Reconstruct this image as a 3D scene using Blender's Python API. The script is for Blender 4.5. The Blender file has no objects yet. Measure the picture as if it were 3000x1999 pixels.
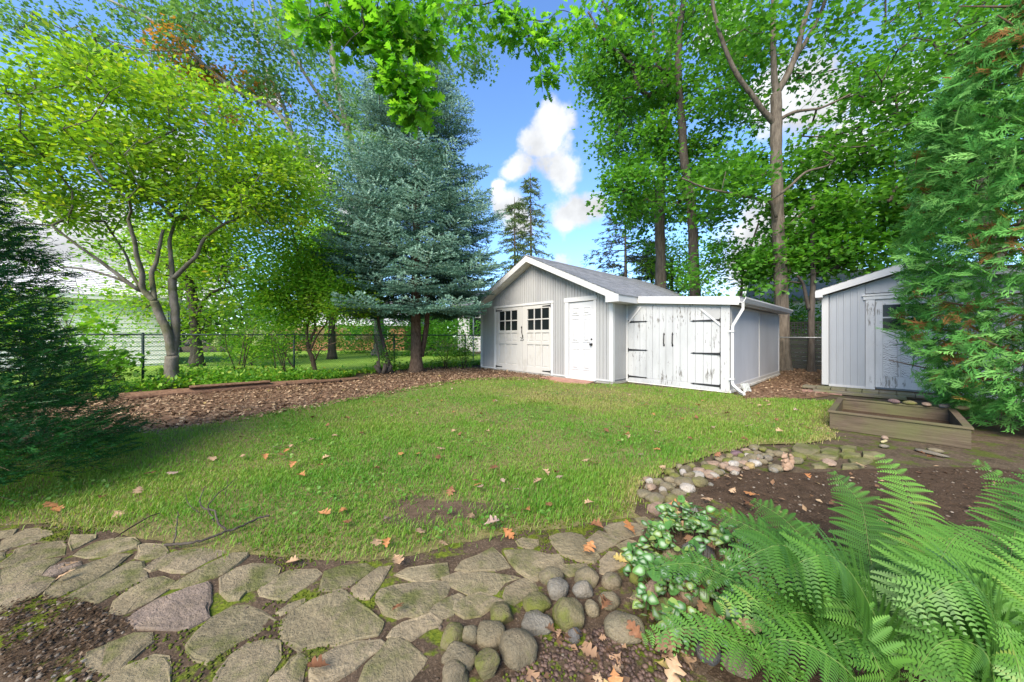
import bpy, math, random
import numpy as np
from mathutils import Vector, Matrix, noise as mnoise

sc = bpy.context.scene
COL = sc.collection
R = math.radians
rng = np.random.default_rng(7)
random.seed(7)

# ------------------------------------------------------------------ camera
cam = bpy.data.cameras.new("camera")
cam.sensor_width = 36.0
cam.lens = 36.0 * 335.0 / 1024.0
cam.shift_y = -5.0 / 1024.0
cam.clip_start = 0.05
cam.clip_end = 2000.0
cam_o = bpy.data.objects.new("camera", cam)
cam_o.location = (0, 0, 1.2)
cam_o.rotation_euler = (R(90), 0, 0)
COL.objects.link(cam_o)
sc.camera = cam_o

# ------------------------------------------------------------------ sky, sun, exposure
SUN_EL, SUN_AZ = 40.0, 208.0        # azimuth clockwise from +Y: behind the camera, to its left
world = bpy.data.worlds.new("World")
sc.world = world
world.use_nodes = True
nt = world.node_tree
nt.nodes.clear()


def wn(t, **kw):
    n = nt.nodes.new(t)
    for k, v in kw.items():
        setattr(n, k, v)
    return n


def wl(a, b):
    nt.links.new(a, b)


def wmath(op, a, b=None, c=None, clamp=False):
    n = wn('ShaderNodeMath', operation=op)
    n.use_clamp = clamp
    for i, v in enumerate((a, b, c)):
        if v is None:
            continue
        if isinstance(v, (int, float)):
            n.inputs[i].default_value = v
        else:
            wl(v, n.inputs[i])
    return n.outputs[0]


sky = wn('ShaderNodeTexSky', sky_type='NISHITA')
sky.sun_disc = False
sky.sun_elevation = R(SUN_EL)
sky.sun_rotation = R(SUN_AZ)
sky.altitude = 200
sky.air_density = 1.0
sky.dust_density = 0.25
sky.ozone_density = 3.0
geo = wn('ShaderNodeTexCoord')
dirn = wn('ShaderNodeVectorMath', operation='NORMALIZE')
wl(geo.outputs['Generated'], dirn.inputs[0])
n1 = wn('ShaderNodeTexNoise')
n1.inputs['Scale'].default_value = 7.0
n1.inputs['Detail'].default_value = 8.0
n1.inputs['Roughness'].default_value = 0.55
wl(dirn.outputs[0], n1.inputs['Vector'])
sub = wn('ShaderNodeVectorMath', operation='SUBTRACT')
wl(n1.outputs['Color'], sub.inputs[0])
sub.inputs[1].default_value = (0.5, 0.5, 0.5)
scl = wn('ShaderNodeVectorMath', operation='SCALE')
wl(sub.outputs[0], scl.inputs[0])
scl.inputs['Scale'].default_value = 0.16
warp = wn('ShaderNodeVectorMath', operation='ADD')
wl(dirn.outputs[0], warp.inputs[0])
wl(scl.outputs[0], warp.inputs[1])
# cumulus banks: direction (x, y, z) and angular radius, all round the horizon
CLOUDS = [(0.10, 1, 0.60, .085), (0.03, 1, 0.50, .06), (0.14, 1, 0.50, .085), (0.19, 1, 0.37, .09), (0.0, 1, 0.36, .07), (0.15, 1, .20, .05),
          (-.02, 1, .42, .045), (0.85, 1, 0.72, .11), (0.95, 1, 0.55, .10), (0.62, 1, 0.92, .06), (1.15, 1, .75, .08), (-.60, 1, .50, .07), (-.75, 1, .70, .04), (-.45, 1, .36, .07),
          (-1.3, 1, .26, .17), (-1.0, 1, .16, .16), (.8, 1, .25, .2), (-1.1, 1, .55, .1),
          (1, .2, .4, .25), (1, -.4, .5, .25), (.3, -1, .4, .25), (-.6, -1, .5, .25), (-1, -.2, .4, .2), (.6, -1, 1.1, .25), (-.7, -.6, 1.2, .2)]
best = None
for (x, y, z, r) in CLOUDS:
    L = math.sqrt(x * x + y * y + z * z)
    d = wn('ShaderNodeVectorMath', operation='DISTANCE')
    wl(warp.outputs[0], d.inputs[0])
    d.inputs[1].default_value = (x / L, y / L, z / L)
    v = wmath('MULTIPLY_ADD', d.outputs['Value'], -1.0 / r, 1.0)
    best = v if best is None else wmath('MAXIMUM', best, v)
n2 = wn('ShaderNodeTexNoise')
n2.inputs['Scale'].default_value = 16.0
n2.inputs['Detail'].default_value = 9.0
n2.inputs['Roughness'].default_value = 0.6
wl(dirn.outputs[0], n2.inputs['Vector'])
dens = wmath('ADD', best, wmath('MULTIPLY_ADD', n2.outputs['Fac'], 0.9, -0.45))
alpha = wn('ShaderNodeMapRange', interpolation_type='SMOOTHSTEP')
alpha.inputs['From Min'].default_value = 0.13
alpha.inputs['From Max'].default_value = 0.58
wl(dens, alpha.inputs['Value'])
n3 = wn('ShaderNodeTexNoise')
n3.inputs['Scale'].default_value = 9.0
n3.inputs['Detail'].default_value = 6.0
shift = wn('ShaderNodeVectorMath', operation='ADD')
wl(dirn.outputs[0], shift.inputs[0])
shift.inputs[1].default_value = (0.02, 0.0, 0.05)
wl(shift.outputs[0], n3.inputs['Vector'])
shade = wn('ShaderNodeMapRange')
shade.inputs['From Min'].default_value = 0.36
shade.inputs['From Max'].default_value = 0.62
shade.inputs['To Min'].default_value = 2.0
shade.inputs['To Max'].default_value = 3.0
wl(n3.outputs['Fac'], shade.inputs['Value'])
ccol = wn('ShaderNodeCombineColor')
wl(wmath('MULTIPLY', shade.outputs[0], 0.96), ccol.inputs[0])
wl(wmath('MULTIPLY', shade.outputs[0], 0.985), ccol.inputs[1])
wl(wmath('MULTIPLY', shade.outputs[0], 1.02), ccol.inputs[2])
gain = wn('ShaderNodeMix', data_type='RGBA', blend_type='MULTIPLY')
gain.inputs['Factor'].default_value = 1.0
wl(sky.outputs[0], gain.inputs['A'])
gain.inputs['B'].default_value = (.66, .80, .97, 1)
mix = wn('ShaderNodeMix', data_type='RGBA')
wl(alpha.outputs[0], mix.inputs['Factor'])
wl(gain.outputs['Result'], mix.inputs['A'])
wl(ccol.outputs[0], mix.inputs['B'])
bg = wn('ShaderNodeBackground')
bg.inputs['Strength'].default_value = 0.14
wl(mix.outputs['Result'], bg.inputs['Color'])
wout = wn('ShaderNodeOutputWorld')
wl(bg.outputs[0], wout.inputs['Surface'])

sun = bpy.data.lights.new("sun", 'SUN')
sun.energy = 3.3
sun.angle = R(38)
sun.color = (1.0, 0.89, 0.74)
sun_o = bpy.data.objects.new("sun", sun)
sun_o.rotation_euler = (R(90 - SUN_EL), 0, R(180 - SUN_AZ))
COL.objects.link(sun_o)

sc.view_settings.view_transform = 'Standard'
sc.view_settings.look = 'None'
sc.view_settings.gamma = 1.0
sc.view_settings.use_curve_mapping = False
sc.view_settings.exposure = 1.5
sc.render.engine = 'CYCLES'
sc.cycles.max_bounces = 8
sc.cycles.diffuse_bounces = 4
sc.cycles.glossy_bounces = 2
sc.cycles.transmission_bounces = 4
sc.cycles.caustics_reflective = False
sc.cycles.caustics_refractive = False

# ---- survey of the garden in metres (x right, y away from the house, z up)
FLAGSTONES = [[(-3.134,2.05),(-3.06,2.063),(-3.009,2.015),(-3.026,1.98)],[(-2.847,1.863),(-2.967,1.941),(-2.992,2.003),(-2.997,2.069),(-2.943,2.081),(-2.828,2.05),(-2.78,2.021),(-2.782,1.992),(-2.789,1.958),(-2.832,1.909)],[(-2.733,1.838),(-2.786,1.878),(-2.758,1.936),(-2.667,1.958),(-2.626,1.958),(-2.554,1.909),(-2.456,1.834),(-2.533,1.8),(-2.596,1.75),(-2.661,1.741),(-2.695,1.764),(-2.678,1.773)],[(-2.856,1.843),(-2.812,1.848),(-2.742,1.8),(-2.746,1.773)],[(-3.079,1.952),(-3.032,1.975),(-2.931,1.909),(-2.946,1.868)],[(-2.668,1.67),(-2.614,1.703),(-2.469,1.608),(-2.5,1.565)],[(-2.638,2.003),(-2.499,1.997),(-2.464,1.975),(-2.462,1.909),(-2.461,1.873)],[(-2.389,1.829),(-2.409,1.883),(-2.402,1.947),(-2.334,1.975),(-2.238,1.975),(-2.155,1.931),(-2.138,1.904),(-2.17,1.858),(-2.238,1.819),(-2.289,1.81)],[(-2.59,1.695),(-2.594,1.728),(-2.543,1.764),(-2.464,1.791),(-2.427,1.791),(-2.408,1.768),(-2.408,1.728),(-2.362,1.67),(-2.408,1.631),(-2.452,1.604)],[(-2.35,1.678),(-2.372,1.737),(-2.353,1.764),(-2.298,1.768),(-2.269,1.75),(-2.271,1.716),(-2.286,1.674)],[(-2.218,1.662),(-2.248,1.711),(-2.198,1.782),(-2.163,1.819),(-2.092,1.824),(-2.078,1.8),(-2.056,1.72),(-2.041,1.654),(-2.058,1.601),(-2.078,1.557),(-2.12,1.537),(-2.14,1.54),(-2.168,1.572)],[(-2.457,1.593),(-2.391,1.619),(-2.35,1.658),(-2.31,1.662),(-2.238,1.631),(-2.205,1.579),(-2.189,1.537),(-2.21,1.497),(-2.208,1.472),(-2.25,1.459)],[(-2.038,1.523),(-2.032,1.572),(-2.026,1.646),(-2.023,1.711),(-2.017,1.764),(-1.958,1.765),(-1.817,1.654),(-1.825,1.616),(-1.855,1.565),(-1.85,1.517),(-1.867,1.5),(-1.926,1.527),(-1.976,1.517)],[(-2.028,1.814),(-2.044,1.848),(-2.106,1.899),(-2.102,1.925),(-1.992,1.909),(-1.91,1.868),(-1.884,1.824),(-1.968,1.791)],[(-1.872,1.72),(-1.89,1.782),(-1.855,1.858),(-1.747,1.873),(-1.602,1.863),(-1.587,1.838),(-1.612,1.782),(-1.651,1.695),(-1.727,1.695),(-1.794,1.72),(-1.828,1.707)],[(-1.635,1.593),(-1.621,1.646),(-1.584,1.737),(-1.534,1.829),(-1.462,1.834),(-1.437,1.81),(-1.442,1.755),(-1.467,1.686),(-1.512,1.646),(-1.559,1.601)],[(-1.351,1.572),(-1.425,1.654),(-1.413,1.72),(-1.356,1.755),(-1.253,1.746),(-1.198,1.72),(-1.164,1.654),(-1.204,1.608),(-1.242,1.572),(-1.236,1.53),(-1.281,1.523)],[(-1.72,1.447),(-1.8,1.517),(-1.792,1.572),(-1.783,1.638),(-1.726,1.654),(-1.654,1.623),(-1.631,1.579),(-1.64,1.517),(-1.671,1.465),(-1.667,1.453)],[(-1.628,1.414),(-1.628,1.441),(-1.602,1.51),(-1.538,1.579),(-1.476,1.619),(-1.442,1.593),(-1.36,1.497),(-1.34,1.459),(-1.297,1.423),(-1.323,1.378),(-1.359,1.362),(-1.514,1.37),(-1.585,1.395)],[(-1.258,1.3),(-1.264,1.346),(-1.263,1.423),(-1.229,1.472),(-1.173,1.497),(-1.097,1.465),(-0.998,1.417),(-1.002,1.389),(-1.039,1.356),(-1.071,1.315),(-1.098,1.272),(-1.118,1.231),(-1.169,1.253),(-1.226,1.276)],[(-1.571,1.235),(-1.593,1.262),(-1.567,1.295),(-1.491,1.231),(-1.459,1.189),(-1.515,1.201)],[(-1.56,1.295),(-1.53,1.318),(-1.509,1.335),(-1.458,1.335),(-1.411,1.3),(-1.408,1.258),(-1.406,1.218),(-1.431,1.197),(-1.451,1.193),(-1.485,1.231)],[(-1.417,1.162),(-1.417,1.185),(-1.38,1.214),(-1.337,1.244),(-1.289,1.235),(-1.245,1.201),(-1.207,1.173),(-1.141,1.112),(-1.392,1.112)],[(-1.001,1.098),(-1.042,1.197),(-1.047,1.253),(-1.015,1.295),(-0.962,1.315),(-0.918,1.31),(-0.894,1.276),(-0.866,1.231),(-0.861,1.177),(-0.852,1.112)],[(-1.183,1.579),(-1.177,1.616),(-1.171,1.654),(-1.128,1.703),(-1.004,1.711),(-0.971,1.686),(-0.968,1.631),(-1.009,1.572),(-1.028,1.52),(-1.077,1.537),(-1.148,1.554)],[(-0.893,1.579),(-0.923,1.646),(-0.935,1.695),(-0.886,1.737),(-0.772,1.75),(-0.718,1.724),(-0.728,1.678),(-0.78,1.616),(-0.826,1.586)],[(-0.733,1.565),(-0.747,1.593),(-0.721,1.662),(-0.687,1.72),(-0.627,1.72),(-0.641,1.678),(-0.648,1.608),(-0.651,1.537),(-0.663,1.527),(-0.71,1.537)],[(-0.573,1.682),(-0.541,1.728),(-0.453,1.737),(-0.348,1.755),(-0.334,1.682),(-0.381,1.635),(-0.447,1.627),(-0.504,1.646)],[(-0.274,1.711),(-0.249,1.782),(-0.173,1.829),(-0.106,1.878),(-0.058,1.81),(-0.02,1.728),(-0.091,1.711),(-0.208,1.703)],[(-0.953,1.395),(-0.955,1.412),(-0.937,1.459),(-0.913,1.503),(-0.838,1.557),(-0.813,1.572),(-0.779,1.557),(-0.715,1.503),(-0.631,1.453),(-0.547,1.395),(-0.541,1.367),(-0.549,1.341),(-0.621,1.325),(-0.686,1.3),(-0.733,1.295),(-0.787,1.295),(-0.802,1.276),(-0.822,1.281),(-0.839,1.3),(-0.89,1.315),(-0.908,1.325)],[(-0.619,1.551),(-0.609,1.579),(-0.565,1.593),(-0.475,1.608),(-0.402,1.627),(-0.327,1.619),(-0.304,1.586),(-0.317,1.544),(-0.361,1.484),(-0.386,1.441),(-0.424,1.435),(-0.453,1.447),(-0.478,1.432),(-0.518,1.435),(-0.543,1.447),(-0.582,1.484),(-0.603,1.51)],[(-0.356,1.441),(-0.332,1.49),(-0.289,1.51),(-0.253,1.544),(-0.235,1.53),(-0.244,1.49),(-0.252,1.447),(-0.294,1.429)],[(-0.248,1.453),(-0.246,1.503),(-0.213,1.523),(-0.146,1.544),(-0.054,1.517),(-0.103,1.465),(-0.14,1.429),(-0.194,1.423)],[(-0.492,1.335),(-0.482,1.372),(-0.453,1.4),(-0.389,1.417),(-0.354,1.432),(-0.305,1.412),(-0.313,1.383),(-0.354,1.356),(-0.392,1.325),(-0.454,1.32)],[(-0.828,1.165),(-0.818,1.197),(-0.809,1.227),(-0.791,1.253),(-0.756,1.231),(-0.748,1.197),(-0.732,1.165),(-0.699,1.112),(-0.81,1.112)],[(-0.71,1.197),(-0.716,1.235),(-0.665,1.276),(-0.605,1.291),(-0.532,1.31),(-0.508,1.305),(-0.512,1.272),(-0.54,1.244),(-0.567,1.21),(-0.594,1.181),(-0.658,1.149),(-0.687,1.157)],[(-0.52,1.162),(-0.524,1.218),(-0.498,1.258),(-0.48,1.315),(-0.45,1.32),(-0.407,1.3),(-0.323,1.24),(-0.333,1.214),(-0.344,1.193),(-0.37,1.157),(-0.387,1.112),(-0.521,1.112)],[(-1.011,1.453),(-0.994,1.484),(-0.95,1.513),(-0.934,1.503),(-0.966,1.465),(-0.984,1.447)],[(-0.335,1.646),(-0.261,1.69),(-0.152,1.695),(-0.003,1.672),(0.035,1.655),(-0.04,1.621),(-0.08,1.557),(-0.18,1.549),(-0.25,1.584),(-0.31,1.613)],[(-0.032,1.849),(0.046,1.866),(0.117,1.86),(0.185,1.828),(0.262,1.833),(0.264,1.796),(0.259,1.718),(0.209,1.69),(0.156,1.672),(0.103,1.629),(0.079,1.664),(0.036,1.709),(0.004,1.776)],[(0.026,1.946),(0.064,1.977),(0.138,1.952),(0.15,1.917),(0.104,1.882),(0.048,1.917)],[(0.227,1.983),(0.28,2.015),(0.361,2.034),(0.408,2.002),(0.437,1.928),(0.469,1.849),(0.468,1.817),(0.427,1.766),(0.383,1.776),(0.327,1.807),(0.277,1.838),(0.232,1.928)],[(0.446,1.964),(0.533,2.041),(0.599,2.002),(0.621,1.952),(0.581,1.917),(0.486,1.86),(0.467,1.871),(0.471,1.917)],[(0.583,2.081),(0.627,2.123),(0.707,2.145),(0.784,2.131),(0.808,2.068),(0.777,2.028),(0.698,2.002),(0.625,1.964),(0.601,2.008),(0.587,2.041)],[(0.61,1.917),(0.683,1.958),(0.714,1.94),(0.704,1.894),(0.66,1.871),(0.621,1.882)],[(0.473,1.786),(0.524,1.844),(0.56,1.849),(0.616,1.786),(0.576,1.747),(0.467,1.69),(0.444,1.7)],[(0.283,1.747),(0.378,1.756),(0.394,1.709),(0.298,1.681),(0.264,1.709)],[(0.803,2.182),(0.878,2.205),(0.89,2.152),(0.85,2.095),(0.824,2.109)],[(-0.038,1.549),(-0.021,1.588),(0.041,1.646),(0.091,1.651),(0.118,1.588),(0.062,1.542),(0.014,1.498),(-0.02,1.512)]]
MOSSY_FLAGS = [[(2.974,3.543),(3.161,3.713),(3.313,3.626),(3.214,3.502),(2.999,3.368),(2.889,3.424)],[(3.227,3.502),(3.367,3.563),(3.418,3.502),(3.295,3.417),(3.182,3.424)],[(3.519,3.584),(3.638,3.626),(3.679,3.584),(3.548,3.483),(3.452,3.502)],[(2.957,3.321),(3.147,3.387),(3.263,3.35),(3.174,3.279),(2.98,3.261)],[(3.267,3.244),(3.423,3.272),(3.464,3.227),(3.331,3.161),(3.208,3.161)],[(3.319,3.387),(3.449,3.424),(3.517,3.387),(3.428,3.314),(3.276,3.303)],[(3.603,3.444),(3.716,3.424),(3.714,3.35),(3.564,3.296),(3.499,3.332)],[(2.796,3.113),(2.928,3.177),(2.929,3.113),(2.85,3.067),(2.778,3.067)],[(3.059,3.097),(3.212,3.129),(3.224,3.082),(3.078,3.021),(3.011,3.036)]]
COBBLES_PATH = [(0.106,1.497,0.066,0.046,'m'),(0.24,1.414,0.065,0.078,'m'),(0.346,1.451,0.033,0.047,'o'),(0.434,1.499,0.047,0.043,'o'),(0.455,1.363,0.081,0.044,'o'),(0.097,1.378,0.074,0.05,'g'),(-0.046,1.422,0.068,0.051,'m'),(-0.083,1.327,0.058,0.046,'o'),(0.022,1.27,0.07,0.063,'o'),(-0.239,1.321,0.05,0.058,'m'),(-0.164,1.322,0.033,0.033,'o'),(-0.195,1.232,0.066,0.035,'o'),(-0.198,1.171,0.047,0.038,'o'),(-0.085,1.201,0.048,0.073,'m'),(0.212,1.565,0.051,0.054,'g'),(0.33,1.561,0.048,0.033,'g'),(0.366,1.643,0.059,0.034,'o'),(0.477,1.616,0.046,0.037,'o'),(0.616,1.642,0.044,0.05,'m'),(0.567,1.482,0.048,0.068,'m'),(0.667,1.57,0.048,0.045,'p'),(0.662,1.442,0.066,0.052,'m'),(0.793,1.524,0.041,0.044,'p'),(0.849,1.432,0.041,0.033,'m'),(0.713,1.79,0.061,0.041,'o'),(0.867,1.813,0.052,0.038,'o'),(1.029,1.842,0.081,0.042,'d'),(0.929,2.091,0.048,0.032,'o'),(0.897,1.663,0.057,0.044,'p'),(0.912,1.371,0.057,0.029,'o'),(0.734,1.255,0.045,0.041,'d'),(0.815,1.211,0.046,0.06,'o'),(0.197,1.642,0.063,0.022,'o'),(0.822,1.492,0.037,0.023,'o'),(1.152,1.815,0.041,0.035,'o'),(0.246,1.321,0.025,0.018,'d'),(0.993,1.528,0.029,0.023,'m'),(1.045,2.438,0.07,0.039,'o'),(1.158,2.421,0.055,0.037,'m'),(1.087,1.452,0.05,0.033,'o'),(1.15,1.601,0.049,0.034,'p'),(1.023,1.299,0.049,0.035,'d')]
COBBLES_BED = [(0.998,2.277,0.078,0.042,'p'),(1.083,2.316,0.043,0.038,'g'),(1.195,2.36,0.051,0.032,'o'),(1.169,2.283,0.049,0.022,'o'),(0.992,2.51,0.059,0.037,'o'),(1.157,2.571,0.03,0.023,'w'),(1.253,2.524,0.054,0.034,'o'),(1.359,2.603,0.051,0.041,'w'),(1.397,2.718,0.074,0.042,'o'),(1.52,2.71,0.063,0.048,'m'),(1.089,2.626,0.046,0.023,'p'),(1.216,2.634,0.056,0.026,'o'),(1.304,2.755,0.048,0.024,'o'),(1.182,2.722,0.048,0.021,'o'),(1.375,2.835,0.044,0.022,'m'),(1.485,2.91,0.028,0.017,'w'),(1.374,2.916,0.045,0.023,'m'),(1.551,2.982,0.052,0.026,'o'),(1.588,2.861,0.05,0.022,'w'),(1.648,2.948,0.057,0.02,'p'),(1.693,2.888,0.068,0.023,'p'),(1.772,3.002,0.076,0.032,'m'),(1.871,3.119,0.061,0.036,'p'),(1.789,2.916,0.045,0.023,'o'),(1.931,3.05,0.042,0.021,'p'),(1.966,2.978,0.058,0.029,'p'),(2.056,3.105,0.048,0.021,'w'),(2.044,3.171,0.056,0.025,'m'),(2.012,3.237,0.057,0.025,'o'),(2.156,3.209,0.05,0.022,'o'),(2.235,3.206,0.044,0.024,'o'),(2.153,3.122,0.049,0.024,'p'),(2.179,3.065,0.039,0.027,'y'),(2.264,3.124,0.055,0.033,'w'),(2.361,3.156,0.043,0.028,'o'),(2.364,3.289,0.051,0.026,'o'),(2.497,3.312,0.045,0.023,'o'),(2.491,3.254,0.038,0.025,'g'),(2.258,3.371,0.056,0.025,'u'),(2.391,3.391,0.053,0.02,'m'),(2.474,3.387,0.046,0.026,'o'),(2.418,3.457,0.047,0.03,'p'),(2.586,3.569,0.049,0.031,'o'),(2.625,3.5,0.048,0.024,'m'),(2.623,3.409,0.04,0.02,'o'),(2.696,3.376,0.066,0.033,'o'),(2.812,3.303,0.071,0.039,'m'),(2.698,3.199,0.075,0.028,'o'),(2.367,3.008,0.059,0.038,'o'),(2.816,3.467,0.047,0.02,'m'),(2.256,3.3,0.039,0.019,'m'),(1.53,2.856,0.033,0.017,'o'),(2.971,3.145,0.074,0.031,'p'),(1.404,2.603,0.02,0.015,'w'),(1.029,2.413,0.028,0.019,'o'),(1.135,2.501,0.029,0.019,'o'),(1.122,2.73,0.032,0.016,'w'),(1.636,3.054,0.036,0.018,'m'),(1.516,3.029,0.029,0.015,'o'),(1.781,3.1,0.03,0.018,'o'),(2.144,3.305,0.032,0.016,'m'),(2.412,3.267,0.032,0.018,'g')]
LAWN = [(-3.734,2.088),(-3.25,2.126),(-2.721,2.102),(-2.249,1.998),(-1.87,1.903),(-1.473,1.839),(-1.523,1.868),(-1.224,1.81),(-0.968,1.8),(-0.653,1.791),(-0.425,1.878),(-0.241,1.975),(-0.027,2.002),(0.051,2.054),(0.208,2.054),(0.462,2.145),(0.636,2.182),(0.858,2.197),(0.834,2.266),(0.9,2.446),(1.048,2.703),(1.251,2.88),(1.43,3.021),(1.714,3.177),(2.025,3.387),(2.422,3.584),(2.872,3.713),(3.253,3.736),(3.826,3.952),(4.031,4.247),(4.663,4.926),(6.244,6.056),(5.646,6.178),(5.082,6.481),(4.441,6.348),(4.547,6.816),(4.294,7.131),(2.835,8.282),(2.19,8.282),(1.267,8.59),(0.659,9.47),(-0.709,9.668),(-1.933,8.433),(-2.959,6.573),(-3.832,5.117),(-4.385,4.347),(-4.887,4.061),(-5.171,3.733),(-5.483,3.588),(-6.386,3.329)]
MULCH = [(-6.164,3.213),(-5.278,3.454),(-4.721,3.923),(-3.631,4.849),(-2.818,6.262),(-1.802,7.859),(-0.667,9.097),(0.736,8.921),(1.072,9.875),(-1.084,12.559),(-2.919,12.732),(-4.375,10.316),(-4.322,8.836),(-7.38,6.481),(-8.963,5.864),(-10.271,5.355)]
MULCH_SIDE = [(4.503,6.621),(4.619,6.481),(5.348,6.348),(6.407,6.816),(8.074,8.59),(11.273,11.911),(13.879,14.766),(11.275,13.28),(8.536,10.798)]
BARE = [(-0.496,2.296)]
LEAF_SPOTS = [(-2.829,4.749),(-1.945,5.514),(-1.664,6.056),(-1.231,6.056),(-2.385,4.725),(-2.244,3.688),(-2.398,3.27),(-2.474,3.454),(-1.676,2.975),(-1.227,2.928),(-1.143,3.366),(-0.202,2.91),(-0.057,2.659),(-0.274,2.721),(0.054,2.528),(0.165,2.621),(0.429,2.762),(0.813,3.074),(0.74,3.191),(1.389,3.024),(1.36,3.973),(1.179,4.061),(1.745,4.152),(1.943,4.926),(0.823,4.926),(1.208,6.056),(1.656,6.262),(2.559,5.204),(2.446,4.725),(3.034,5.514),(2.558,4.247),(3.223,4.926),(3.126,4.347),(3.705,4.725),(4.037,5.514),(0.125,2.202),(-0.062,2.02),(-0.168,2.042),(-0.263,2.213),(-0.561,2.042),(-0.626,1.775),(-0.702,1.907),(-0.274,2.584),(-1.159,2.279),(-1.064,2.102),(-1.284,2.213),(-2.626,2.213),(-2.947,2.384),(-2.149,1.651),(-2.245,1.651),(-0.804,2.088),(-0.779,1.895),(-1.097,1.735),(-0.353,1.857),(0.569,2.324),(0.489,2.074),(0.543,1.976),(0.72,1.955),(1.056,2.267),(1.326,2.354),(1.7,2.549),(1.452,3.454),(2.431,2.779),(3.109,3.054),(-0.638,1.179),(-0.499,1.391),(0.354,1.166),(0.824,1.534),(2.264,2.042),(-0.442,4.452),(0.119,3.89),(0.484,5.864),(-0.614,4.061),(-0.792,3.454),(-1.775,4.061),(-3.115,3.89),(-2.907,3.213),(-2.919,2.821),(-2.875,2.584),(1.935,3.213),(2.005,3.733),(2.539,3.733),(3.289,4.061),(3.804,4.347),(1.173,2.354),(1.745,2.779),(1.808,2.447),(0.372,1.405),(0.504,1.473),(0.501,1.27),(0.584,1.204),(0.379,1.785),(3.994,3.329),(3.981,3.213),(1.611,2.324),(1.75,2.213),(1.382,3.89),(0.237,2.324),(-0.458,2.584)]
FALLEN_BRANCH = [[(-1.936,1.868),(-1.856,1.878),(-1.784,1.899),(-1.741,1.947),(-1.701,2.003),(-1.652,2.063),(-1.624,2.139),(-1.572,2.179)],[(-1.701,2.003),(-1.783,2.032),(-1.875,2.113),(-1.971,2.146),(-2.078,2.229),(-2.164,2.334),(-2.257,2.466)],[(-1.875,2.113),(-1.998,2.2),(-2.049,2.318),(-2.088,2.449),(-2.149,2.615)],[(-1.9,1.883),(-1.945,1.941),(-2.017,2.021),(-2.104,2.107)],[(-2.061,2.214),(-2.14,2.229),(-2.205,2.272),(-2.273,2.334)],[(-2.09,2.44),(-2.172,2.557),(-2.243,2.635)]]
STICK = [(-2.295,1.931),(-2.318,2.021),(-2.33,2.094),(-2.342,2.166),(-2.318,2.207)]
LEFT_TREE = [([(-7.74,7.6,-0.033),(-7.73,7.6,0.253),(-7.72,7.6,0.747)],0.135,0.115),([(-7.72,7.6,0.747),(-7.731,7.533,1.24),(-7.856,7.467,1.666),(-7.902,7.4,1.97)],0.085,0.075),([(-7.902,7.4,1.97),(-8.064,7.32,2.228),(-7.994,7.24,2.555),(-8.018,7.16,2.912),(-7.983,7.08,3.224),(-8.02,7.0,3.638)],0.06,0.03),([(-7.902,7.4,1.97),(-7.985,7.46,2.209),(-8.089,7.52,2.607),(-8.055,7.58,2.855),(-8.059,7.64,3.146),(-8.022,7.7,3.641)],0.055,0.028),([(-7.71,7.6,0.747),(-7.691,7.65,1.141),(-7.742,7.7,1.741),(-7.852,7.75,2.248),(-7.903,7.8,2.538)],0.085,0.075),([(-7.903,7.8,2.538),(-8.079,7.933,3.097),(-8.236,8.067,3.548),(-8.181,8.2,4.119)],0.05,0.028),([(-7.903,7.8,2.518),(-7.742,7.74,2.608),(-7.442,7.68,2.837),(-7.166,7.62,3.042),(-6.933,7.56,3.4),(-6.41,7.5,3.734)],0.055,0.025),([(-8.017,7.4,2.104),(-8.363,7.25,2.368),(-8.652,7.1,2.51),(-8.902,6.95,2.591),(-9.17,6.8,2.596)],0.032,0.014),([(-8.133,7.4,2.181),(-8.164,7.24,2.254),(-8.443,7.08,2.58),(-8.612,6.92,2.819),(-8.764,6.76,3.027),(-9.072,6.6,3.378)],0.045,0.018),([(-8.229,7.4,2.297),(-8.591,7.567,2.616),(-8.901,7.733,3.049),(-9.421,7.9,3.602)],0.035,0.018)]
SMALL_TREE = [([(-5.812,9.9,0.031),(-5.889,9.9,0.494),(-6.017,9.9,0.802)],0.07,0.06),([(-6.017,9.9,0.802),(-6.043,9.857,1.393),(-5.914,9.814,1.774),(-5.787,9.771,1.949),(-5.812,9.729,2.401),(-5.988,9.686,2.899),(-6.137,9.643,3.517),(-6.309,9.6,4.255)],0.045,0.02),([(-6.017,9.9,0.802),(-5.97,9.95,1.136),(-5.87,10.0,1.421),(-5.926,10.05,1.631),(-6.087,10.1,1.896),(-6.328,10.15,2.321),(-6.703,10.2,3.121)],0.045,0.02),([(-5.812,9.9,0.494),(-5.581,9.767,0.808),(-5.28,9.633,0.938),(-4.985,9.5,1.016)],0.025,0.012),([(-5.966,9.9,0.751),(-5.818,10.0,1.214),(-5.588,10.1,1.634),(-5.537,10.2,2.327),(-5.752,10.3,3.274)],0.03,0.012),([(-6.047,9.7,0.029),(-6.331,9.633,0.363),(-6.486,9.567,0.691),(-6.564,9.5,0.892)],0.025,0.012)]
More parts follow.
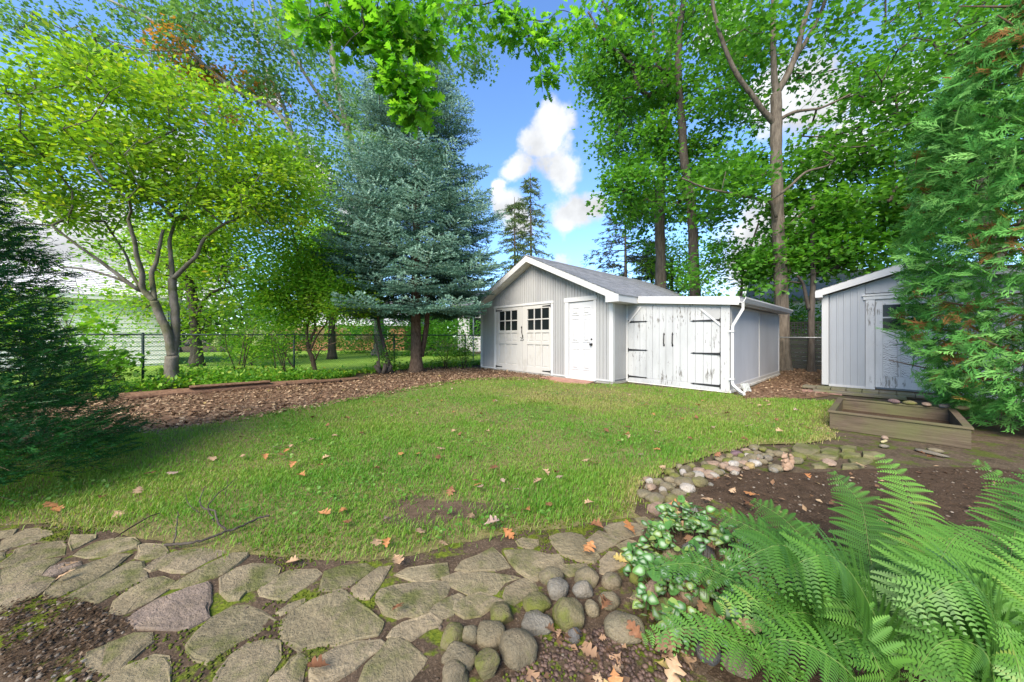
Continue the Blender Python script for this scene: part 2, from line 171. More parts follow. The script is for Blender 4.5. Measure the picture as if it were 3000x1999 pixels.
MAPLE_NEAR = [([(9.512,11.8,1.723),(9.478,11.8,2.689),(9.443,11.8,3.724),(9.374,11.8,4.896),(9.34,11.8,6.138),(9.305,11.8,7.517),(9.305,11.8,8.897),(9.305,11.8,9.724)],0.215,0.165),([(9.305,11.8,9.724),(9.653,11.72,10.352),(9.928,11.64,11.174),(10.062,11.56,11.984),(10.261,11.48,12.714),(10.523,11.4,14.3)],0.115,0.05),([(9.305,11.8,9.724),(10.024,12.0,10.921),(10.833,12.2,12.153),(11.519,12.4,13.42),(12.367,12.6,15.679)],0.09,0.04),([(9.305,11.8,9.656),(9.202,11.8,10.966),(9.202,11.8,12.345),(9.202,11.8,14.76)],0.11,0.05),([(9.305,11.8,8.621),(8.747,11.7,9.105),(8.333,11.6,9.512),(7.723,11.5,10.18),(7.256,11.4,10.968),(6.862,11.3,11.939),(6.474,11.2,13.743)],0.1,0.045),([(9.147,11.6,5.308),(8.756,11.4,5.804),(8.046,11.2,5.821),(7.13,11.0,5.9),(6.243,10.8,5.972),(5.383,10.6,6.193)],0.055,0.022),([(8.756,11.4,5.804),(9.258,11.24,6.166),(9.709,11.08,6.614),(10.208,10.92,6.727),(10.373,10.76,6.898),(9.847,10.6,7.061)],0.05,0.02),([(9.5,11.7,4.933),(9.72,11.475,5.197),(9.99,11.25,5.447),(10.499,11.025,5.556),(11.043,10.8,5.53)],0.055,0.022),([(9.443,11.8,8.828),(9.769,11.533,8.925),(10.4,11.267,8.878),(11.119,11.0,9.147)],0.065,0.022)]
MAPLE_MID = [([(8.342,15.2,2.585),(8.22,15.14,4.173),(8.144,15.08,5.924),(7.979,15.02,7.661),(7.685,14.96,9.034),(7.567,14.9,10.57),(7.406,14.84,11.921),(7.333,14.78,13.432),(7.39,14.72,14.931),(7.617,14.66,16.418),(7.756,14.6,18.404)],0.24,0.1),([(7.442,15.0,12.65),(6.495,14.84,13.048),(5.395,14.68,13.006),(4.657,14.52,13.472),(3.934,14.36,13.924),(3.226,14.2,14.944)],0.1,0.04),([(6.214,15.0,11.949),(5.65,14.9,12.225),(5.179,14.8,13.449),(4.715,14.7,14.397),(4.085,14.6,15.502),(3.463,14.5,16.591)],0.09,0.04),([(7.442,15.0,12.65),(6.214,15.0,12.036)],0.07,0.08)]
MAPLE_FAR = [([(7.762,17.5,3.613),(7.762,17.5,5.454),(7.711,17.5,7.705),(7.864,17.5,10.569),(7.966,17.5,13.638),(8.274,17.5,16.706),(8.478,17.5,19.775),(8.581,17.5,22.844)],0.3,0.12),([(7.966,17.5,13.638),(7.526,17.667,16.338),(7.388,17.833,18.565),(6.826,18.0,21.358)],0.12,0.06)]
SAPLING_RIGHT = [([(8.883,13,2.537),(8.997,13,3.98),(9.263,13,4.664),(9.567,13,5.576)],0.06,0.03),([(8.997,13.0,3.98),(8.855,13.3,5.055)],0.03,0.015)]
YOUNG_MAPLE = [([(10.1,11.3,1.966),(10.166,11.3,3.154),(10.133,11.3,4.277),(10.166,11.3,5.929)],0.1,0.05),([(10.001,11.3,2.098),(9.705,11.15,2.868),(9.382,11.0,3.167)],0.06,0.03)]
SILVER_MAPLE = [([(-8.306,21,0.23),(-8.415,21,4.811),(-8.907,21,9.174),(-10.271,21,14.082),(-11.362,21,19.536),(-11.907,21,27.716)],0.34,0.14),([(-8.907,21.0,9.174),(-12.206,20.583,11.421),(-14.055,20.167,14.618),(-16.33,19.75,15.752),(-17.744,19.333,16.825),(-19.819,18.917,18.699),(-22.266,18.5,19.755)],0.17,0.06),([(-8.907,21.0,8.628),(-13.076,21.125,12.513),(-14.534,21.25,15.891),(-16.008,21.375,19.031),(-16.66,21.5,22.764)],0.14,0.06),([(-17.438,19.0,16.556),(-18.102,18.667,17.014),(-20.875,18.333,16.969),(-23.301,18.0,17.851)],0.07,0.03),([(-10.271,21.0,14.082),(-12.255,20.667,16.561),(-14.171,20.333,20.01),(-14.978,20.0,22.818)],0.12,0.05)]
OAK_LEFT = [([(-1.454,3.0,4.552),(-1.351,3.05,4.354),(-1.284,3.1,4.164),(-1.231,3.15,4.016),(-1.168,3.2,3.861),(-1.118,3.25,3.666),(-1.05,3.3,3.55)],0.013,0.004),([(-1.351,3.05,4.354),(-1.35,3.012,4.096),(-1.318,2.975,3.937),(-1.408,2.938,3.81),(-1.48,2.9,3.657)],0.007,0.003),([(-1.309,3.1,4.213),(-1.518,3.1,4.245),(-1.792,3.1,4.164),(-2.018,3.1,4.068)],0.006,0.003),([(-1.244,3.1,4.068),(-1.062,3.133,4.164),(-0.859,3.167,4.096),(-0.735,3.2,4.077)],0.006,0.003),([(-1.184,3.2,3.877),(-1.029,3.233,3.821),(-0.87,3.267,3.764),(-0.758,3.3,3.704)],0.006,0.003),([(-1.135,3.2,3.744),(-1.251,3.2,3.578),(-1.268,3.2,3.412)],0.005,0.003),([(-1.068,3.25,3.548),(-0.925,3.225,3.479),(-0.818,3.2,3.345)],0.005,0.003)]
OAK_RIGHT = [([(-0.459,4.6,6.531),(-0.176,4.7,5.914),(0.145,4.8,5.765),(0.25,4.9,5.529),(0.333,5.0,5.462)],0.016,0.005),([(-0.172,4.6,5.814),(-0.453,4.533,5.676),(-0.678,4.467,5.61),(-0.737,4.4,5.362)],0.009,0.003),([(0.145,4.8,5.765),(0.482,4.933,5.84),(0.732,5.067,6.124),(1.022,5.2,6.172)],0.009,0.003),([(0.25,4.9,5.529),(0.493,5.05,5.609),(0.724,5.2,5.875)],0.006,0.003),([(-1.205,4.2,5.849),(-1.047,4.267,5.568),(-0.928,4.333,5.411),(-0.851,4.4,5.27)],0.008,0.003)]
FERNS = [[[(1.062,1.75,0.285),(1.159,1.65,0.266),(1.229,1.55,0.238),(1.295,1.45,0.175),(1.353,1.35,0.123),(1.332,1.25,0.061)],[(1.328,1.85,0.296),(1.388,1.73,0.268),(1.394,1.61,0.23),(1.385,1.49,0.187),(1.385,1.37,0.132),(1.338,1.25,0.061)],[(0.596,1.5,0.157),(0.748,1.44,0.224),(0.849,1.38,0.224),(0.957,1.32,0.179),(1.053,1.26,0.094),(1.139,1.2,0.021)],[(0.477,1.22,0.097),(0.632,1.19,0.166),(0.772,1.16,0.147),(0.87,1.13,0.107),(0.979,1.1,0.038)]],[[(1.817,1.9,0.431),(1.84,1.78,0.33),(1.75,1.66,0.275),(1.648,1.54,0.174),(1.558,1.42,0.113),(1.444,1.3,0.016)],[(2.135,1.95,0.517),(2.127,1.825,0.416),(2.035,1.7,0.315),(1.914,1.575,0.266),(1.802,1.45,0.169),(1.622,1.325,0.053),(1.442,1.2,-0.002)],[(1.017,1.2,0.221),(1.037,1.15,0.309),(1.082,1.1,0.328),(1.095,1.05,0.272),(1.106,1.0,0.18)],[(0.771,1.05,0.191),(0.8,1.032,0.259),(0.828,1.015,0.28),(0.9,0.998,0.273),(1.0,0.98,0.2)],[(1.855,1.35,0.424),(1.703,1.29,0.423),(1.562,1.23,0.359),(1.451,1.17,0.346),(1.359,1.11,0.214),(1.276,1.05,0.119)],[(1.428,1.5,0.079),(1.441,1.413,0.189),(1.436,1.325,0.257),(1.403,1.237,0.264),(1.33,1.15,0.152)],[(1.7,1.5,0.283),(1.65,1.383,0.191),(1.522,1.267,0.161),(1.382,1.15,0.1)]],[[(2.413,1.75,0.551),(2.44,1.64,0.473),(2.304,1.53,0.403),(2.126,1.42,0.332),(1.925,1.31,0.227),(1.726,1.2,0.107)],[(2.468,1.6,0.556),(2.342,1.488,0.453),(2.183,1.375,0.322),(1.964,1.262,0.164),(1.737,1.15,0.1)],[(1.667,1.25,0.328),(1.66,1.2,0.325),(1.659,1.15,0.267),(1.622,1.1,0.198),(1.572,1.05,0.148)],[(1.397,1.12,0.302),(1.439,1.09,0.296),(1.476,1.06,0.263),(1.5,1.03,0.205),(1.492,1.0,0.153)],[(1.465,1.0,0.343),(1.463,0.983,0.304),(1.465,0.967,0.232),(1.444,0.95,0.162)],[(1.898,1.35,0.289),(1.896,1.267,0.276),(1.825,1.183,0.229),(1.682,1.1,0.148)],[(2.094,1.3,0.452),(1.958,1.233,0.356),(1.815,1.167,0.243),(1.672,1.1,0.123)],[(1.98,1.5,0.283),(1.876,1.383,0.254),(1.787,1.267,0.218),(1.675,1.15,0.152)],[(1.193,1.0,0.171),(1.244,0.983,0.291),(1.311,0.967,0.319),(1.357,0.95,0.27)]]]
LAMIUM = [(0.658,1.828),(0.813,2.002),(0.949,2.138),(1.117,2.228),(1.218,2.109),(1.229,1.828),(1.319,1.879),(1.263,1.549),(1.006,1.255),(0.861,1.225),(0.585,1.263),(0.518,1.327),(0.54,1.47),(0.536,1.664)]
BED_SOIL = [(1.261,2.407),(1.564,2.703),(2.022,2.992),(2.327,2.935),(2.754,2.963),(3.396,3.021),(4.436,3.045),(4.302,2.451),(2.671,1.136),(0.298,1.136),(-0.103,1.157),(0.033,1.316),(0.243,1.374),(0.494,1.344),(0.596,1.621),(0.672,1.828),(0.969,2.182)]
ACORN_SOIL = [(-0.015,1.162),(0.054,1.239),(0.178,1.356),(0.376,1.38),(0.513,1.327),(0.644,1.239),(0.626,1.162)]
GROUND_COVER = [(-7.969,6.481),(-7.936,6.97),(-6.403,7.995),(-4.78,9.28),(-4.777,10.316),(-6.246,10.09),(-7.743,9.668),(-8.767,8.921),(-9.107,8.282),(-9.563,7.539)]
SIDE_SOIL = [(-2.23,1.459),(-2.179,1.53),(-1.942,1.51),(-1.713,1.441),(-1.521,1.367),(-1.594,1.31),(-1.57,1.231),(-1.433,1.162),(-1.776,1.162)]

# ------------------------------------------------------------------ helpers
YAW = math.atan2(-.745, .667)                 # the sheds stand turned to the house
D1 = np.array([-.667, .745, 0.])              # along their fronts, leftwards
D2 = np.array([.745, .667, 0.])               # along their sides, away


def tag(o, label=None, cat=None, group=None, kind=None):
    if label: o['label'] = label
    if cat: o['category'] = cat
    if group: o['group'] = group
    if kind: o['kind'] = kind
    return o


def thing(name, label, cat, loc=(0, 0, 0), rz=0.0, group=None, kind=None):
    o = bpy.data.objects.new(name, None)
    o.empty_display_size = .2
    o.location = loc
    o.rotation_euler = (0, 0, rz)
    COL.objects.link(o)
    return tag(o, label, cat, group, kind)


def link(name, me, parent=None, loc=None, rot=None):
    o = bpy.data.objects.new(name, me)
    if parent is not None: o.parent = parent
    if loc is not None: o.location = loc
    if rot is not None: o.rotation_euler = rot
    COL.objects.link(o)
    return o


def npmesh(name, V, F, m, parent=None, attrs=None, smooth=False, local=True, kind=None):
    """one mesh from arrays; V in world metres when the parent is an unturned Empty"""
    V = np.asarray(V, dtype=np.float32).copy()
    F = np.asarray(F, dtype=np.int32)
    if parent is not None and local:
        V -= np.array(parent.location, dtype=np.float32)
    k = F.shape[1]
    me = bpy.data.meshes.new(name)
    me.vertices.add(len(V)); me.vertices.foreach_set('co', V.ravel())
    me.loops.add(F.size); me.loops.foreach_set('vertex_index', F.ravel())
    me.polygons.add(len(F))
    me.polygons.foreach_set('loop_start', np.arange(0, F.size, k, dtype=np.int32))
    if smooth: me.polygons.foreach_set('use_smooth', np.ones(len(F), dtype=bool))
    for an, av in (attrs or {}).items():
        a = me.attributes.new(an, 'FLOAT', 'POINT')
        a.data.foreach_set('value', np.asarray(av, dtype=np.float32))
    me.update(calc_edges=True)
    me.materials.append(m)
    o = link(name, me, parent)
    if kind: o['kind'] = kind
    return o


class MB:
    """collects boxes, prisms and tubes; build() links them as ONE mesh object"""
    def __init__(s): s.v, s.f, s.a = [], [], []

    def add(s, vs, fs, a=0.0):
        b = len(s.v); s.v += [tuple(v) for v in vs]; s.f += [tuple(b + i for i in f) for f in fs]; s.a += [a] * len(vs)

    def box(s, x0, x1, y0, y1, z0, z1, a=0.0, tf=None):
        vs = [(x, y, z) for x in (x0, x1) for y in (y0, y1) for z in (z0, z1)]
        if tf is not None: vs = [tf @ Vector(v) for v in vs]
        s.add(vs, [(0, 1, 3, 2), (4, 6, 7, 5), (0, 4, 5, 1), (2, 3, 7, 6), (0, 2, 6, 4), (1, 5, 7, 3)], a)

    def bevbox(s, x0, x1, y0, y1, z0, z1, b=.006, a=0.0):
        """box with its front (-y) edges chamfered"""
        vs = [(x0, y1, z0), (x1, y1, z0), (x1, y1, z1), (x0, y1, z1), (x0, y0 + b, z0), (x1, y0 + b, z0), (x1, y0 + b, z1), (x0, y0 + b, z1),
              (x0 + b, y0, z0 + b), (x1 - b, y0, z0 + b), (x1 - b, y0, z1 - b), (x0 + b, y0, z1 - b)]
        fs = [(0, 1, 2, 3)[::-1], (8, 9, 10, 11)]
        for i in range(4):
            j = (i + 1) % 4
            fs += [(i, j, 4 + j, 4 + i), (4 + i, 4 + j, 8 + j, 8 + i)]
        s.add(vs, fs, a)

    def prism(s, poly, y0, y1, a=0.0):
        """polygon in x,z swept along y"""
        n = len(poly)
        vs = [(x, y0, z) for x, z in poly] + [(x, y1, z) for x, z in poly]
        fs = [tuple(range(n)), tuple(range(2 * n - 1, n - 1, -1))] + [(i, n + i, n + (i + 1) % n, (i + 1) % n) for i in range(n)]
        s.add(vs, fs, a)

    def flat(s, poly, z0, z1, a=0.0):
        n = len(poly)
        vs = [(x, y, z0) for x, y in poly] + [(x, y, z1) for x, y in poly]
        fs = [tuple(range(n - 1, -1, -1)), tuple(range(n, 2 * n))] + [(i, (i + 1) % n, n + (i + 1) % n, n + i) for i in range(n)]
        s.add(vs, fs, a)

    def tube(s, pts, rad, n=8, a=0.0, cap=True):
        P = [Vector(p) for p in pts]
        if isinstance(rad, (int, float)): rad = [rad] * len(P)
        b = len(s.v); ref = Vector((0.31, 0.17, 1)).normalized(); prev = None
        for i, p in enumerate(P):
            t = (P[min(i + 1, len(P) - 1)] - P[max(i - 1, 0)])
            t = t.normalized() if t.length > 1e-9 else Vector((0, 0, 1))
            if prev is None:
                u = t.cross(ref if abs(t.dot(ref)) < .95 else Vector((1, 0, 0))).normalized()
            else:
                u = (prev - t * prev.dot(t)).normalized()
            prev = u; w = t.cross(u)
            for k in range(n):
                an = 2 * math.pi * k / n
                s.v.append(tuple(p + (u * math.cos(an) + w * math.sin(an)) * rad[i])); s.a.append(a)
        for i in range(len(P) - 1):
            for k in range(n):
                s.f.append((b + i * n + k, b + i * n + (k + 1) % n, b + (i + 1) * n + (k + 1) % n, b + (i + 1) * n + k))
        if cap:
            s.f.append(tuple(b + k for k in range(n - 1, -1, -1)))
            e = b + (len(P) - 1) * n
            s.f.append(tuple(e + k for k in range(n)))

    def build(s, name, m, parent=None, smooth=False, kind=None, world=False, label=None):
        me = bpy.data.meshes.new(name)
        v = s.v
        if world and parent is not None:
            l = parent.location; v = [(x - l.x, y - l.y, z - l.z) for x, y, z in v]
        me.from_pydata(v, [], s.f)
        if any(s.a):
            at_ = me.attributes.new('rnd', 'FLOAT', 'POINT'); at_.data.foreach_set('value', np.array(s.a, dtype=np.float32))
        if smooth: me.polygons.foreach_set('use_smooth', np.ones(len(me.polygons), dtype=bool))
        me.update(); me.materials.append(m)
        o = link(name, me, parent)
        if kind: o['kind'] = kind
        if label: o['label'] = label
        return o


def unit(a): return a / (np.linalg.norm(a, axis=-1, keepdims=True) + 1e-9)


def place(tv, tf, pos, axis, nrm, size, rnd=None, wide=None):
    """many copies of a small template (length along y, face up z) as one vertex and face array"""
    tv = np.asarray(tv, float); tf = np.asarray(tf, int)
    pos = np.asarray(pos, float); n = len(pos)
    y = unit(np.asarray(axis, float)); x = unit(np.cross(y, np.asarray(nrm, float))); z = np.cross(x, y)
    size = np.broadcast_to(np.asarray(size, float), (n,))
    w = size if wide is None else np.broadcast_to(np.asarray(wide, float), (n,))
    V = pos[:, None, :] + (tv[None, :, 0:1] * w[:, None, None]) * x[:, None, :] + (tv[None, :, 1:2] * size[:, None, None]) * y[:, None, :] + (tv[None, :, 2:3] * size[:, None, None]) * z[:, None, :]
    F = tf[None] + (np.arange(n) * len(tv))[:, None, None]
    r = np.repeat(rng.random(n) if rnd is None else rnd, len(tv))
    return V.reshape(-1, 3), F.reshape(-1, tf.shape[1]), r


def cat_(parts):
    V, F, A, b = [], [], [], 0
    for v, f, a in parts:
        V.append(v); F.append(f + b); A.append(a); b += len(v)
    return np.concatenate(V), np.concatenate(F), np.concatenate(A)


def inside(px, py, poly):
    poly = np.asarray(poly, float); res = np.zeros(len(px), bool); j = len(poly) - 1
    for i in range(len(poly)):
        xi, yi = poly[i]; xj, yj = poly[j]
        c = ((yi > py) != (yj > py)) & (px < (xj - xi) * (py - yi) / (yj - yi + 1e-12) + xi)
        res ^= c; j = i
    return res


def wob(x, y, s, k=0):
    """cheap smooth noise -1..1"""
    return (np.sin(x * s + 1.3 * k + 2 * np.sin(y * s * .7 + k)) + np.sin(y * s * 1.3 + 2.1 * k + 1.7 * np.sin(x * s * .9 - k)) + np.sin((x + y) * s * .6 + k * 3.3)) / 3


# ------------------------------------------------------------------ materials
class Mat:
    def __init__(s, name):
        s.m = bpy.data.materials.new(name); s.m.use_nodes = True
        s.t = s.m.node_tree; s.n = s.t.nodes; s.b = s.n['Principled BSDF']; s.out = s.n['Material Output']
        s.tc = s.new('ShaderNodeTexCoord'); s.src = None
    def new(s, t, **kw):
        n = s.n.new(t)
        for k, v in kw.items(): setattr(n, k, v)
        return n
    def lk(s, a, b): s.t.links.new(a, b)
    def put(s, inp, v):
        if isinstance(v, (int, float, tuple, list)): inp.default_value = v
        else: s.lk(v, inp)
    def noise(s, scale, detail=4, rough=.55, stretch=(1, 1, 1), coord='Object', dist=0.0):
        mp = s.new('ShaderNodeMapping'); mp.inputs['Scale'].default_value = stretch
        s.lk(s.src if s.src is not None and coord == 'Object' else s.tc.outputs[coord], mp.inputs[0])
        n = s.new('ShaderNodeTexNoise'); n.inputs['Scale'].default_value = scale; n.inputs['Detail'].default_value = detail
        n.inputs['Roughness'].default_value = rough; n.inputs['Distortion'].default_value = dist
        s.lk(mp.outputs[0], n.inputs['Vector']); return n.outputs['Fac']
    def vor(s, scale, stretch=(1, 1, 1), feature='F1', coord='Object'):
        mp = s.new('ShaderNodeMapping'); mp.inputs['Scale'].default_value = stretch
        s.lk(s.src if s.src is not None and coord == 'Object' else s.tc.outputs[coord], mp.inputs[0])
        n = s.new('ShaderNodeTexVoronoi', feature=feature); n.inputs['Scale'].default_value = scale
        s.lk(mp.outputs[0], n.inputs['Vector']); return n
    def ramp(s, fac, stops, interp='LINEAR'):
        n = s.new('ShaderNodeValToRGB'); e = n.color_ramp.elements; n.color_ramp.interpolation = interp
        while len(e) < len(stops): e.new(.5)
        for el, (p, c) in zip(e, stops):
            el.position = p; el.color = (*c, 1) if len(c) == 3 else c
        s.put(n.inputs[0], fac); return n.outputs[0]
    def mix(s, f, a, b, blend='MIX'):
        n = s.new('ShaderNodeMix', data_type='RGBA', blend_type=blend)
        s.put(n.inputs['Factor'], f)
        for k, v in (('A', a), ('B', b)): s.put(n.inputs[k], (*v, 1) if isinstance(v, tuple) and len(v) == 3 else v)
        return n.outputs['Result']
    def math(s, op, a, b=0.0):
        n = s.new('ShaderNodeMath', operation=op); s.put(n.inputs[0], a); s.put(n.inputs[1], b); return n.outputs[0]
    def attr(s, name): return s.new('ShaderNodeAttribute', attribute_name=name).outputs['Fac']
    def scatter_coords(s):
        """every stone its own piece of the texture, turned its own way"""
        r = s.new('ShaderNodeObjectInfo').outputs['Random']
        rot = s.new('ShaderNodeVectorRotate', rotation_type='Z_AXIS'); s.lk(s.tc.outputs['Object'], rot.inputs['Vector']); s.lk(s.math('MULTIPLY', r, 6.283), rot.inputs['Angle'])
        ad = s.new('ShaderNodeVectorMath', operation='ADD'); s.lk(rot.outputs[0], ad.inputs[0]); s.lk(s.math('MULTIPLY', r, 97.0), ad.inputs[1]); s.src = ad.outputs[0]
    def orand(s): return s.new('ShaderNodeObjectInfo').outputs['Random']
    def bump(s, h, strength=.4, dist=.01):
        n = s.new('ShaderNodeBump'); n.inputs['Strength'].default_value = strength; n.inputs['Distance'].default_value = dist
        s.lk(h, n.inputs['Height']); s.lk(n.outputs[0], s.b.inputs['Normal']); return n
    def col(s, c): s.put(s.b.inputs['Base Color'], (*c, 1) if isinstance(c, tuple) and len(c) == 3 else c); return s
    def rough(s, r, spec=.4): s.put(s.b.inputs['Roughness'], r); s.b.inputs['Specular IOR Level'].default_value = spec; return s
    def translucent(s, c, f):
        t = s.new('ShaderNodeBsdfTranslucent'); s.put(t.inputs['Color'], c)
        mx = s.new('ShaderNodeMixShader'); mx.inputs[0].default_value = f
        s.lk(s.b.outputs[0], mx.inputs[1]); s.lk(t.outputs[0], mx.inputs[2]); s.lk(mx.outputs[0], s.out.inputs['Surface']); return s


def leafmat(name, stops, trans=.4, rough=.5, spec=.35, tgain=(1.5, 1.6, .9), attr='rnd'):
    q = Mat(name); c = q.ramp(q.attr(attr), stops)
    q.col(c).rough(rough, spec)
    g = q.mix(1.0, c, tgain, 'MULTIPLY')
    q.translucent(g, trans); return q.m


def plain(name, c, r=.5, spec=.4, var=.15, scale=6, bump=.0, metal=0.0):
    q = Mat(name); f = q.noise(scale, 5)
    q.col(q.ramp(f, [(.25, tuple(x * (1 - var) for x in c)), (.75, tuple(min(1, x * (1 + var)) for x in c))])).rough(r, spec)
    q.b.inputs['Metallic'].default_value = metal
    if bump: q.bump(q.noise(scale * 8, 5), bump, .004)
    return q.m


def bark(name, c0, c1, sc_=14, stretch=(1, 1, .18), moss=None):
    q = Mat(name); f = q.noise(sc_, 8, .65, stretch)
    c = q.ramp(f, [(.3, c0), (.68, c1)])
    if moss: c = q.mix(q.ramp(q.noise(2.5, 4), [(.48, (0, 0, 0)), (.62, (1, 1, 1))]), c, moss)
    q.col(c).rough(.9, .15); q.bump(f, .9, .02); return q.m


M_maple_bark = bark('maple bark', (.045, .036, .028), (.16, .135, .105))
M_grey_bark = bark('smooth grey bark', (.085, .075, .06), (.21, .19, .155), 7, (1, 1, .5), (.10, .10, .055))
M_dark_bark = bark('dark branch bark', (.035, .028, .024), (.10, .085, .07))
M_spruce_bark = bark('spruce bark', (.045, .03, .02), (.15, .105, .075), 18, (1, 1, .45))
M_pale_bark = bark('pale maple bark', (.13, .12, .10), (.30, .28, .24), 9, (1, 1, .3))
M_twig = bark('twig', (.05, .035, .022), (.12, .085, .055))

G_yellow = leafmat('yellow green leaves', [(0, (.075, .17, .015)), (.35, (.14, .28, .02)), (.75, (.26, .40, .025)), (.95, (.38, .42, .03)), (1, (.45, .30, .03))], .5)
G_maple = leafmat('maple leaves', [(0, (.045, .15, .015)), (.5, (.08, .23, .022)), (.9, (.14, .32, .03)), (.985, (.18, .34, .03)), (.99, (.5, .36, .03)), (1, (.38, .17, .05))], .42)
G_maple_deep = leafmat('maple and hedge leaves', [(0, (.05, .16, .016)), (.6, (.09, .27, .024)), (.97, (.18, .38, .03)), (1, (.3, .26, .03))], .4)  # slightly brighter green for the young maple, the sapling and some hedges
G_silver = leafmat('silver maple leaves', [(0, (.075, .175, .055)), (.45, (.12, .25, .065)), (.80, (.21, .35, .12)), (.90, (.30, .42, .22)), (.93, (.40, .17, .03)), (1, (.55, .25, .05))], .35)
G_oak = leafmat('oak leaves', [(0, (.06, .20, .012)), (.5, (.11, .30, .018)), (.95, (.19, .40, .03)), (1, (.26, .42, .03))], .55, .5, .25)
G_bush = leafmat('shrub leaves', [(0, (.05, .15, .015)), (.5, (.10, .25, .025)), (.85, (.19, .34, .035)), (1, (.34, .36, .04))], .4)
G_lime = leafmat('lime shrub leaves', [(0, (.10, .26, .02)), (.5, (.18, .37, .03)), (1, (.38, .48, .045))], .5)
G_far = leafmat('background leaves', [(0, (.03, .09, .015)), (.5, (.06, .16, .02)), (1, (.12, .22, .03))], .3)
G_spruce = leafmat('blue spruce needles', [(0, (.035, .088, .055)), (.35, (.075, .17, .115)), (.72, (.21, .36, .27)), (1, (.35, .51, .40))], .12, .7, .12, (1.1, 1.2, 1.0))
G_conifer = leafmat('green conifer needles', [(0, (.09, .14, .05)), (.6, (.15, .22, .08)), (1, (.22, .28, .11))], .15)
G_darkfir = leafmat('dark conifer needles', [(0, (.03, .045, .03)), (1, (.07, .095, .06))], .1)
G_yew = leafmat('yew needles', [(0, (.010, .058, .014)), (.6, (.02, .105, .022)), (.93, (.045, .17, .035)), (1, (.08, .23, .05))], .15, .45, .22, (1.1, 1.3, .8))
G_cedar = leafmat('cedar sprays', [(0, (.05, .18, .035)), (.5, (.11, .31, .065)), (.86, (.20, .42, .11)), (.90, (.20, .22, .04)), (.95, (.24, .18, .04)), (1, (.20, .10, .035))], .25, .75, .05, (1.1, 1.3, .8))
G_fern = leafmat('fern fronds', [(0, (.03, .095, .014)), (.5, (.075, .19, .026)), (.96, (.14, .31, .045)), (1, (.20, .28, .05))], .35, .45, .35)
G_grass = leafmat('grass blades', [(0, (.40, .34, .15)), (.16, (.31, .33, .09)), (.36, (.22, .325, .05)), (.66, (.155, .315, .032)), (1, (.10, .26, .025))], .42, .5, .3, (1.3, 1.4, .8))
G_weed = leafmat('weed leaves', [(0, (.06, .17, .02)), (.7, (.11, .25, .03)), (1, (.2, .30, .07))], .35)
G_cover = leafmat('ground cover leaves', [(0, (.07, .21, .018)), (.6, (.14, .33, .028)), (.93, (.26, .40, .04)), (1, (.4, .36, .05))], .4)
G_litter = leafmat('leaf litter', [(0, (.08, .045, .025)), (.4, (.17, .095, .052)), (.75, (.29, .18, .105)), (.93, (.38, .27, .16)), (1, (.42, .33, .11))], .1, .7, .2, (1, .9, .7))
G_crumb = leafmat('soil crumbs', [(0, (.025, .016, .009)), (.7, (.075, .048, .028)), (.95, (.11, .075, .048)), (1, (.17, .125, .085))], .0, .9, .1)
G_chips = leafmat('mulch chips', [(0, (.075, .05, .032)), (.5, (.20, .13, .08)), (.9, (.34, .24, .15)), (1, (.45, .34, .22))], .0, .85, .15)
G_hyd = leafmat('hydrangea florets', [(0, (.34, .42, .17)), (1, (.58, .62, .34))], .25)
G_pinkhyd = leafmat('faded hydrangea florets', [(0, (.40, .27, .15)), (1, (.62, .48, .32))], .25)


def m_lamium():
    q = Mat('variegated leaves')
    c = q.ramp(q.attr('rnd'), [(0, (.05, .15, .04)), (.6, (.10, .24, .06)), (1, (.26, .34, .09))])
    c = q.mix(q.ramp(q.attr('mid'), [(.25, (0, 0, 0)), (.7, (.85, .85, .85))]), c, (.42, .52, .38))
    q.col(c).rough(.75, .12).translucent(q.mix(1., c, (1.2, 1.3, .9), 'MULTIPLY'), .3); return q.m


G_lam = m_lamium()


def m_soil(name, c0, c1, sc_=9, moss=None, mossamt=.6, bumpd=.02):
    q = Mat(name)
    f = q.noise(sc_, 9, .7); g = q.noise(sc_ * 9, 6, .7)
    c = q.ramp(f, [(.3, c0), (.72, c1)])
    c = q.mix(q.ramp(g, [(.5, (0, 0, 0)), (.7, (.55, .55, .55))]), c, tuple(min(1, x * 2.0) for x in c1))
    v = q.vor(55); 
    c = q.mix(q.ramp(v.outputs['Distance'], [(.10, (.35, .35, .35)), (.25, (0, 0, 0))]), c, (.26, .2, .15))
    if moss:
        mk = q.ramp(q.math('ADD', q.noise(4.2, 5, .6), q.math('MULTIPLY', q.noise(40, 3), .15)), [(mossamt, (0, 0, 0)), (mossamt + .06, (1, 1, 1))])
        c = q.mix(mk, c, q.ramp(q.noise(60, 3), [(.3, moss[0]), (.7, moss[1])]))
    q.col(c).rough(.95, .1); q.bump(q.math('ADD', f, q.math('MULTIPLY', g, .5)), .9, bumpd); return q.m


M_soil = m_soil('dark garden soil', (.028, .019, .012), (.085, .056, .036))
M_pathsoil = m_soil('soil and moss joints', (.038, .027, .018), (.11, .078, .052), 7, ((.06, .09, .01), (.15, .18, .02)), .60)
M_mulchsoil = m_soil('red brown mulch', (.085, .052, .033), (.22, .135, .085), 16)
M_thatch = m_soil('lawn thatch', (.09, .085, .03), (.22, .19, .08), 12)
M_ground = m_soil('earth', (.045, .035, .022), (.11, .082, .055), 5, ((.05, .062, .014), (.09, .105, .025)), .60)


def m_nlawn():
    q = Mat('mown neighbour lawn')
    c = q.ramp(q.noise(1.2, 6), [(.3, (.19, .34, .045)), (.7, (.28, .43, .07))])
    c = q.mix(q.ramp(q.noise(55, 4), [(.4, (0, 0, 0)), (.7, (.5, .5, .5))]), c, (.09, .18, .02))
    q.col(c).rough(.9, .1); q.bump(q.noise(80, 3), .8, .02); return q.m


M_nlawn = m_nlawn()


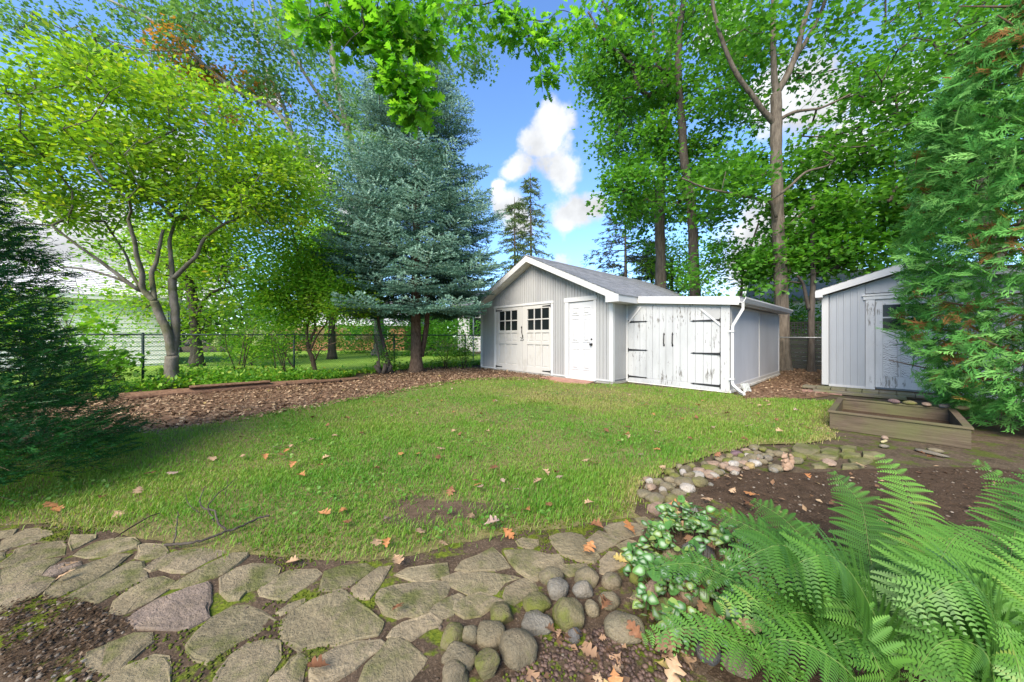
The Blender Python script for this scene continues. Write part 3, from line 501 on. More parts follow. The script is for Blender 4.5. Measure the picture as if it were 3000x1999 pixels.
def m_stone(name, stops, moss=.62, mosscol=(.10, .12, .02), scale=5.0, bumps=.8):
    q = Mat(name); q.scatter_coords()
    base = q.ramp(q.orand(), stops)
    f = q.noise(scale, 8, .6); g = q.noise(scale * 10, 6, .7)
    big = q.noise(scale * .55, 5, .6, (1, 1, 1), 'Object', 1.2)
    base = q.mix(q.ramp(big, [(.42, (0, 0, 0)), (.62, (.4, .4, .4))]), base, (.25, .20, .135))
    c = q.mix(1.0, base, q.ramp(f, [(.25, (.62, .62, .6)), (.75, (1.25, 1.22, 1.15))]), 'MULTIPLY')
    c = q.mix(1.0, c, q.ramp(g, [(.3, (.75, .74, .72)), (.7, (1.2, 1.2, 1.2))]), 'MULTIPLY')
    mk = q.ramp(q.math('ADD', q.noise(scale * .9, 6, .65), q.math('MULTIPLY', g, .2)), [(moss, (0, 0, 0)), (moss + .16, (.8, .8, .8))])
    c = q.mix(mk, c, mosscol)
    pit_shade = q.vor(scale * 7).outputs['Distance']
    c = q.mix(q.ramp(pit_shade, [(.05, (.6, .6, .6)), (.13, (0, 0, 0))]), c, (.05, .045, .035))  # dark dots put the shade of pits into the colour, without relief
    q.col(c).rough(.88, .2)
    st = q.noise(scale * 1.6, 7, .65, (1, 3.2, 1), 'Object', .6)
    q.bump(q.math('ADD', q.math('MULTIPLY', f, 1.4), q.math('ADD', g, q.math('MULTIPLY', st, .7))), bumps, .022); return q.m


M_flag = m_stone('flagstone', [(0, (.19, .165, .103)), (.3, (.25, .215, .138)), (.6, (.22, .188, .125)), (.8, (.30, .25, .172)), (1, (.205, .18, .113))], .60, (.085, .10, .02))
M_flagpurple = m_stone('purplish flagstone', [(0, (.20, .16, .135)), (1, (.22, .175, .15))], .75)
M_flagmoss = m_stone('mossy flagstone', [(0, (.15, .145, .075)), (1, (.20, .185, .10))], .54, (.09, .11, .02))
MC = {'o': m_stone('olive cobble', [(0, (.155, .137, .088)), (.5, (.21, .188, .128)), (1, (.18, .156, .11))], .66, scale=9),
      'm': m_stone('mossy cobble', [(0, (.14, .13, .065)), (1, (.18, .165, .09))], .52, (.13, .15, .025), 9),
      'g': m_stone('grey cobble', [(0, (.18, .17, .145)), (1, (.24, .23, .205))], .75, scale=9),
      'p': m_stone('pinkish cobble', [(0, (.27, .19, .15)), (1, (.33, .245, .195))], .78, scale=9),
      'w': m_stone('pale cobble', [(0, (.32, .305, .28)), (1, (.42, .40, .38))], .85, scale=9),
      'd': m_stone('dark slate cobble', [(0, (.075, .08, .09)), (1, (.12, .125, .135))], .8, scale=9),
      'u': m_stone('purple cobble', [(0, (.13, .09, .105)), (1, (.15, .10, .12))], .85, scale=9),
      'y': m_stone('yellow cobble', [(0, (.40, .30, .14)), (1, (.42, .32, .16))], .8, scale=9)}


def m_white(name, c=(.50, .50, .49), dirt=(.38, .36, .31), amt=.62):
    q = Mat(name)
    k = q.ramp(q.noise(3, 8, .65, (1, 1, .5)), [(amt, (0, 0, 0)), (amt + .2, (.6, .6, .6))])
    q.col(q.mix(k, c, dirt)).rough(.45, .4); q.bump(q.noise(40, 4), .08, .003); return q.m


M_white = m_white('white trim')
M_dirtywhite = m_white('weathered white trim', (.62, .61, .56), (.30, .27, .22), .5)
M_door = m_white('white steel door', (.47, .475, .48), (.40, .37, .33), .62)
M_leafdoor = m_white('cream garage door', (.43, .42, .395), (.27, .24, .20), .55)


def m_siding(name, c):
    q = Mat(name)
    f = q.noise(2.2, 6, .6, (1, 1, .35))
    v = q.mix(1., c, q.ramp(q.orand(), [(0, (.95, .95, .96)), (1, (1.04, 1.04, 1.03))]), 'MULTIPLY')
    q.col(q.mix(q.ramp(f, [(.45, (0, 0, 0)), (.85, (.45, .45, .45))]), v, tuple(x * .72 for x in c))).rough(.42, .45)
    q.bump(q.noise(30, 3, .5, (1, 1, .08)), .12, .003); return q.m


M_siding = m_siding('grey aluminium siding', (.32, .32, .315))
M_siding2 = m_siding('pale blue siding', (.35, .365, .385))


def m_bead():
    q = Mat('grooved panel')
    mp = q.new('ShaderNodeMapping'); q.lk(q.tc.outputs['Object'], mp.inputs[0])
    w = q.new('ShaderNodeTexWave', wave_type='BANDS', bands_direction='Y'); w.inputs['Scale'].default_value = 4.2; w.inputs['Distortion'].default_value = 0
    q.lk(mp.outputs[0], w.inputs['Vector'])
    h = q.ramp(w.outputs['Fac'], [(0, (0, 0, 0)), (.16, (1, 1, 1))])
    q.col(q.ramp(q.noise(2, 6, .6, (1, 1, .4)), [(.3, (.40, .42, .46)), (.8, (.50, .52, .56))])).rough(.45, .4); q.bump(h, .7, .008); return q.m


M_bead = m_bead()


def m_peel(name, paint=(.42, .43, .43), wood=(.10, .09, .075), amt=.60):
    q = Mat(name)
    a = q.noise(19, 9, .74, (1.6, 1.6, .26)); b = q.noise(1.6, 3, .5)
    k = q.math('ADD', q.math('MULTIPLY', a, .8), q.math('MULTIPLY', b, .32))
    mk = q.ramp(k, [(amt + .045, (0, 0, 0)), (amt + .075, (.9, .9, .9))])
    dirty = q.ramp(q.noise(3, 7, .65, (1, 1, .25)), [(.4, paint), (.8, tuple(x * .74 for x in paint))])
    fine = q.ramp(q.noise(26, 6, .7, (2, 2, .10)), [(.62, (0, 0, 0)), (.70, (.45, .45, .45))])
    c = q.mix(fine, dirty, tuple(x * .55 for x in paint))
    q.col(q.mix(mk, c, wood)).rough(.7, .25); q.bump(q.math('ADD', q.math('MULTIPLY', mk, -.6), q.noise(22, 5, .6, (2, 2, .1))), .35, .004); return q.m


M_peel = m_peel('peeling white planks')
M_peel2 = m_peel('flaking white panel', (.54, .54, .535), (.20, .19, .17), .585)
M_iron = plain('black iron', (.014, .014, .015), .5, .4)
M_glass = plain('dark window glass', (.010, .013, .014), .10, .22)
M_chain = plain('green coated steel', (.03, .06, .05), .5, .4)
M_galv = plain('galvanised steel', (.35, .36, .36), .45, .5, metal=.6)
M_concrete = plain('concrete', (.30, .29, .26), .9, .2, .25, 5, .5)
M_redslab = plain('reddish slab', (.36, .20, .15), .9, .2, .25, 6, .5)


def m_wood(name, c0, c1, green=None):
    q = Mat(name); f = q.noise(7, 8, .65, (.35, 6, 6))
    c = q.ramp(f, [(.3, c0), (.72, c1)])
    c = q.mix(1., c, q.ramp(q.orand(), [(0, (.8, .8, .8)), (1, (1.15, 1.12, 1.1))]), 'MULTIPLY')
    if green: c = q.mix(q.ramp(q.noise(2.4, 5), [(.42, (0, 0, 0)), (.68, (.75, .75, .75))]), c, green)
    q.col(c).rough(.85, .2); q.bump(f, .6, .01); return q.m


M_bedwood = m_wood('weathered planter wood', (.06, .045, .03), (.145, .112, .078), (.095, .10, .04))
M_deck = m_wood('weathered deck boards', (.14, .12, .085), (.29, .25, .185), (.17, .18, .07))
M_timber = m_wood('split cedar timber', (.075, .04, .024), (.24, .145, .09))
M_fencewood = m_wood('shade darkened fence boards', (.018, .02, .019), (.042, .043, .04))  # dark wood, lowered further so the colour carries the shade it stands in
M_timber_pale = plain('pale yellow wood', (.34, .30, .16), .8, .2, .2, 10)
M_brick = plain('paver brick', (.27, .16, .13), .9, .2, .3, 12, .4)


def m_shingle(name, c0, c1):
    q = Mat(name); a = q.attr('rnd')
    c = q.mix(q.noise(160, 3, .7), q.ramp(a, [(0, c0), (1, c1)]), tuple(x * 1.5 for x in c1))
    q.col(c).rough(.95, .15); q.bump(q.noise(200, 2), .4, .003); return q.m


M_shingle = m_shingle('grey asphalt shingle', (.10, .105, .115), (.21, .215, .225))
M_palesh = m_shingle('pale grey shingle', (.36, .36, .37), (.50, .50, .50))
M_clap = plain('white clapboard', (.62, .62, .60), .5, .3, .05, 2)
M_brickwall = plain('brown brick house', (.34, .16, .09), .9, .2, .2, 8)
M_terra = plain('tan clay', (.27, .18, .12), .75, .3, .15, 30, .2)

# ------------------------------------------------------------------ ground sheets
def smooth_poly(poly, n=3, jit=.0):
    P = np.array(poly, float); out = []
    m = len(P)
    for i in range(m):
        p0, p1, p2, p3 = P[(i - 1) % m], P[i], P[(i + 1) % m], P[(i + 2) % m]
        for k in range(n):
            t = k / n
            out.append(.5 * ((2 * p1) + (-p0 + p2) * t + (2 * p0 - 5 * p1 + 4 * p2 - p3) * t * t + (-p0 + 3 * p1 - 3 * p2 + p3) * t ** 3))
    out = np.array(out)
    if jit: out += rng.normal(0, jit, out.shape)
    return out


def sheet(name, poly, z, m, label, cat):
    from mathutils.geometry import tessellate_polygon
    tr = tessellate_polygon([[Vector((x, y, 0)) for x, y in poly]])
    V = np.array([(x, y, z) for x, y in poly]); F = np.array([t[::-1] for t in tr])
    a, b, c = V[F[:, 0]], V[F[:, 1]], V[F[:, 2]]
    fl = np.cross(b - a, c - a)[:, 2] < 0
    F[fl] = F[fl][:, ::-1]
    return tag(npmesh(name, V, F, m), label, cat, None, 'structure')


sheet('ground', [(-400, -60), (400, -60), (400, 500), (-400, 500)], -.012, M_ground, 'bare earth ground under the garden and beyond', 'ground')
lawn_poly = smooth_poly(LAWN, 2, .015)
sheet('lawn', lawn_poly, .004, M_thatch, 'patchy green lawn between the flagstone path and the sheds', 'lawn')
mulch_poly = smooth_poly(MULCH, 2, .02)
bp = np.array(BARE[0]); M_bare = m_soil('worn lawn soil', (.055, .038, .024), (.15, .105, .07), 14); sheet('bare_patch', [tuple(bp + np.array([math.cos(t) * .40, math.sin(t) * .19]) * (1 + .3 * math.sin(3 * t + 1) + .15 * math.sin(7 * t) + random.uniform(-.1, .1))) for t in np.arange(0, 6.28, .2)], 0.0075, M_bare, 'bare brown soil patch worn into the near lawn', 'bare patch')
sheet('mulch_bed', mulch_poly, .0, M_mulchsoil, 'strip of red brown mulch with dry leaves beside the split timbers', 'flower bed')
sheet('mulch_path', smooth_poly(MULCH_SIDE, 2, .02), .0, M_mulchsoil, 'mulch covered gap between the two sheds', 'path')
sheet('soil_bed', smooth_poly(BED_SOIL, 2, .02), .0, M_soil, 'bare dark soil of the bed behind the fern', 'flower bed')
nl = [tuple((np.array([-8.78, 7.97, 0]) + D2 * s + D1 * o)[:2]) for s, o in ((-8, .35), (14.5, .35), (14.5, 16), (-8, 26))]
sheet('neighbour_lawn', nl, -.004, M_nlawn, 'bright mown lawn of the neighbour behind the chain link fence', 'lawn')
path = thing('stone_path', 'crazy paved path of mossy flagstones along the front of the lawn', 'path', (0, 0, 0), kind='structure')
pp = [(-9.5, .6), (-9.5, 2.6), (-5, 2.5), (-3, 2.3), (-1.6, 2.1), (-.6, 2.05), (.2, 2.3), (1.0, 2.7), (1.5, 2.4), (1.2, 1.5), (.7, 1.2), (.5, .6)]
o = sheet('path_bed', smooth_poly(pp, 3, .02), .002, M_pathsoil, None, None); o.parent = path


def flagstone(poly, m, h, name='flagstone'):
    P = np.array(poly, float)
    c = P.mean(0)
    # resample the outline with a slightly chipped edge
    seg = []
    n = len(P)
    for i in range(n):
        a, b = P[i], P[(i + 1) % n]; k = max(1, int(np.linalg.norm(b - a) / .09))
        for j in range(min(k, 5)): seg.append(a + (b - a) * j / min(k, 5))
    Q = np.array(seg); Q += rng.normal(0, .004, Q.shape); n = len(Q)
    area = sum(Q[i][0] * Q[(i + 1) % n][1] - Q[(i + 1) % n][0] * Q[i][1] for i in range(n))
    if area < 0: Q = Q[::-1]
    d = Q - c; L = np.linalg.norm(d, axis=1, keepdims=True); d = d * (L + .011) / L; L = L + .011
    tilt = rng.normal(0, .012, 2)
    rings = []
    for ins, z in ((-.008, -.02), (-.002, h * .62), (.004, h * .92), (.014, h)):
        q = c + d * np.maximum(0.05, (L - ins) / L)
        zz = z + (q - c) @ tilt + (rng.normal(0, .0018, n) if z > 0 else 0)
        rings.append(np.column_stack([q - c, zz]))
    V = np.concatenate(rings + [np.array([[0, 0, h + .003]])])
    f = []
    for r in range(3):
        for i in range(n):
            j = (i + 1) % n
            f.append((r * n + i, r * n + j, (r + 1) * n + j, (r + 1) * n + i))
    for i in range(n): f.append((3 * n + i, 3 * n + (i + 1) % n, 4 * n))
    me = bpy.data.meshes.new(name); me.from_pydata(V.tolist(), [], f)
    me.update(); me.materials.append(m)
    return link(name, me, path, (c[0], c[1], 0))


for i, s in enumerate(FLAGSTONES):
    flagstone(s, M_flagpurple if i in (9, 18) else M_flag, random.uniform(.006, .012))
for s in MOSSY_FLAGS: flagstone(s, M_flagmoss, random.uniform(.014, .022))
# stones of the path further left, outside the photograph's edge
for cx, cy, r in ((-4.0, 1.75, .32), (-3.6, 1.35, .28), (-4.5, 2.1, .3), (-4.7, 1.5, .33), (-5.3, 1.9, .35)):
    flagstone([(cx + r * math.cos(t) * random.uniform(.8, 1.1), cy + r * .7 * math.sin(t) * random.uniform(.8, 1.1)) for t in np.arange(0, 6.28, .8)], M_flag, .03)

# ------------------------------------------------------------------ cobbles
import bmesh
def ico(sub):
    bm = bmesh.new(); bmesh.ops.create_icosphere(bm, subdivisions=sub, radius=1)
    v = np.array([x.co[:] for x in bm.verts]); f = np.array([[a.index for a in x.verts] for x in bm.faces]); bm.free(); return v, f
ICO3, ICO2, ICO1 = ico(3), ico(2), ico(1)


def cobble(parent, x, y, a, b, hz, c, angular=False):
    v, f = ICO3; v = v.copy()
    s = rng.random(3) * 20
    d = np.array([mnoise.noise(Vector(p * 1.2 + s)) for p in v]); v *= (1 + .26 * d)[:, None]
    d2 = np.array([mnoise.noise(Vector(p * 2.6 + s)) for p in v]); v *= (1 + (.16 if angular else .09) * d2)[:, None]
    if angular:
        for _ in range(5):
            nrm = unit(rng.normal(0, 1, 3)); t = v @ nrm; k = .66
            v -= np.maximum(t - k, 0)[:, None] * nrm
    else:
        v = np.sign(v) * np.abs(v) ** .93
    v *= (a, b, hz)
    me = bpy.data.meshes.new('cobble'); me.from_pydata(v.tolist(), [], f.tolist())
    me.polygons.foreach_set('use_smooth', np.ones(len(f), bool)); me.update(); me.materials.append(MC[c])
    o = link('cobble', me, parent, (x - parent.location.x, y - parent.location.y, hz * .45), (0, 0, random.uniform(-.35, .35)))
    return o


edge1 = thing('stone_edging', 'edging of large mossy boulders between the flagstone path and the fern', 'edging', (.7, 1.3, 0))
for i, (x, y, a, h, c) in enumerate(COBBLES_PATH):
    cobble(edge1, x, y, a, min(a * random.uniform(.75, 1.05), h * 1.1 + .02), max(.035, h * .72), c, i in (0, 5, 6, 9, 11, 13, 19, 20))
edge2 = thing('cobble_edging', 'curved heap of small pale and pinkish cobbles between lawn and soil bed', 'edging', (2, 2.8, 0))
for i, (x, y, a, h, c) in enumerate(COBBLES_BED):
    cobble(edge2, x, y, a, a * random.uniform(.7, 1.0), max(.03, min(h * .85, a * .75)), c, c in 'gp' and i % 2 == 0)
pts = [(x, y) for x, y, *_ in COBBLES_BED]
for x, y in pts[:44]:                                  # small stones wedged between
    if random.random() < .8:
        r = random.uniform(.018, .04); cobble(edge2, x + random.gauss(0, .09), y + random.gauss(0, .09), r, r * .8, r * .6, random.choice('oogpw'))

# ------------------------------------------------------------------ big garage
garage = thing('garage', 'pale grey sided garage with shingled gable roof, double doors and a white entry door', 'garage', (2.53, 8.4, 0), YAW)
SL = (3.65 - 2.2) / 3.1
def zroof(x): return 2.2 + (.35 - x) * SL if x > -2.75 else 2.2 + (x + 5.85) * SL
def zund(x): return zroof(x) - .17
q = MB(); q.prism([(-5.48, .02), (-.02, .02), (-.02, zund(-.02)), (-2.75, zund(-2.75)), (-5.48, zund(-5.48))], .02, 7.3)
q.build('wall', M_siding, garage)
q = MB(); q.box(-5.52, .02, -.015, 7.32, -.05, .045); q.build('foundation', M_concrete, garage)
zones = [(-4.71, -1.953, 2.235), (-1.512, -.4626, 2.265)]
cuts = sorted(set([round(-.07 - .2 * i, 3) for i in range(27)] + [-5.43, -4.71, -1.953, -1.512, -.4626]))
cuts = [c for i, c in enumerate(cuts) if i == 0 or c - cuts[i - 1] > .035 or c in (-1.953, -1.512, -.4626)]
for a, b in zip(cuts[:-1], cuts[1:]):
    z0 = .09; mid = (a + b) / 2
    for u, v, h in zones:
        if u - .001 <= mid <= v + .001: z0 = h
    if b - a < .012: continue
    q = MB(); g = .007
    for k, (s, e) in enumerate(((a + g, (a + b) / 2 - .0045), ((a + b) / 2 + .0045, b - g)) if b - a > .12 else ((a + g, b - g),)):
        tp = [(e, zund(e) - .012), (s, zund(s) - .012)]
        if s < -2.75 < e: tp = [(e, zund(e) - .012), (-2.75, zund(-2.75) - .012), (s, zund(s) - .012)]
        q.prism([(s, z0), (e, z0)] + tp, -.024 if k == 0 else -.020, .02)
    q.build('siding_panel', M_siding, garage)
for x0, s in ((0, 1), (-5.5, -1)):                      # side walls
    for j in range(4 if s > 0 else 36):
        q = MB(); ya = .07 + .2 * j
        if s > 0 and ya + .19 > .66: break
        q.box(x0 - .018, x0 + .018, ya, ya + .192, .09, 2.03); q.build('siding_panel', M_siding, garage)
for x in (-.035, -5.465):
    q = MB(); q.bevbox(x - .055, x + .055, -.034, .06, .05, 2.03); q.build('corner_trim', M_white, garage)
q = MB(); q.box(-5.41, -4.71, -.034, .0, .05, .09); q.box(-1.953, -1.512, -.034, 0, .05, .09); q.box(-.4626, -.095, -.034, 0, .05, .09); q.build('base_trim', M_white, garage)

# roof: deck, soffits, fascias, shingle courses
for s in (1, -1):
    def X(x): return x if s > 0 else -5.5 - x
    q = MB(); poly = [(X(.35), 2.2 - .03), (X(-2.75), 3.65 - .03), (X(-2.75), 3.65 - .15), (X(.35), 2.2 - .15)]
    q.prism(poly if s > 0 else poly[::-1], -.34, 7.66); q.build('roof_deck', M_white, garage)
    q = MB(); poly = [(X(.37), 2.2 - .012), (X(-2.75), 3.655), (X(-2.75), 3.655 - .19), (X(.37), 2.2 - .19)]
    q.prism(poly if s > 0 else poly[::-1], -.365, -.341); q.build('rake_fascia', M_white, garage)
    q = MB()
    for j in range(3):
        poly = [(X(.30), 2.035 + .0), (X(.02), zund(.02)), (X(-2.75), zund(-2.75)), (X(-2.75), zund(-2.75) - .01), (X(.02), zund(.02) - .01), (X(.30), 2.02)]
        q.prism(poly if s > 0 else poly[::-1], -.34 + .107 * j, -.34 + .107 * (j + 1) - .006)
    q.build('soffit', M_dirtywhite, garage)
    q = MB(); xa, xb = sorted((X(.02), X(.372)))
    q.box(xa, xb, -.37, .62 if s > 0 else 7.6, 2.02, 2.195); q.build('eave_box', M_white, garage)
    q = MB(); Ls = math.hypot(3.14, 1.47); ux, uz = 3.14 / Ls, 1.47 / Ls
    rows = int(Ls / .135)
    for r in range(rows):
        v0 = r * .135; v1 = min(v0 + .15, Ls); y = -.385 - random.random() * .1
        while y < 7.68:
            w = random.choice((.16, .2, .3, .33)); ya, yb = max(y, -.385), min(y + w - .004, 7.69); y += w
            if yb - ya < .02: continue
            th = .016 + random.random() * .007
            def pt(v, yy, e): return (X(.39 - v * ux), yy, 2.178 + v * uz + e)
            vs = [pt(v0, ya, th), pt(v0, yb, th), pt(v1, yb, .006), pt(v1, ya, .006), pt(v0, ya, -.004), pt(v0, yb, -.004)]
            fs = [(0, 1, 2, 3), (4, 5, 1, 0)]
            q.add(vs, fs if s > 0 else [f[::-1] for f in fs], max(.02, random.random()))
    q.build('shingles', M_shingle, garage, kind='stuff')
q = MB(); q.prism([(-2.60, 3.61), (-2.75, 3.68), (-2.90, 3.61), (-2.90, 3.595), (-2.75, 3.662), (-2.60, 3.595)], -.38, 7.68, .3); q.build('ridge_cap', M_shingle, garage)

# the pair of hinged garage doors
q = MB(); q.bevbox(-4.71, -4.60, -.045, .0, .03, 2.20); q.bevbox(-2.035, -1.953, -.045, .0, .03, 2.20); q.bevbox(-4.73, -1.935, -.055, .0, 2.165, 2.235)
q.build('door_casing', M_white, garage)
for (xa, xb, wa, wb) in ((-4.595, -3.275, -4.437, -3.507), (-3.265, -2.04, -3.04, -2.115)):
    q = MB(); q.box(xa, xb, -.004, .018, .05, 2.16)
    fr = [(xa, wa, .05, 2.16), (wb, xb, .05, 2.16), (wa, wb, 2.045, 2.16), (wa, wb, 1.30, 1.39), (wa, wb, .93, 1.03), (wa, wb, .05, .25)]
    for a, b, c, d in fr: q.bevbox(a, b, -.032, -.0045, c, d, .006)
    leaf = q.build('door_leaf', M_leafdoor, garage)
    w = (wb - wa) / 3
    q = MB()
    for k in (1, 2):
        xm = wa + w * k; q.bevbox(xm - .018, xm + .018, -.030, -.0045, 1.39, 2.045, .004); q.bevbox(xm - .04, xm + .04, -.030, -.0045, .25, .93, .006); q.bevbox(xm - .04, xm + .04, -.030, -.0045, 1.03, 1.30, .006)
    for k in range(3): q.bevbox(wa + w * k + (.018 if k else 0), wa + w * (k + 1) - (.018 if k < 2 else 0), -.029, -.0045, 1.70, 1.735, .004)
    q.build('muntin', M_leafdoor, leaf)
    for k in range(3):
        for c, d in ((1.39, 1.70), (1.735, 2.045)):
            q = MB(); q.box(wa + w * k + .02, wa + w * (k + 1) - .02, -.0085, -.0045, c, d); q.build('pane', M_glass, leaf)
        for c, d in ((.25, .93), (1.03, 1.30)):
            q = MB(); q.bevbox(wa + w * k + .065, wa + w * (k + 1) - .065, -.013, -.0045, c + .03, d - .03, .006); q.build('panel', M_leafdoor, leaf)


def strap(x, z, ln, sgn, y, parent, m=M_iron):
    """strap hinge with a spear tip; sgn is the way the strap runs"""
    q = MB()
    p = [(x, z + .026), (x + sgn * ln * .86, z + .013), (x + sgn * ln * .87, z + .022), (x + sgn * ln, z), (x + sgn * ln * .87, z - .022), (x + sgn * ln * .86, z - .013), (x, z - .026)]
    q.prism(p if sgn < 0 else p[::-1], y - .006, y)
    q.tube([(x, y - .008, z - .05), (x, y - .008, z + .05)], .011, 8)
    for k in (.12, .35, .6): q.box(x + sgn * ln * k - .006, x + sgn * ln * k + .006, y - .010, y - .006, z - .006, z + .006)
    return q.build('strap_hinge', m, parent)


for x, z, s in ((-2.045, 2.10, -1), (-2.045, .14, -1), (-4.59, .14, 1), (-4.59, 2.08, 1)): strap(x, z, .34, s, -.033, garage)
q = MB(); q.tube([(-3.29, -.022, 1.47), (-3.27, -.05, 1.43), (-3.275, -.055, 1.34), (-3.25, -.05, 1.25), (-3.24, -.022, 1.2)], .010, 8)
q.prism([(-3.26, 1.47), (-3.29, 1.53), (-3.32, 1.47), (-3.29, 1.43)], -.038, -.031); q.prism([(-3.21, 1.20), (-3.24, 1.24), (-3.27, 1.20), (-3.24, 1.15)], -.038, -.031); q.build('door_pull', M_iron, garage, True)
fc = bpy.data.curves.new('house_number', 'FONT'); fc.body = "25"; fc.size = .165; fc.extrude = .004; fc.align_x = 'CENTER'; fc.space_character = 1.0
tmp = link('number_text', fc); bpy.context.view_layer.update()
me = bpy.data.meshes.new_from_object(tmp.evaluated_get(bpy.context.evaluated_depsgraph_get())); bpy.data.objects.remove(tmp); me.materials.clear(); me.materials.append(M_iron)
link('house_number', me, garage, (-3.27, -.036, 1.045), (R(90), 0, 0))

# entry door
q = MB(); q.bevbox(-1.512, -1.376, -.045, 0, .03, 2.14); q.bevbox(-.55, -.4626, -.045, 0, .03, 2.14); q.bevbox(-1.535, -.44, -.052, 0, 2.14, 2.265); q.build('door_casing', M_white, garage)
q = MB(); q.bevbox(-1.37, -.556, -.012, .018, .06, 2.125, .004); ed = q.build('entry_door', M_door, garage)
for a, b in ((-1.285, -1.015), (-.91, -.645)):
    for c, d in ((1.76, 1.98), (1.02, 1.68), (.27, .86)):
        q = MB()
        # moulded frame with a raised field
        vs = []
        for (i, y) in ((0, -.0125), (.014, -.026), (.030, -.0145), (.055, -.0145), (.08, -.030)):
            vs += [(a + i, y, c + i), (b - i, y, c + i), (b - i, y, d - i), (a + i, y, d - i)]
        fs = [(r * 4 + i, r * 4 + (i + 1) % 4, r * 4 + 4 + (i + 1) % 4, r * 4 + 4 + i) for r in range(4) for i in range(4)] + [(16, 17, 18, 19)]
        q.add(vs, fs); q.build('panel', M_door, ed)
q = MB()
for z, r in ((.98, .034), (1.115, .024)):
    q.tube([(-.625, -.012, z), (-.625, -.02, z), (-.625, -.022, z)], [r, r, r * .8], 12)
    if r > .03: q.tube([(-.625, -.022, z), (-.625, -.045, z), (-.625, -.058, z), (-.625, -.075, z), (-.625, -.085, z)], [.012, .012, .03, .032, .016], 12)
q.build('door_knob', M_iron, ed, True)
q = MB(); q.box(-1.46, -.50, -.06, .0, .02, .058); q.build('door_sill', M_dirtywhite, garage)
slab = MB(); slab.flat([(-2.1, -.12), (-.5, -.10), (-.35, -.62), (-1.3, -.70), (-2.0, -.55)], -.01, .022)
so = slab.build('doorstep_slab', M_redslab); so.location = garage.location; so.rotation_euler = (0, 0, YAW)
tag(so, 'flat reddish paving slab on the ground before the white entry door', 'paving slab')

# ------------------------------------------------------------------ lean-to on the garage's side
lean = thing('lean_to', 'low white lean-to shed with peeling plank doors against the garage', 'shed', tuple(Vector((2.53, 8.4, 0)) + Vector(D2 * .646)), YAW)
def zl(x): return 2.20 - (x - .4) * .088
q = MB(); q.prism([(.01, .03), (2.36, .03), (2.36, zl(2.36) - .16), (.01, zl(.01) - .16)], .03, 4.85); q.build('wall', M_peel, lean)
q = MB(); q.prism([(.05, .0), (2.40, .0), (2.40, .05), (.05, .05)], -.02, 4.87); q.build('sill_beam', M_dirtywhite, lean)
xs = np.linspace(.06, 2.19, 14)
for i, (a, b) in enumerate(zip(xs[:-1], xs[1:])):
    q = MB(); za, zb = zl(a) - .235, zl(b) - .235; g = .0035; yy = -.012 - random.random() * .005
    q.prism([(a + g, .145), (b - g, .145), (b - g, zb), (a + g, za)], yy, .03)
    q.build('plank', M_peel, lean)
q = MB(); q.bevbox(.05, 2.20, -.022, .03, .02, .14); q.build('bottom_rail', M_peel, lean)
q = MB(); q.bevbox(2.205, 2.38, -.028, .06, .02, zl(2.3) - .165); q.build('corner_post', M_peel, lean)
q = MB(); q.bevbox(.0, .055, -.03, .03, .02, zl(0) - .165); q.build('door_jamb', M_white, lean)
q = MB(); q.prism([(.06, zl(.06) - .232), (2.2, zl(2.2) - .232), (2.2, zl(2.2) - .165), (.06, zl(.06) - .165)], -.008, .03); q.build('header_board', M_peel, lean)
for sg, p in ((1, [(.06, 1.55), (.40, 1.945), (.06, 1.965)]), (-1, [(2.2, 1.47), (2.2, 1.775), (1.84, 1.805)])):
    q = MB(); q.prism(p[::-1], -.026, -.0185); q.build('corner_board', M_siding, lean)
    (xa, za), (xb, zb) = (p[0], p[1]) if sg > 0 else (p[0], p[2])
    q = MB(); q.prism([(xa, za), (xa, za - .055), (xb + sg * .045, zb - .005), (xb, zb)] if sg < 0 else [(xa, za), (xb, zb), (xb + .045, zb - .005), (xa, za - .055)], -.036, -.0185); q.build('corner_brace', M_white, lean)
for z in (1.565, .84, .15):
    strap(.075, z, .52, 1, -.0185, lean); strap(2.20, z - .025, .60, -1, -.024, lean)
for x in (1.0, 1.20):
    q = MB(); q.tube([(x, -.018, 1.245), (x + .005, -.05, 1.20), (x + .008, -.06, 1.12), (x, -.05, 1.03), (x, -.018, .99)], .011, 8)
    for z in (1.24, .98): q.prism([(x + .022, z), (x, z + .05), (x - .022, z), (x, z - .04)], -.025, -.018)
    q.build('door_pull', M_iron, lean, True)
q = MB(); q.prism([(.02, zl(.02) - .155), (2.56, zl(2.56) - .155), (2.56, zl(2.56) - .03), (.02, zl(.02) - .03)], -.10, 4.95); q.build('roof_deck', M_dirtywhite, lean)
q = MB(); q.prism([(.40, zl(.4) - .17), (2.565, zl(2.565) - .17), (2.565, zl(2.565)), (.40, zl(.4))], -.125, -.101); q.prism([(.40, zl(.4) - .07), (2.565, zl(2.565) - .07), (2.565, zl(2.565) - .06), (.40, zl(.4) - .06)], -.131, -.125)
q.build('fascia_board', M_white, lean)
q = MB(); q.prism([(.36, zl(.36) - .029), (2.58, zl(2.58) - .029), (2.58, zl(2.58) + .004), (.36, zl(.36) + .004)], -.10, 4.97, .4); q.build('roof_felt', M_shingle, lean)
gz = zl(2.56)
q = MB(); q.prism([(2.566, gz - .13), (2.65, gz - .13), (2.69, gz - .05), (2.69, gz - .02), (2.68, gz - .02), (2.675, gz - .05), (2.64, gz - .115), (2.58, gz - .115), (2.58, gz - .02), (2.566, gz - .02)], -.13, 5.0); q.build('gutter', M_white, lean)
q = MB(); P = [(2.63, -.10, gz - .12), (2.62, -.06, gz - .25), (2.44, -.06, 1.42), (2.43, -.055, 1.3), (2.43, -.055, .25), (2.45, -.07, .17), (2.62, -.22, .07), (2.70, -.30, .05)]
q.tube(P, .036, 4); q.build('downspout', M_white, lean)
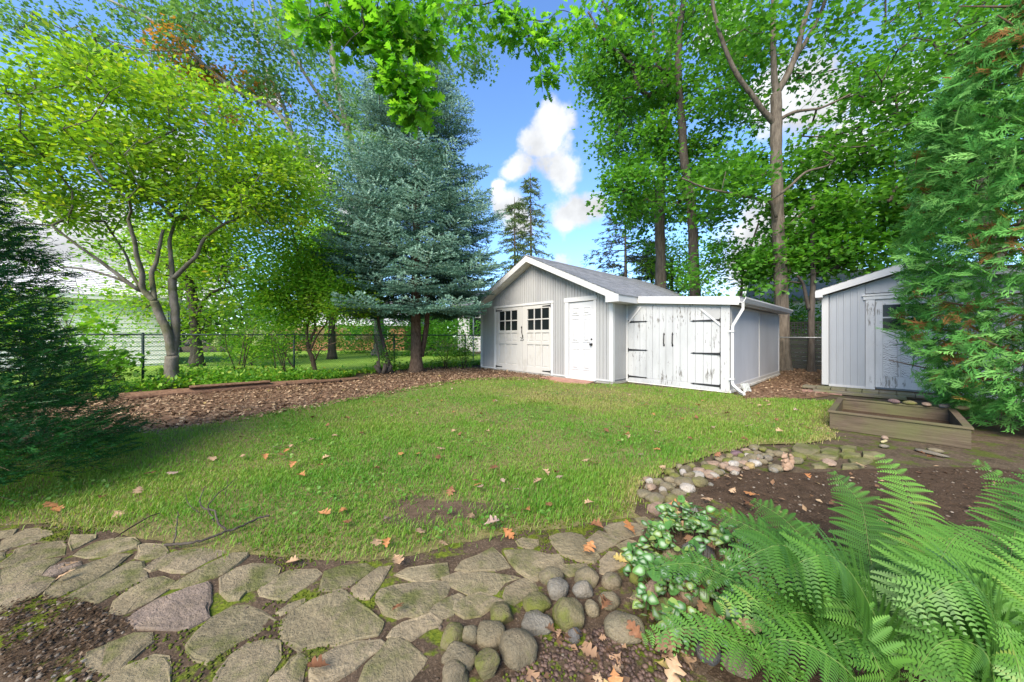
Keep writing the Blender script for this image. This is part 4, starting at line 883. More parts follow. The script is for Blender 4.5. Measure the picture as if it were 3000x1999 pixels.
q = MB()
for z in (1.3, .30): q.box(2.385, 2.475, -.10, -.01, z - .015, z + .015)
q.build('pipe_bracket', M_white, lean)
for a, b in ((.07, 2.42), (2.48, 4.84)):
    q = MB(); q.box(2.36, 2.372, a, b, .14, 1.80); q.build('side_panel', M_bead, lean)
q = MB(); q.box(2.36, 2.385, .062, 4.85, .03, .14)
for y0 in (.0621, 2.42, 4.80): q.box(2.36, 2.383, y0, y0 + .055, .141, 1.80)
q.box(2.36, 2.384, .0622, 4.85, 1.80, 1.84); q.build('side_trim', M_white, lean)
q = MB(); q.tube([(-.10, -.10, .03), (-.10, -.10, .48), (-.095, -.09, .62)], .016, 8); q.tube([(-.10, -.10, .44), (-.10, -.10, .58)], .024, 8); q.build('standpipe', M_galv, lean, True)
ct = MB(); ct.box(-.11, .11, -.018, .018, 0, .19); cto = ct.build('printed_box', plain('printed card', (.40, .42, .40), .6, .3, .6, 22))
cto.location = Vector((2.53, 8.4, 0)) + Vector(-D1 * 2.60) + Vector(D2 * 1.05) + Vector((0, 0, .004)); cto.rotation_euler = (R(-24), 0, YAW + R(75))
tag(cto, 'small printed box leaning against the foot of the lean-to side wall', 'box')

# ------------------------------------------------------------------ garden shed on the right
shed = thing('garden_shed', 'pale blue garden shed with worn white door behind the planter', 'shed', (7.08, 7.61, .1), YAW)
W2 = 2.75; SS = .33
def zs(x): return 2.12 + (x + .10) * SS if x < W2 / 2 else 2.12 + (W2 + .10 - x) * SS
q = MB(); q.prism([(.02, 0), (W2 - .02, 0), (W2 - .02, zs(.02) - .15), (W2 / 2, zs(W2 / 2) - .15), (.02, zs(.02) - .15)], .02, 3.2); q.build('wall', M_siding2, shed)
x = .11; dl, dr = .66, 1.76
while x < W2 - .1:
    e = min(x + .108, W2 - .09)
    if x < dl < e: e = dl
    if x < dr < e: e = dr
    if x >= dl - .001 and x < dr - .001: z0 = 2.0
    else: z0 = .03
    if e - x > .02:
        q = MB(); tp = [(e - .004, zs(e) - .16), (x + .004, zs(x) - .16)]
        if x < W2 / 2 < e: tp.insert(1, (W2 / 2, zs(W2 / 2) - .16))
        q.prism([(x + .004, z0), (e - .004, z0)] + tp, -.018, .02)
        q.prism([(x + .0, z0), (x + .022, z0), (x + .022, zs(x) - .17), (x, zs(x) - .17)], -.034, -.0181)
        q.build('siding_panel', M_siding2, shed)
    x = e
for y0 in range(14):
    q = MB(); q.box(-.02, .018, .06 + y0 * .222, .06 + y0 * .222 + .215, .03, 1.98); q.build('siding_panel', M_siding2, shed)
q = MB(); q.bevbox(-.03, .085, -.04, .05, .0, 2.02); q.build('corner_trim', M_white, shed)
q = MB(); q.bevbox(W2 - .085, W2 + .03, -.04, .05, .0, 2.02); q.build('corner_trim', M_white, shed)
q = MB(); q.box(.09, .655, -.036, .0, -.02, .03); q.box(1.765, W2 - .09, -.036, 0, -.02, .03); q.build('base_trim', M_white, shed)
for s in (1, -1):
    def X(x): return x if s > 0 else W2 - x
    q = MB(); p = [(X(-.10), 2.10), (X(W2 / 2), zs(W2 / 2) - .02), (X(W2 / 2), zs(W2 / 2) - .13), (X(-.10), 1.99)]
    q.prism(p if s < 0 else p[::-1], -.16, 3.35); q.build('roof_deck', M_white, shed)
    q = MB(); p = [(X(-.12), 2.125), (X(W2 / 2), zs(W2 / 2) + .01), (X(W2 / 2), zs(W2 / 2) - .15), (X(-.12), 1.975)]
    q.prism(p if s < 0 else p[::-1], -.185, -.161); q.build('rake_fascia', M_white, shed)
    q = MB(); xa, xb = sorted((X(-.125), X(.0))); q.box(xa, xb, -.19, 3.3, 1.965, 2.10); q.build('eave_box', M_white, shed)
    q = MB(); Ls = math.hypot(W2 / 2 + .13, (W2 / 2 + .13) * SS)
    for r in range(int(Ls / .135)):
        v0, v1 = r * .135, r * .135 + .15; y = -.2
        while y < 3.36:
            w = random.choice((.2, .3, .33)); th = .018 + random.random() * .006
            f = lambda v, yy, e: (X(-.14 + v * (W2 / 2 + .13) / Ls), yy, 2.108 + v * (W2 / 2 + .13) * SS / Ls + e)
            vs = [f(v0, y, th), f(v0, min(y + w - .004, 3.37), th), f(v1, min(y + w - .004, 3.37), .007), f(v1, y, .007)]
            q.add(vs, [(3, 2, 1, 0)] if s > 0 else [(0, 1, 2, 3)], max(.02, random.random())); y += w
    q.build('shingles', M_shingle, shed, kind='stuff')
q = MB(); q.bevbox(.655, .79, -.05, .0, -.02, 1.86); q.bevbox(1.64, 1.77, -.05, 0, -.02, 1.86); q.build('door_casing', M_peel2, shed)
q = MB(); q.bevbox(.62, 1.80, -.058, 0, 1.86, 1.935); q.bevbox(.60, 1.82, -.072, 0, 1.935, 1.975); q.build('door_header', M_white, shed)
q = MB(); q.box(.795, 1.635, -.010, .018, .03, 1.855)
for a, b, c, d in ((.795, .90, .03, 1.855), (1.53, 1.635, .03, 1.855), (.90, 1.53, 1.74, 1.855), (.90, 1.53, 1.10, 1.22), (.90, 1.53, .03, .27), (1.10, 1.14, .27, 1.10), (1.31, 1.35, .27, 1.10)):
    q.bevbox(a, b, -.028, -.0105, c, d, .004)
sd = q.build('door', M_peel2, shed)
for a, b in ((.90, 1.20), (1.23, 1.53)):
    for c, d in ((1.22, 1.465), (1.495, 1.74)):
        q = MB(); q.box(a, b, -.016, -.0105, c, d); q.build('pane', M_glass, sd)
q = MB(); q.bevbox(1.20, 1.23, -.027, -.0105, 1.22, 1.74, .003); q.bevbox(.90, 1.198, -.026, -.0105, 1.466, 1.494, .003); q.bevbox(1.232, 1.53, -.026, -.0105, 1.466, 1.494, .003); q.build('muntin', M_white, sd)
def m_swirl():
    q = Mat('raised weathered grain')
    mp = q.new('ShaderNodeMapping'); mp.inputs['Scale'].default_value = (9, 9, 3.2); q.lk(q.tc.outputs['Object'], mp.inputs[0])
    w = q.new('ShaderNodeTexWave', wave_type='RINGS'); w.inputs['Scale'].default_value = 2.3; w.inputs['Distortion'].default_value = 9; w.inputs['Detail'].default_value = 3; w.inputs['Detail Scale'].default_value = 1.3
    q.lk(mp.outputs[0], w.inputs['Vector'])
    f = q.math('MULTIPLY', w.outputs['Fac'], q.ramp(q.noise(4, 3), [(.3, (.75, .75, .75)), (.6, (1, 1, 1))]))
    q.col(q.ramp(f, [(.80, (.54, .54, .535)), (.93, (.14, .13, .12))])).rough(.7, .2); q.bump(f, .3, .004); return q.m
M_swirl = m_swirl()
for a, b in ((.905, 1.095), (1.145, 1.305), (1.355, 1.525)):
    q = MB(); q.box(a, b, -.017, -.0105, .275, 1.095); q.build('panel', M_swirl, sd)
skid = MB(); skid.box(.0, W2, .02, 3.2, -.1, -.002); skid.build('skid', M_bedwood, shed)

# boardwalk of short boards in front of the shed
bw = thing('boardwalk', 'narrow walkway of short grey boards along the shed front', 'walkway', (7.08, 7.61, 0), YAW)
for i in range(15):
    q = MB(); x = -.32 + i * .235; q.bevbox(x, x + .225, -.40 - random.random() * .02, -.06, .03, .075 + random.random() * .006, .006); q.build('plank', M_deck, bw)
q = MB(); q.box(-.3, 3.2, -.385, -.36, .0, .03); q.box(-.3, 3.2, -.12, -.09, .0, .03); q.build('joist', M_bedwood, bw)
sl = MB(); sl.bevbox(-.15, 1.15, -.82, -.60, .0, .055, .01); slo = sl.build('timber_sleeper', M_deck); slo.location = (7.08, 7.61, 0); slo.rotation_euler = (0, 0, YAW + R(4))
tag(slo, 'pale flat timber sleeper lying on the ground before the boardwalk', 'sleeper')
pv = thing('brick_paving', 'small patch of old paver bricks beside the timber sleeper', 'paving', (6.72, 7.25, 0), YAW, kind='structure')
for i in range(3):
    for j in range(3):
        q = MB(); q.bevbox(-.3 + i * .21, -.3 + i * .21 + .2, -.32 + j * .105, -.32 + j * .105 + .098, -.01, .018 + random.random() * .01, .004); b = q.build('brick', M_brick, pv)

# ------------------------------------------------------------------ raised planter
pl = thing('raised_planter', 'weathered wooden raised planter box with bare soil in front of the shed', 'planter', (4.15, 4.38, 0), YAW)
W3, D3 = 1.10, 1.40
q = MB(); q.bevbox(0, W3, 0, .04, -.01, .20, .005); q.build('plank', M_bedwood, pl)
for x0 in (0.0, W3 - .04):
    q = MB(); q.box(x0, x0 + .04, .041, D3 - .041, -.01, .20); q.build('plank', M_bedwood, pl)
q = MB(); q.box(0, W3, D3 - .04, D3, -.01, .20); q.build('plank', M_bedwood, pl)
for x0, x1, y0, y1 in ((-.015, W3 + .015, -.015, .05), (-.015, W3 + .015, D3 - .05, D3 + .015), (-.015, .05, .053, D3 - .053), (W3 - .05, W3 + .015, .053, D3 - .053)):
    q = MB(); q.bevbox(x0, x1, y0, y1, .202, .226, .004); q.build('rim_board', M_bedwood, pl)
q = MB(); q.box(.042, W3 - .042, .042, D3 - .042, 0, .055); q.build('soil', M_soil, pl)
rocks = [(1, 'small dark purple rock', 'u'), (2, 'grey green rock', 'm'), (3, 'reddish brown rock', 'p'), (4, 'long flat brown rock', 'd'), (5, 'orange tinted flat rock', 'y')]
for k, nm, c in rocks:
    p = Vector((4.15, 4.38, 0)) + Vector(D2 * (D3 - .03)) - Vector(D1 * (.42 + k * .15))
    v, f = ICO2; v = v * np.array([.07, .045, .03]) * (1 + .15 * rng.normal(0, .5, (len(v), 1)))
    o = npmesh('rock', v, f, MC[c], smooth=True); o.location = p + Vector((0, 0, .252)); o.rotation_euler = (0, 0, random.random() * 3)
    tag(o, f'{nm} resting on the far rim of the planter', 'rock', 'rocks on the planter rim')

# ------------------------------------------------------------------ chain link fence on the left
F0 = np.array([-8.78, 7.97, 0])
cf = thing('chain_link_fence', 'green coated chain link fence between the mulch bed and the neighbour lawn', 'fence', tuple(F0))
HT = 1.235
for i in range(-2, 6):
    p = D2 * 3.05 * i; q = MB(); q.tube([(p[0], p[1], -.05), (p[0], p[1], HT + .02)], .026, 10); q.tube([(p[0], p[1], HT + .02), (p[0], p[1], HT + .05)], [.03, .012], 10); q.build('post', M_chain, cf, True)
a, b = D2 * 3.05 * -2, D2 * 3.05 * 5
q = MB(); q.tube([(a[0], a[1], HT), (b[0], b[1], HT)], .021, 10); q.build('top_rail', M_chain, cf, True)
step = .062; L = 21.35; zt = HT - .03; n = int((L + zt) / step)
s0 = np.arange(n) * step
P0, P1 = [], []
for sg in (1, -1):
    st = s0 - zt if sg > 0 else s0
    en = st + sg * zt
    ta = np.clip(np.where(sg > 0, -st / zt, 0), 0, 1) if sg > 0 else np.clip((st - L) / zt, 0, 1)
    tb = np.clip((L - st) / zt, 0, 1) if sg > 0 else np.clip(st / zt, 0, 1)
    ok = tb > ta + .01; st, ta, tb = st[ok], ta[ok], tb[ok]
    f = lambda t: a[None] + D2[None] * (st + sg * t * zt)[:, None] + np.array([0, 0, 1])[None] * (.02 + t * zt)[:, None] + (D1 * .028 + D1 * (.003 * sg))[None]
    P0.append(f(ta)); P1.append(f(tb))
P0, P1 = np.concatenate(P0), np.concatenate(P1)
def sticks(P0, P1, r0, r1, k=3):
    ax = unit(P1 - P0); ref = np.where(np.abs(ax[:, 2:3]) > .9, np.array([[1., 0, 0]]), np.array([[0, 0, 1.]]))
    u = unit(np.cross(ax, ref)); w = np.cross(ax, u); n = len(P0)
    r0 = np.broadcast_to(r0, (n,)); r1 = np.broadcast_to(r1, (n,))
    V = np.zeros((n, 2 * k, 3))
    for i in range(k):
        an = 2 * math.pi * i / k; d = u * math.cos(an) + w * math.sin(an)
        V[:, i] = P0 + d * r0[:, None]; V[:, k + i] = P1 + d * r1[:, None]
    t = np.array([(i, (i + 1) % k, k + (i + 1) % k, k + i) for i in range(k)])
    F = t[None] + (np.arange(n) * 2 * k)[:, None, None]
    return V.reshape(-1, 3), F.reshape(-1, 4)
V, F = sticks(P0, P1, .0021, .0021)
npmesh('wire_mesh', V, F, M_chain, cf, local=False, kind='stuff')

# ------------------------------------------------------------------ leaf templates and the tree builder
LEAF = (np.array([(0, 0, 0), (-.30, .42, .07), (0, 1, -.04), (.30, .42, .07)]), np.array([(0, 3, 2), (0, 2, 1)]))
def star(pts, cz=.03):
    P = [(0, .34, -cz)] + [(x, y, .05 * abs(x)) for x, y in pts]; n = len(pts)
    return np.array(P), np.array([(0, 1 + i, 1 + (i + 1) % n) for i in range(n)])
half = [(0, 0), (.20, .04), (.46, .02), (.30, .22), (.52, .50), (.26, .48), (.17, .62), (0, 1.0)]
MAPLE = star(half + [(-x, y) for x, y in half[-2:0:-1]])
half2 = [(0, 0), (.40, .08), (.46, .52), (.15, .50), (0, 1.0)]
MAPLE_S = star(half2 + [(-x, y) for x, y in half2[-2:0:-1]])
def oak(curl=.0, bend=.0):
    S = [0, .10, .22, .31, .36, .48, .56, .61, .74, .80, .85, .94, 1.0]
    Wd = [.012, .015, .09, .24, .10, .36, .30, .11, .30, .24, .09, .12, 0.0]
    V, F = [], []
    for s, w in zip(S, Wd):
        fw = .07 if w > .2 else 0
        V += [(-w, s + fw, curl * w * w * 2.2 - bend * s * s), (0, s, -bend * s * s), (w, s + fw, curl * w * w * 2.2 - bend * s * s)]
    for i in range(len(S) - 1):
        k = i * 3
        for j in (0, 1): F += [(k + j, k + j + 1, k + 4 + j), (k + j, k + 4 + j, k + 3 + j)]
    return np.array(V), np.array(F)


def catmull(pts, k=5):
    P = np.array(pts, float); n = len(P); out = []
    for i in range(n - 1):
        p0, p1, p2, p3 = P[max(i - 1, 0)], P[i], P[i + 1], P[min(i + 2, n - 1)]
        for j in range(k):
            t = j / k; out.append(.5 * ((2 * p1) + (-p0 + p2) * t + (2 * p0 - 5 * p1 + 4 * p2 - p3) * t * t + (-p0 + 3 * p1 - 3 * p2 + p3) * t ** 3))
    out.append(P[-1]); return np.array(out)


def ellip(center, rad, n, power=.45):
    d = unit(rng.normal(0, 1, (n, 3))); r = rng.random(n) ** power
    return np.asarray(center) + d * r[:, None] * np.asarray(rad)


def grow(parent, limbs, attractors, m, rmin=.006, rmax=.06, expo=.42, flare=1.5, up=.12):
    """limbs drawn as tubes, then every crown point joined to the nearest wood; returns points and their twig directions"""
    q = MB(); P, PAR = [], []
    for li, (pts, r0, r1) in enumerate(limbs):
        c = catmull(pts, 6); n = len(c); rr = np.linspace(r0, r1, n)
        if li == 0 and flare > 1:
            z = c[:, 2] - c[0, 2]; rr = rr * (1 + (flare - 1) * np.exp(-z / (r0 * 1.6)))
        q.tube(c + rng.normal(0, .04, c.shape) * min(r0, .1), list(rr * (1 + rng.normal(0, .03, n))), 10 if r0 > .05 else 7)
        st = 0 if li else int(n * .45)
        for k in range(st, n): P.append(c[k]); PAR.append(-1)
    q.build('trunk', m, parent, True, world=True)
    base = np.array(P); A = np.asarray(attractors, float)
    dist = np.min(np.linalg.norm(A[:, None] - base[None], axis=2), axis=1)
    order = np.argsort(dist)
    cap = len(P) + len(A) * 40
    N = np.zeros((cap, 3)); N[:len(P)] = base; par = np.full(cap, -1); cnt = len(P); nb = cnt; tips = []
    for ai in order:
        a = A[ai]; d = N[:cnt] - a
        dd = np.einsum('ij,ij->i', d, d); dd = dd + np.maximum(d[:, 2], 0) * .6
        j = int(np.argmin(dd)); p = N[j]; v = a - p; L = np.linalg.norm(v)
        k = max(1, min(30, int(L / .35))); prev = j
        side = np.cross(v, rng.normal(0, 1, 3)); side = side / (np.linalg.norm(side) + 1e-9) * L * rng.normal(0, .07)
        for s in range(1, k + 1):
            t = s / k
            N[cnt] = p + v * t + (side - np.array([0, 0, up * L * .5])) * math.sin(math.pi * t) + (rng.normal(0, .02, 3) * L ** .5 if s < k else 0)
            par[cnt] = prev; prev = cnt; cnt += 1
        tips.append((ai, prev))
    load = np.zeros(cnt); 
    for ai, t in tips: load[t] += 1
    for i in range(cnt - 1, nb - 1, -1):
        if par[i] >= nb: load[par[i]] += load[i]
    idx = np.arange(nb, cnt); r = np.minimum(rmin * np.maximum(load[idx], 1) ** expo, rmax)
    pr = par[idx]; rp = np.where(pr >= nb, np.minimum(rmin * np.maximum(load[np.maximum(pr, 0)], 1) ** expo, rmax), r * 1.15)
    rp = np.minimum(rp, r * 1.6)
    V, F = sticks(N[pr], N[idx], rp, r, 4)
    npmesh('branches', V, F, m, parent, smooth=True, kind='stuff')
    td = np.zeros((len(A), 3)); tp = np.zeros((len(A), 3))
    for ai, t in tips: td[ai] = N[t] - N[par[t]]; tp[ai] = N[t]
    return tp, unit(td)


def leaves(tp, td, per, spread, size, tmpl, flat=.55, droop=.25, rnd=None, jit=.25):
    """leaf positions round twig ends"""
    n = len(tp) * per; P = np.repeat(tp, per, 0); D = np.repeat(td, per, 0)
    off = rng.normal(0, 1, (n, 3)) * np.array([spread, spread, spread * .55])
    P = P + off
    ax = unit(off * np.array([1, 1, .5]) / spread + D * .8 + rng.normal(0, .45, (n, 3)) + np.array([0, 0, -droop]))
    nr = unit(rng.normal(0, flat, (n, 3)) + np.array([0, 0, 1]))
    sz = size * rng.uniform(1 - jit * 1.4, 1 + jit, n)
    if rnd is None:
        cl = np.repeat(rng.random(len(tp)), per); rnd = np.clip(.55 * rng.random(n) + .45 * cl, 0, 1)
    return place(tmpl[0], tmpl[1], P, ax, nr, sz, rnd)


def tree(name, label, cat, limbs, ells, per, spread, size, tmpl, leafm, barkm, group=None, crown='crown', rnd=None, **kw):
    b = limbs[0][0][0]
    if b[2] > .12:                                      # the trunk goes down to the ground
        p, r0, r1 = limbs[0]; limbs = [([(b[0], b[1], -.05), (b[0], b[1], b[2] * .35)] + list(p), r0 * 1.08, r1)] + list(limbs[1:])
    root = thing(name, label, cat, (b[0], b[1], 0), 0, group)
    A = []
    for c, r, n in ells:                                # points drawn together into clumps, with gaps between
        a = ellip(c, r, n); m = ellip(c, np.array(r) * .95, max(3, n // 9), .38)
        j = np.argmin(np.linalg.norm(a[:, None] - m[None], axis=2), axis=1); A.append(a + (m[j] - a) * rng.uniform(.15, .60, (n, 1)))
    A = np.concatenate(A); tp, td = grow(root, limbs, A, barkm, **kw)
    V, F, a = leaves(tp, td, per, spread, size, tmpl, rnd=None if rnd is None else rnd(tp, per))
    npmesh(crown, V, F, leafm, root, {'rnd': a}, kind='stuff')
    return root


tree('crabapple_tree', 'multi stemmed tree with yellow green leaves at the left timber edge', 'tree', LEFT_TREE,
     [((-7.9, 7.5, 5.1), (3.2, 2.3, 1.8), 300), ((-9.9, 7.0, 4.5), (1.9, 1.7, 1.9), 120), ((-5.9, 7.6, 4.6), (1.4, 1.5, 1.4), 80), ((-8.2, 7.4, 6.3), (2.0, 1.6, 1.0), 80)],
     60, .225, .105, LEAF, G_yellow, M_grey_bark, rmin=.004, rmax=.035, flare=1.35)
tree('shrubby_tree', 'thin twin stemmed tree with bright green leaves just inside the fence', 'tree', SMALL_TREE,
     [((-6.2, 9.8, 4.3), (1.5, 1.3, 2.4), 150), ((-5.9, 9.8, 2.5), (1.6, 1.1, 1.1), 130), ((-4.9, 9.6, 2.2), (.9, .8, .8), 45), ((-7.0, 9.7, 2.4), (.9, .8, .7), 40), ((-6.3, 9.8, 1.8), (1.4, .7, .5), 36)],
     60, .20, .10, LEAF, G_lime, M_twig, rmin=.003, rmax=.02, flare=1.2)

def orange_patch(tp, per):
    cl = rng.random(len(tp)) * .8
    k = (np.abs(tp[:, 0] + 18.5) < 3.6) & (tp[:, 2] > 13.5) & (tp[:, 2] < 17.5) & (rng.random(len(tp)) < .42)
    cl = np.repeat(cl, per); kk = np.repeat(k, per)
    return np.where(kk, .93 + .07 * rng.random(len(cl)), np.clip(.5 * cl + .45 * rng.random(len(cl)), 0, .89))
tree('silver_maple', 'huge old maple with leaning grey limbs and an orange tinged bough behind the spruce', 'tree', SILVER_MAPLE,
     [((-19, 19.5, 17.5), (7, 4, 3.4), 190), ((-11, 20.5, 18.0), (6, 4, 5), 130), ((-7, 20.5, 12.5), (3.6, 3, 4.0), 150), ((-12, 20, 11.5), (3.5, 2.5, 2.5), 70), ((-24, 18, 17), (3, 3, 2.4), 40), ((-5, 21, 21), (5, 3, 4), 70)],
     46, .46, .20, MAPLE_S, G_silver, M_pale_bark, rnd=orange_patch, rmin=.012, rmax=.10)
tree('near_maple', 'tall maple with a forked grey trunk rising behind the lean-to corner', 'tree', MAPLE_NEAR,
     [((12.4, 12.2, 7.5), (2.8, 1.8, 2.4), 130), ((9.0, 13.2, 6.8), (2.6, 1.3, 2.2), 70), ((7.6, 11.2, 6.6), (1.0, 1.0, 1.6), 26), ((12.8, 11.6, 10.8), (3.2, 2.2, 2.4), 90), ((8.0, 12.4, 11.5), (2.4, 1.5, 2.6), 50), ((11.5, 13.0, 4.6), (2.4, 1.0, 1.3), 80), ((11, 11.8, 14.5), (3.2, 2.2, 1.8), 60), ((14.8, 11.0, 7.0), (2.6, 2.2, 3.0), 110), ((10.2, 10.6, 5.4), (.9, .6, .5), 14), ((12.6, 10.4, 5.2), (1.4, .8, 1.0), 50)],
     36, .32, .175, MAPLE_S, G_maple, M_maple_bark, rmin=.006, rmax=.05)
tree('dark_limbed_maple', 'tall maple with a dark curving limb above the garage roof end', 'tree', MAPLE_MID,
     [((6.2, 15.4, 10.5), (3.0, 1.8, 3.8), 130), ((4.9, 14.8, 13.8), (2.2, 1.6, 2.6), 60), ((8.9, 15.6, 8.5), (1.8, 1.2, 2.6), 70), ((5.0, 14.6, 7.4), (1.8, 1.3, 1.6), 50), ((7.5, 15, 16), (3.2, 2, 2.6), 60), ((9.6, 14.8, 12.6), (2.2, 1.8, 3.0), 64)],
     38, .32, .185, MAPLE_S, G_maple, M_dark_bark, rmin=.007, rmax=.06)
tree('straight_maple', 'straight pale trunked maple rising directly behind the garage roof', 'tree', MAPLE_FAR,
     [((7.4, 18.6, 12.5), (3.0, 1.6, 4.6), 110), ((5.4, 17.8, 15), (2.4, 1.6, 3.4), 60), ((7.8, 18.6, 7.8), (1.8, 1.0, 1.8), 36)],
     36, .36, .20, MAPLE_S, G_maple, M_maple_bark, rmin=.008, rmax=.06)
tree('young_maple', 'young dark leaved maple between the two sheds', 'tree', YOUNG_MAPLE,
     [((10.2, 11.6, 4.3), (1.7, 1.2, 1.2), 80), ((11.6, 11.2, 4.2), (1.7, 1.3, 1.6), 100), ((9.1, 12.2, 3.5), (1.0, 1.0, .9), 34)],
     26, .30, .16, MAPLE_S, G_maple_deep, M_dark_bark, rmin=.005, rmax=.03)
tree('slender_sapling', 'thin dark forked sapling above the lean-to roof', 'tree', SAPLING_RIGHT,
     [((8.6, 13, 4.2), (1.4, 1.0, 1.3), 60), ((7.4, 13.2, 3.6), (1.1, .9, .9), 30)], 24, .28, .14, MAPLE_S, G_maple_deep, M_dark_bark, rmin=.004, rmax=.02)


# broadleaf trees standing further back
def simple_limbs(x, y, h, r):
    t = [((x, y, 0), (x + random.uniform(-.2, .2), y, h * .25), (x + random.uniform(-.4, .4), y, h * .55), (x + random.uniform(-.5, .5), y, h * .85))]
    l = [(t[0], r, r * .35)]
    for k in range(3):
        s = random.choice((-1, 1)); z = h * random.uniform(.25, .5)
        l.append((((x, y, z), (x + s * h * .1, y + random.uniform(-1, 1), z + h * .12), (x + s * h * .2, y + random.uniform(-1, 1), z + h * .2)), r * .4, r * .15))
    return l


for (nm, lab, x, y, h, w, lm, n, z0) in (
        ('yellow_maple', 'yellow green maple on the neighbour lawn left of the white garage corner', -12.6, 13.4, 7.2, 2.9, G_yellow, 330, 1.1),
        ('lime_tree', 'bright lime green tree behind the thin stemmed tree', -9.4, 17.5, 7.5, 2.9, G_lime, 280, 1.3),
        ('backyard_tree', 'rounded green tree beyond the white garage roof', -25, 25, 9.5, 6.0, G_lime, 330, 2.5),
        ('backyard_tree', 'dense green tree filling the gap far behind the spruce trunk', -8, 33, 10, 5, G_far, 200, 1.5),
        ('backyard_tree', 'low green tree far beyond the garage gable', 0.5, 38, 7.0, 5, G_far, 150, 1.5),
        ('backyard_tree', 'bright green tree behind the straight maple trunk', 11.5, 24, 8.0, 4.2, G_lime, 230, 1.4),
        ('backyard_tree', 'broad green tree behind the wooden lattice fence', 17.5, 18.5, 9.0, 4.2, G_maple, 260, 1.4),
        ('backyard_tree', 'tall green tree behind the pale blue shed', 19.5, 13.5, 10, 4.2, G_maple, 240, 1.8),
        ('backyard_tree', 'high crowned green tree rising above the cedar', 12.3, 8.6, 10.5, 3.0, G_maple, 260, 4.9),
        ('backyard_tree', 'green tree far left behind the yew', -28, 15, 9, 4.2, G_bush, 170, 1.8),
        ('backyard_tree', 'distant green tree left of the brick house', -19, 33, 10, 6.0, G_bush, 320, 1.5)):
    tree(nm, lab, 'tree', simple_limbs(x, y, h, .11 + h * .012), [((x, y, z0 + (h - z0) * .5), (w, w * .85, (h - z0) * .55), int(n * .7)), ((x + random.uniform(-1, 1), y, z0 + (h - z0) * .75), (w * .6, w * .6, (h - z0) * .35), int(n * .3))],
         34, .34 + y * .008, .11 + y * .004, LEAF, lm, M_dark_bark, rmin=.008, rmax=.06)
tl = []
for k in range(34):
    an = R(-62 + 124 * k / 33); d = random.uniform(52, 66); x, y = d * math.sin(an), d * math.cos(an)
    pts = ellip((x, y, random.uniform(2.6, 3.8)), (4.5, 3, random.uniform(3.2, 4.8)), 600, .4)
    tl.append(place(LEAF[0], LEAF[1], pts, rng.normal(0, 1, pts.shape), rng.normal(0, .6, pts.shape) + np.array([0, 0, 1]), .9))
V, F, a = cat_(tl); tag(npmesh('treeline', V, F, G_far, attrs={'rnd': a}), 'far belt of trees closing off the yards', 'treeline', None, 'stuff')

# ------------------------------------------------------------------ conifers
def needle_twigs(P, D, U, ln, nn, nl, nw, flat=False):
    """P start, D direction, U up vector of twigs; nn needles each as slim triangles"""
    n = len(P); t = np.tile((np.arange(nn) + .5) / nn, (n, 1)); ph = rng.random((n, nn)) * 2 * math.pi
    if flat: ph = np.where(np.arange(nn)[None] % 2 == 0, 0.0, math.pi) + rng.normal(0, .35, (n, nn))
    S = np.cross(D, U); S = unit(S); W = np.cross(S, D)
    base = P[:, None] + D[:, None] * (t * ln[:, None])[..., None]
    out = S[:, None] * np.cos(ph)[..., None] + W[:, None] * np.sin(ph)[..., None]
    fw = .75 if not flat else .55
    nd = unit(out + D[:, None] * fw)
    L = (nl * rng.uniform(.75, 1.15, (n, nn)))[..., None] if np.isscalar(nl) else (nl[:, None] * rng.uniform(.75, 1.15, (n, nn)))[..., None]
    side = unit(np.cross(nd, out + .3 * W[:, None])) * nw
    a, b, c = base - side, base + side, base + nd * L
    V = np.stack([a, b, c], 2).reshape(-1, 3); F = np.arange(len(V)).reshape(-1, 3)
    return V, F


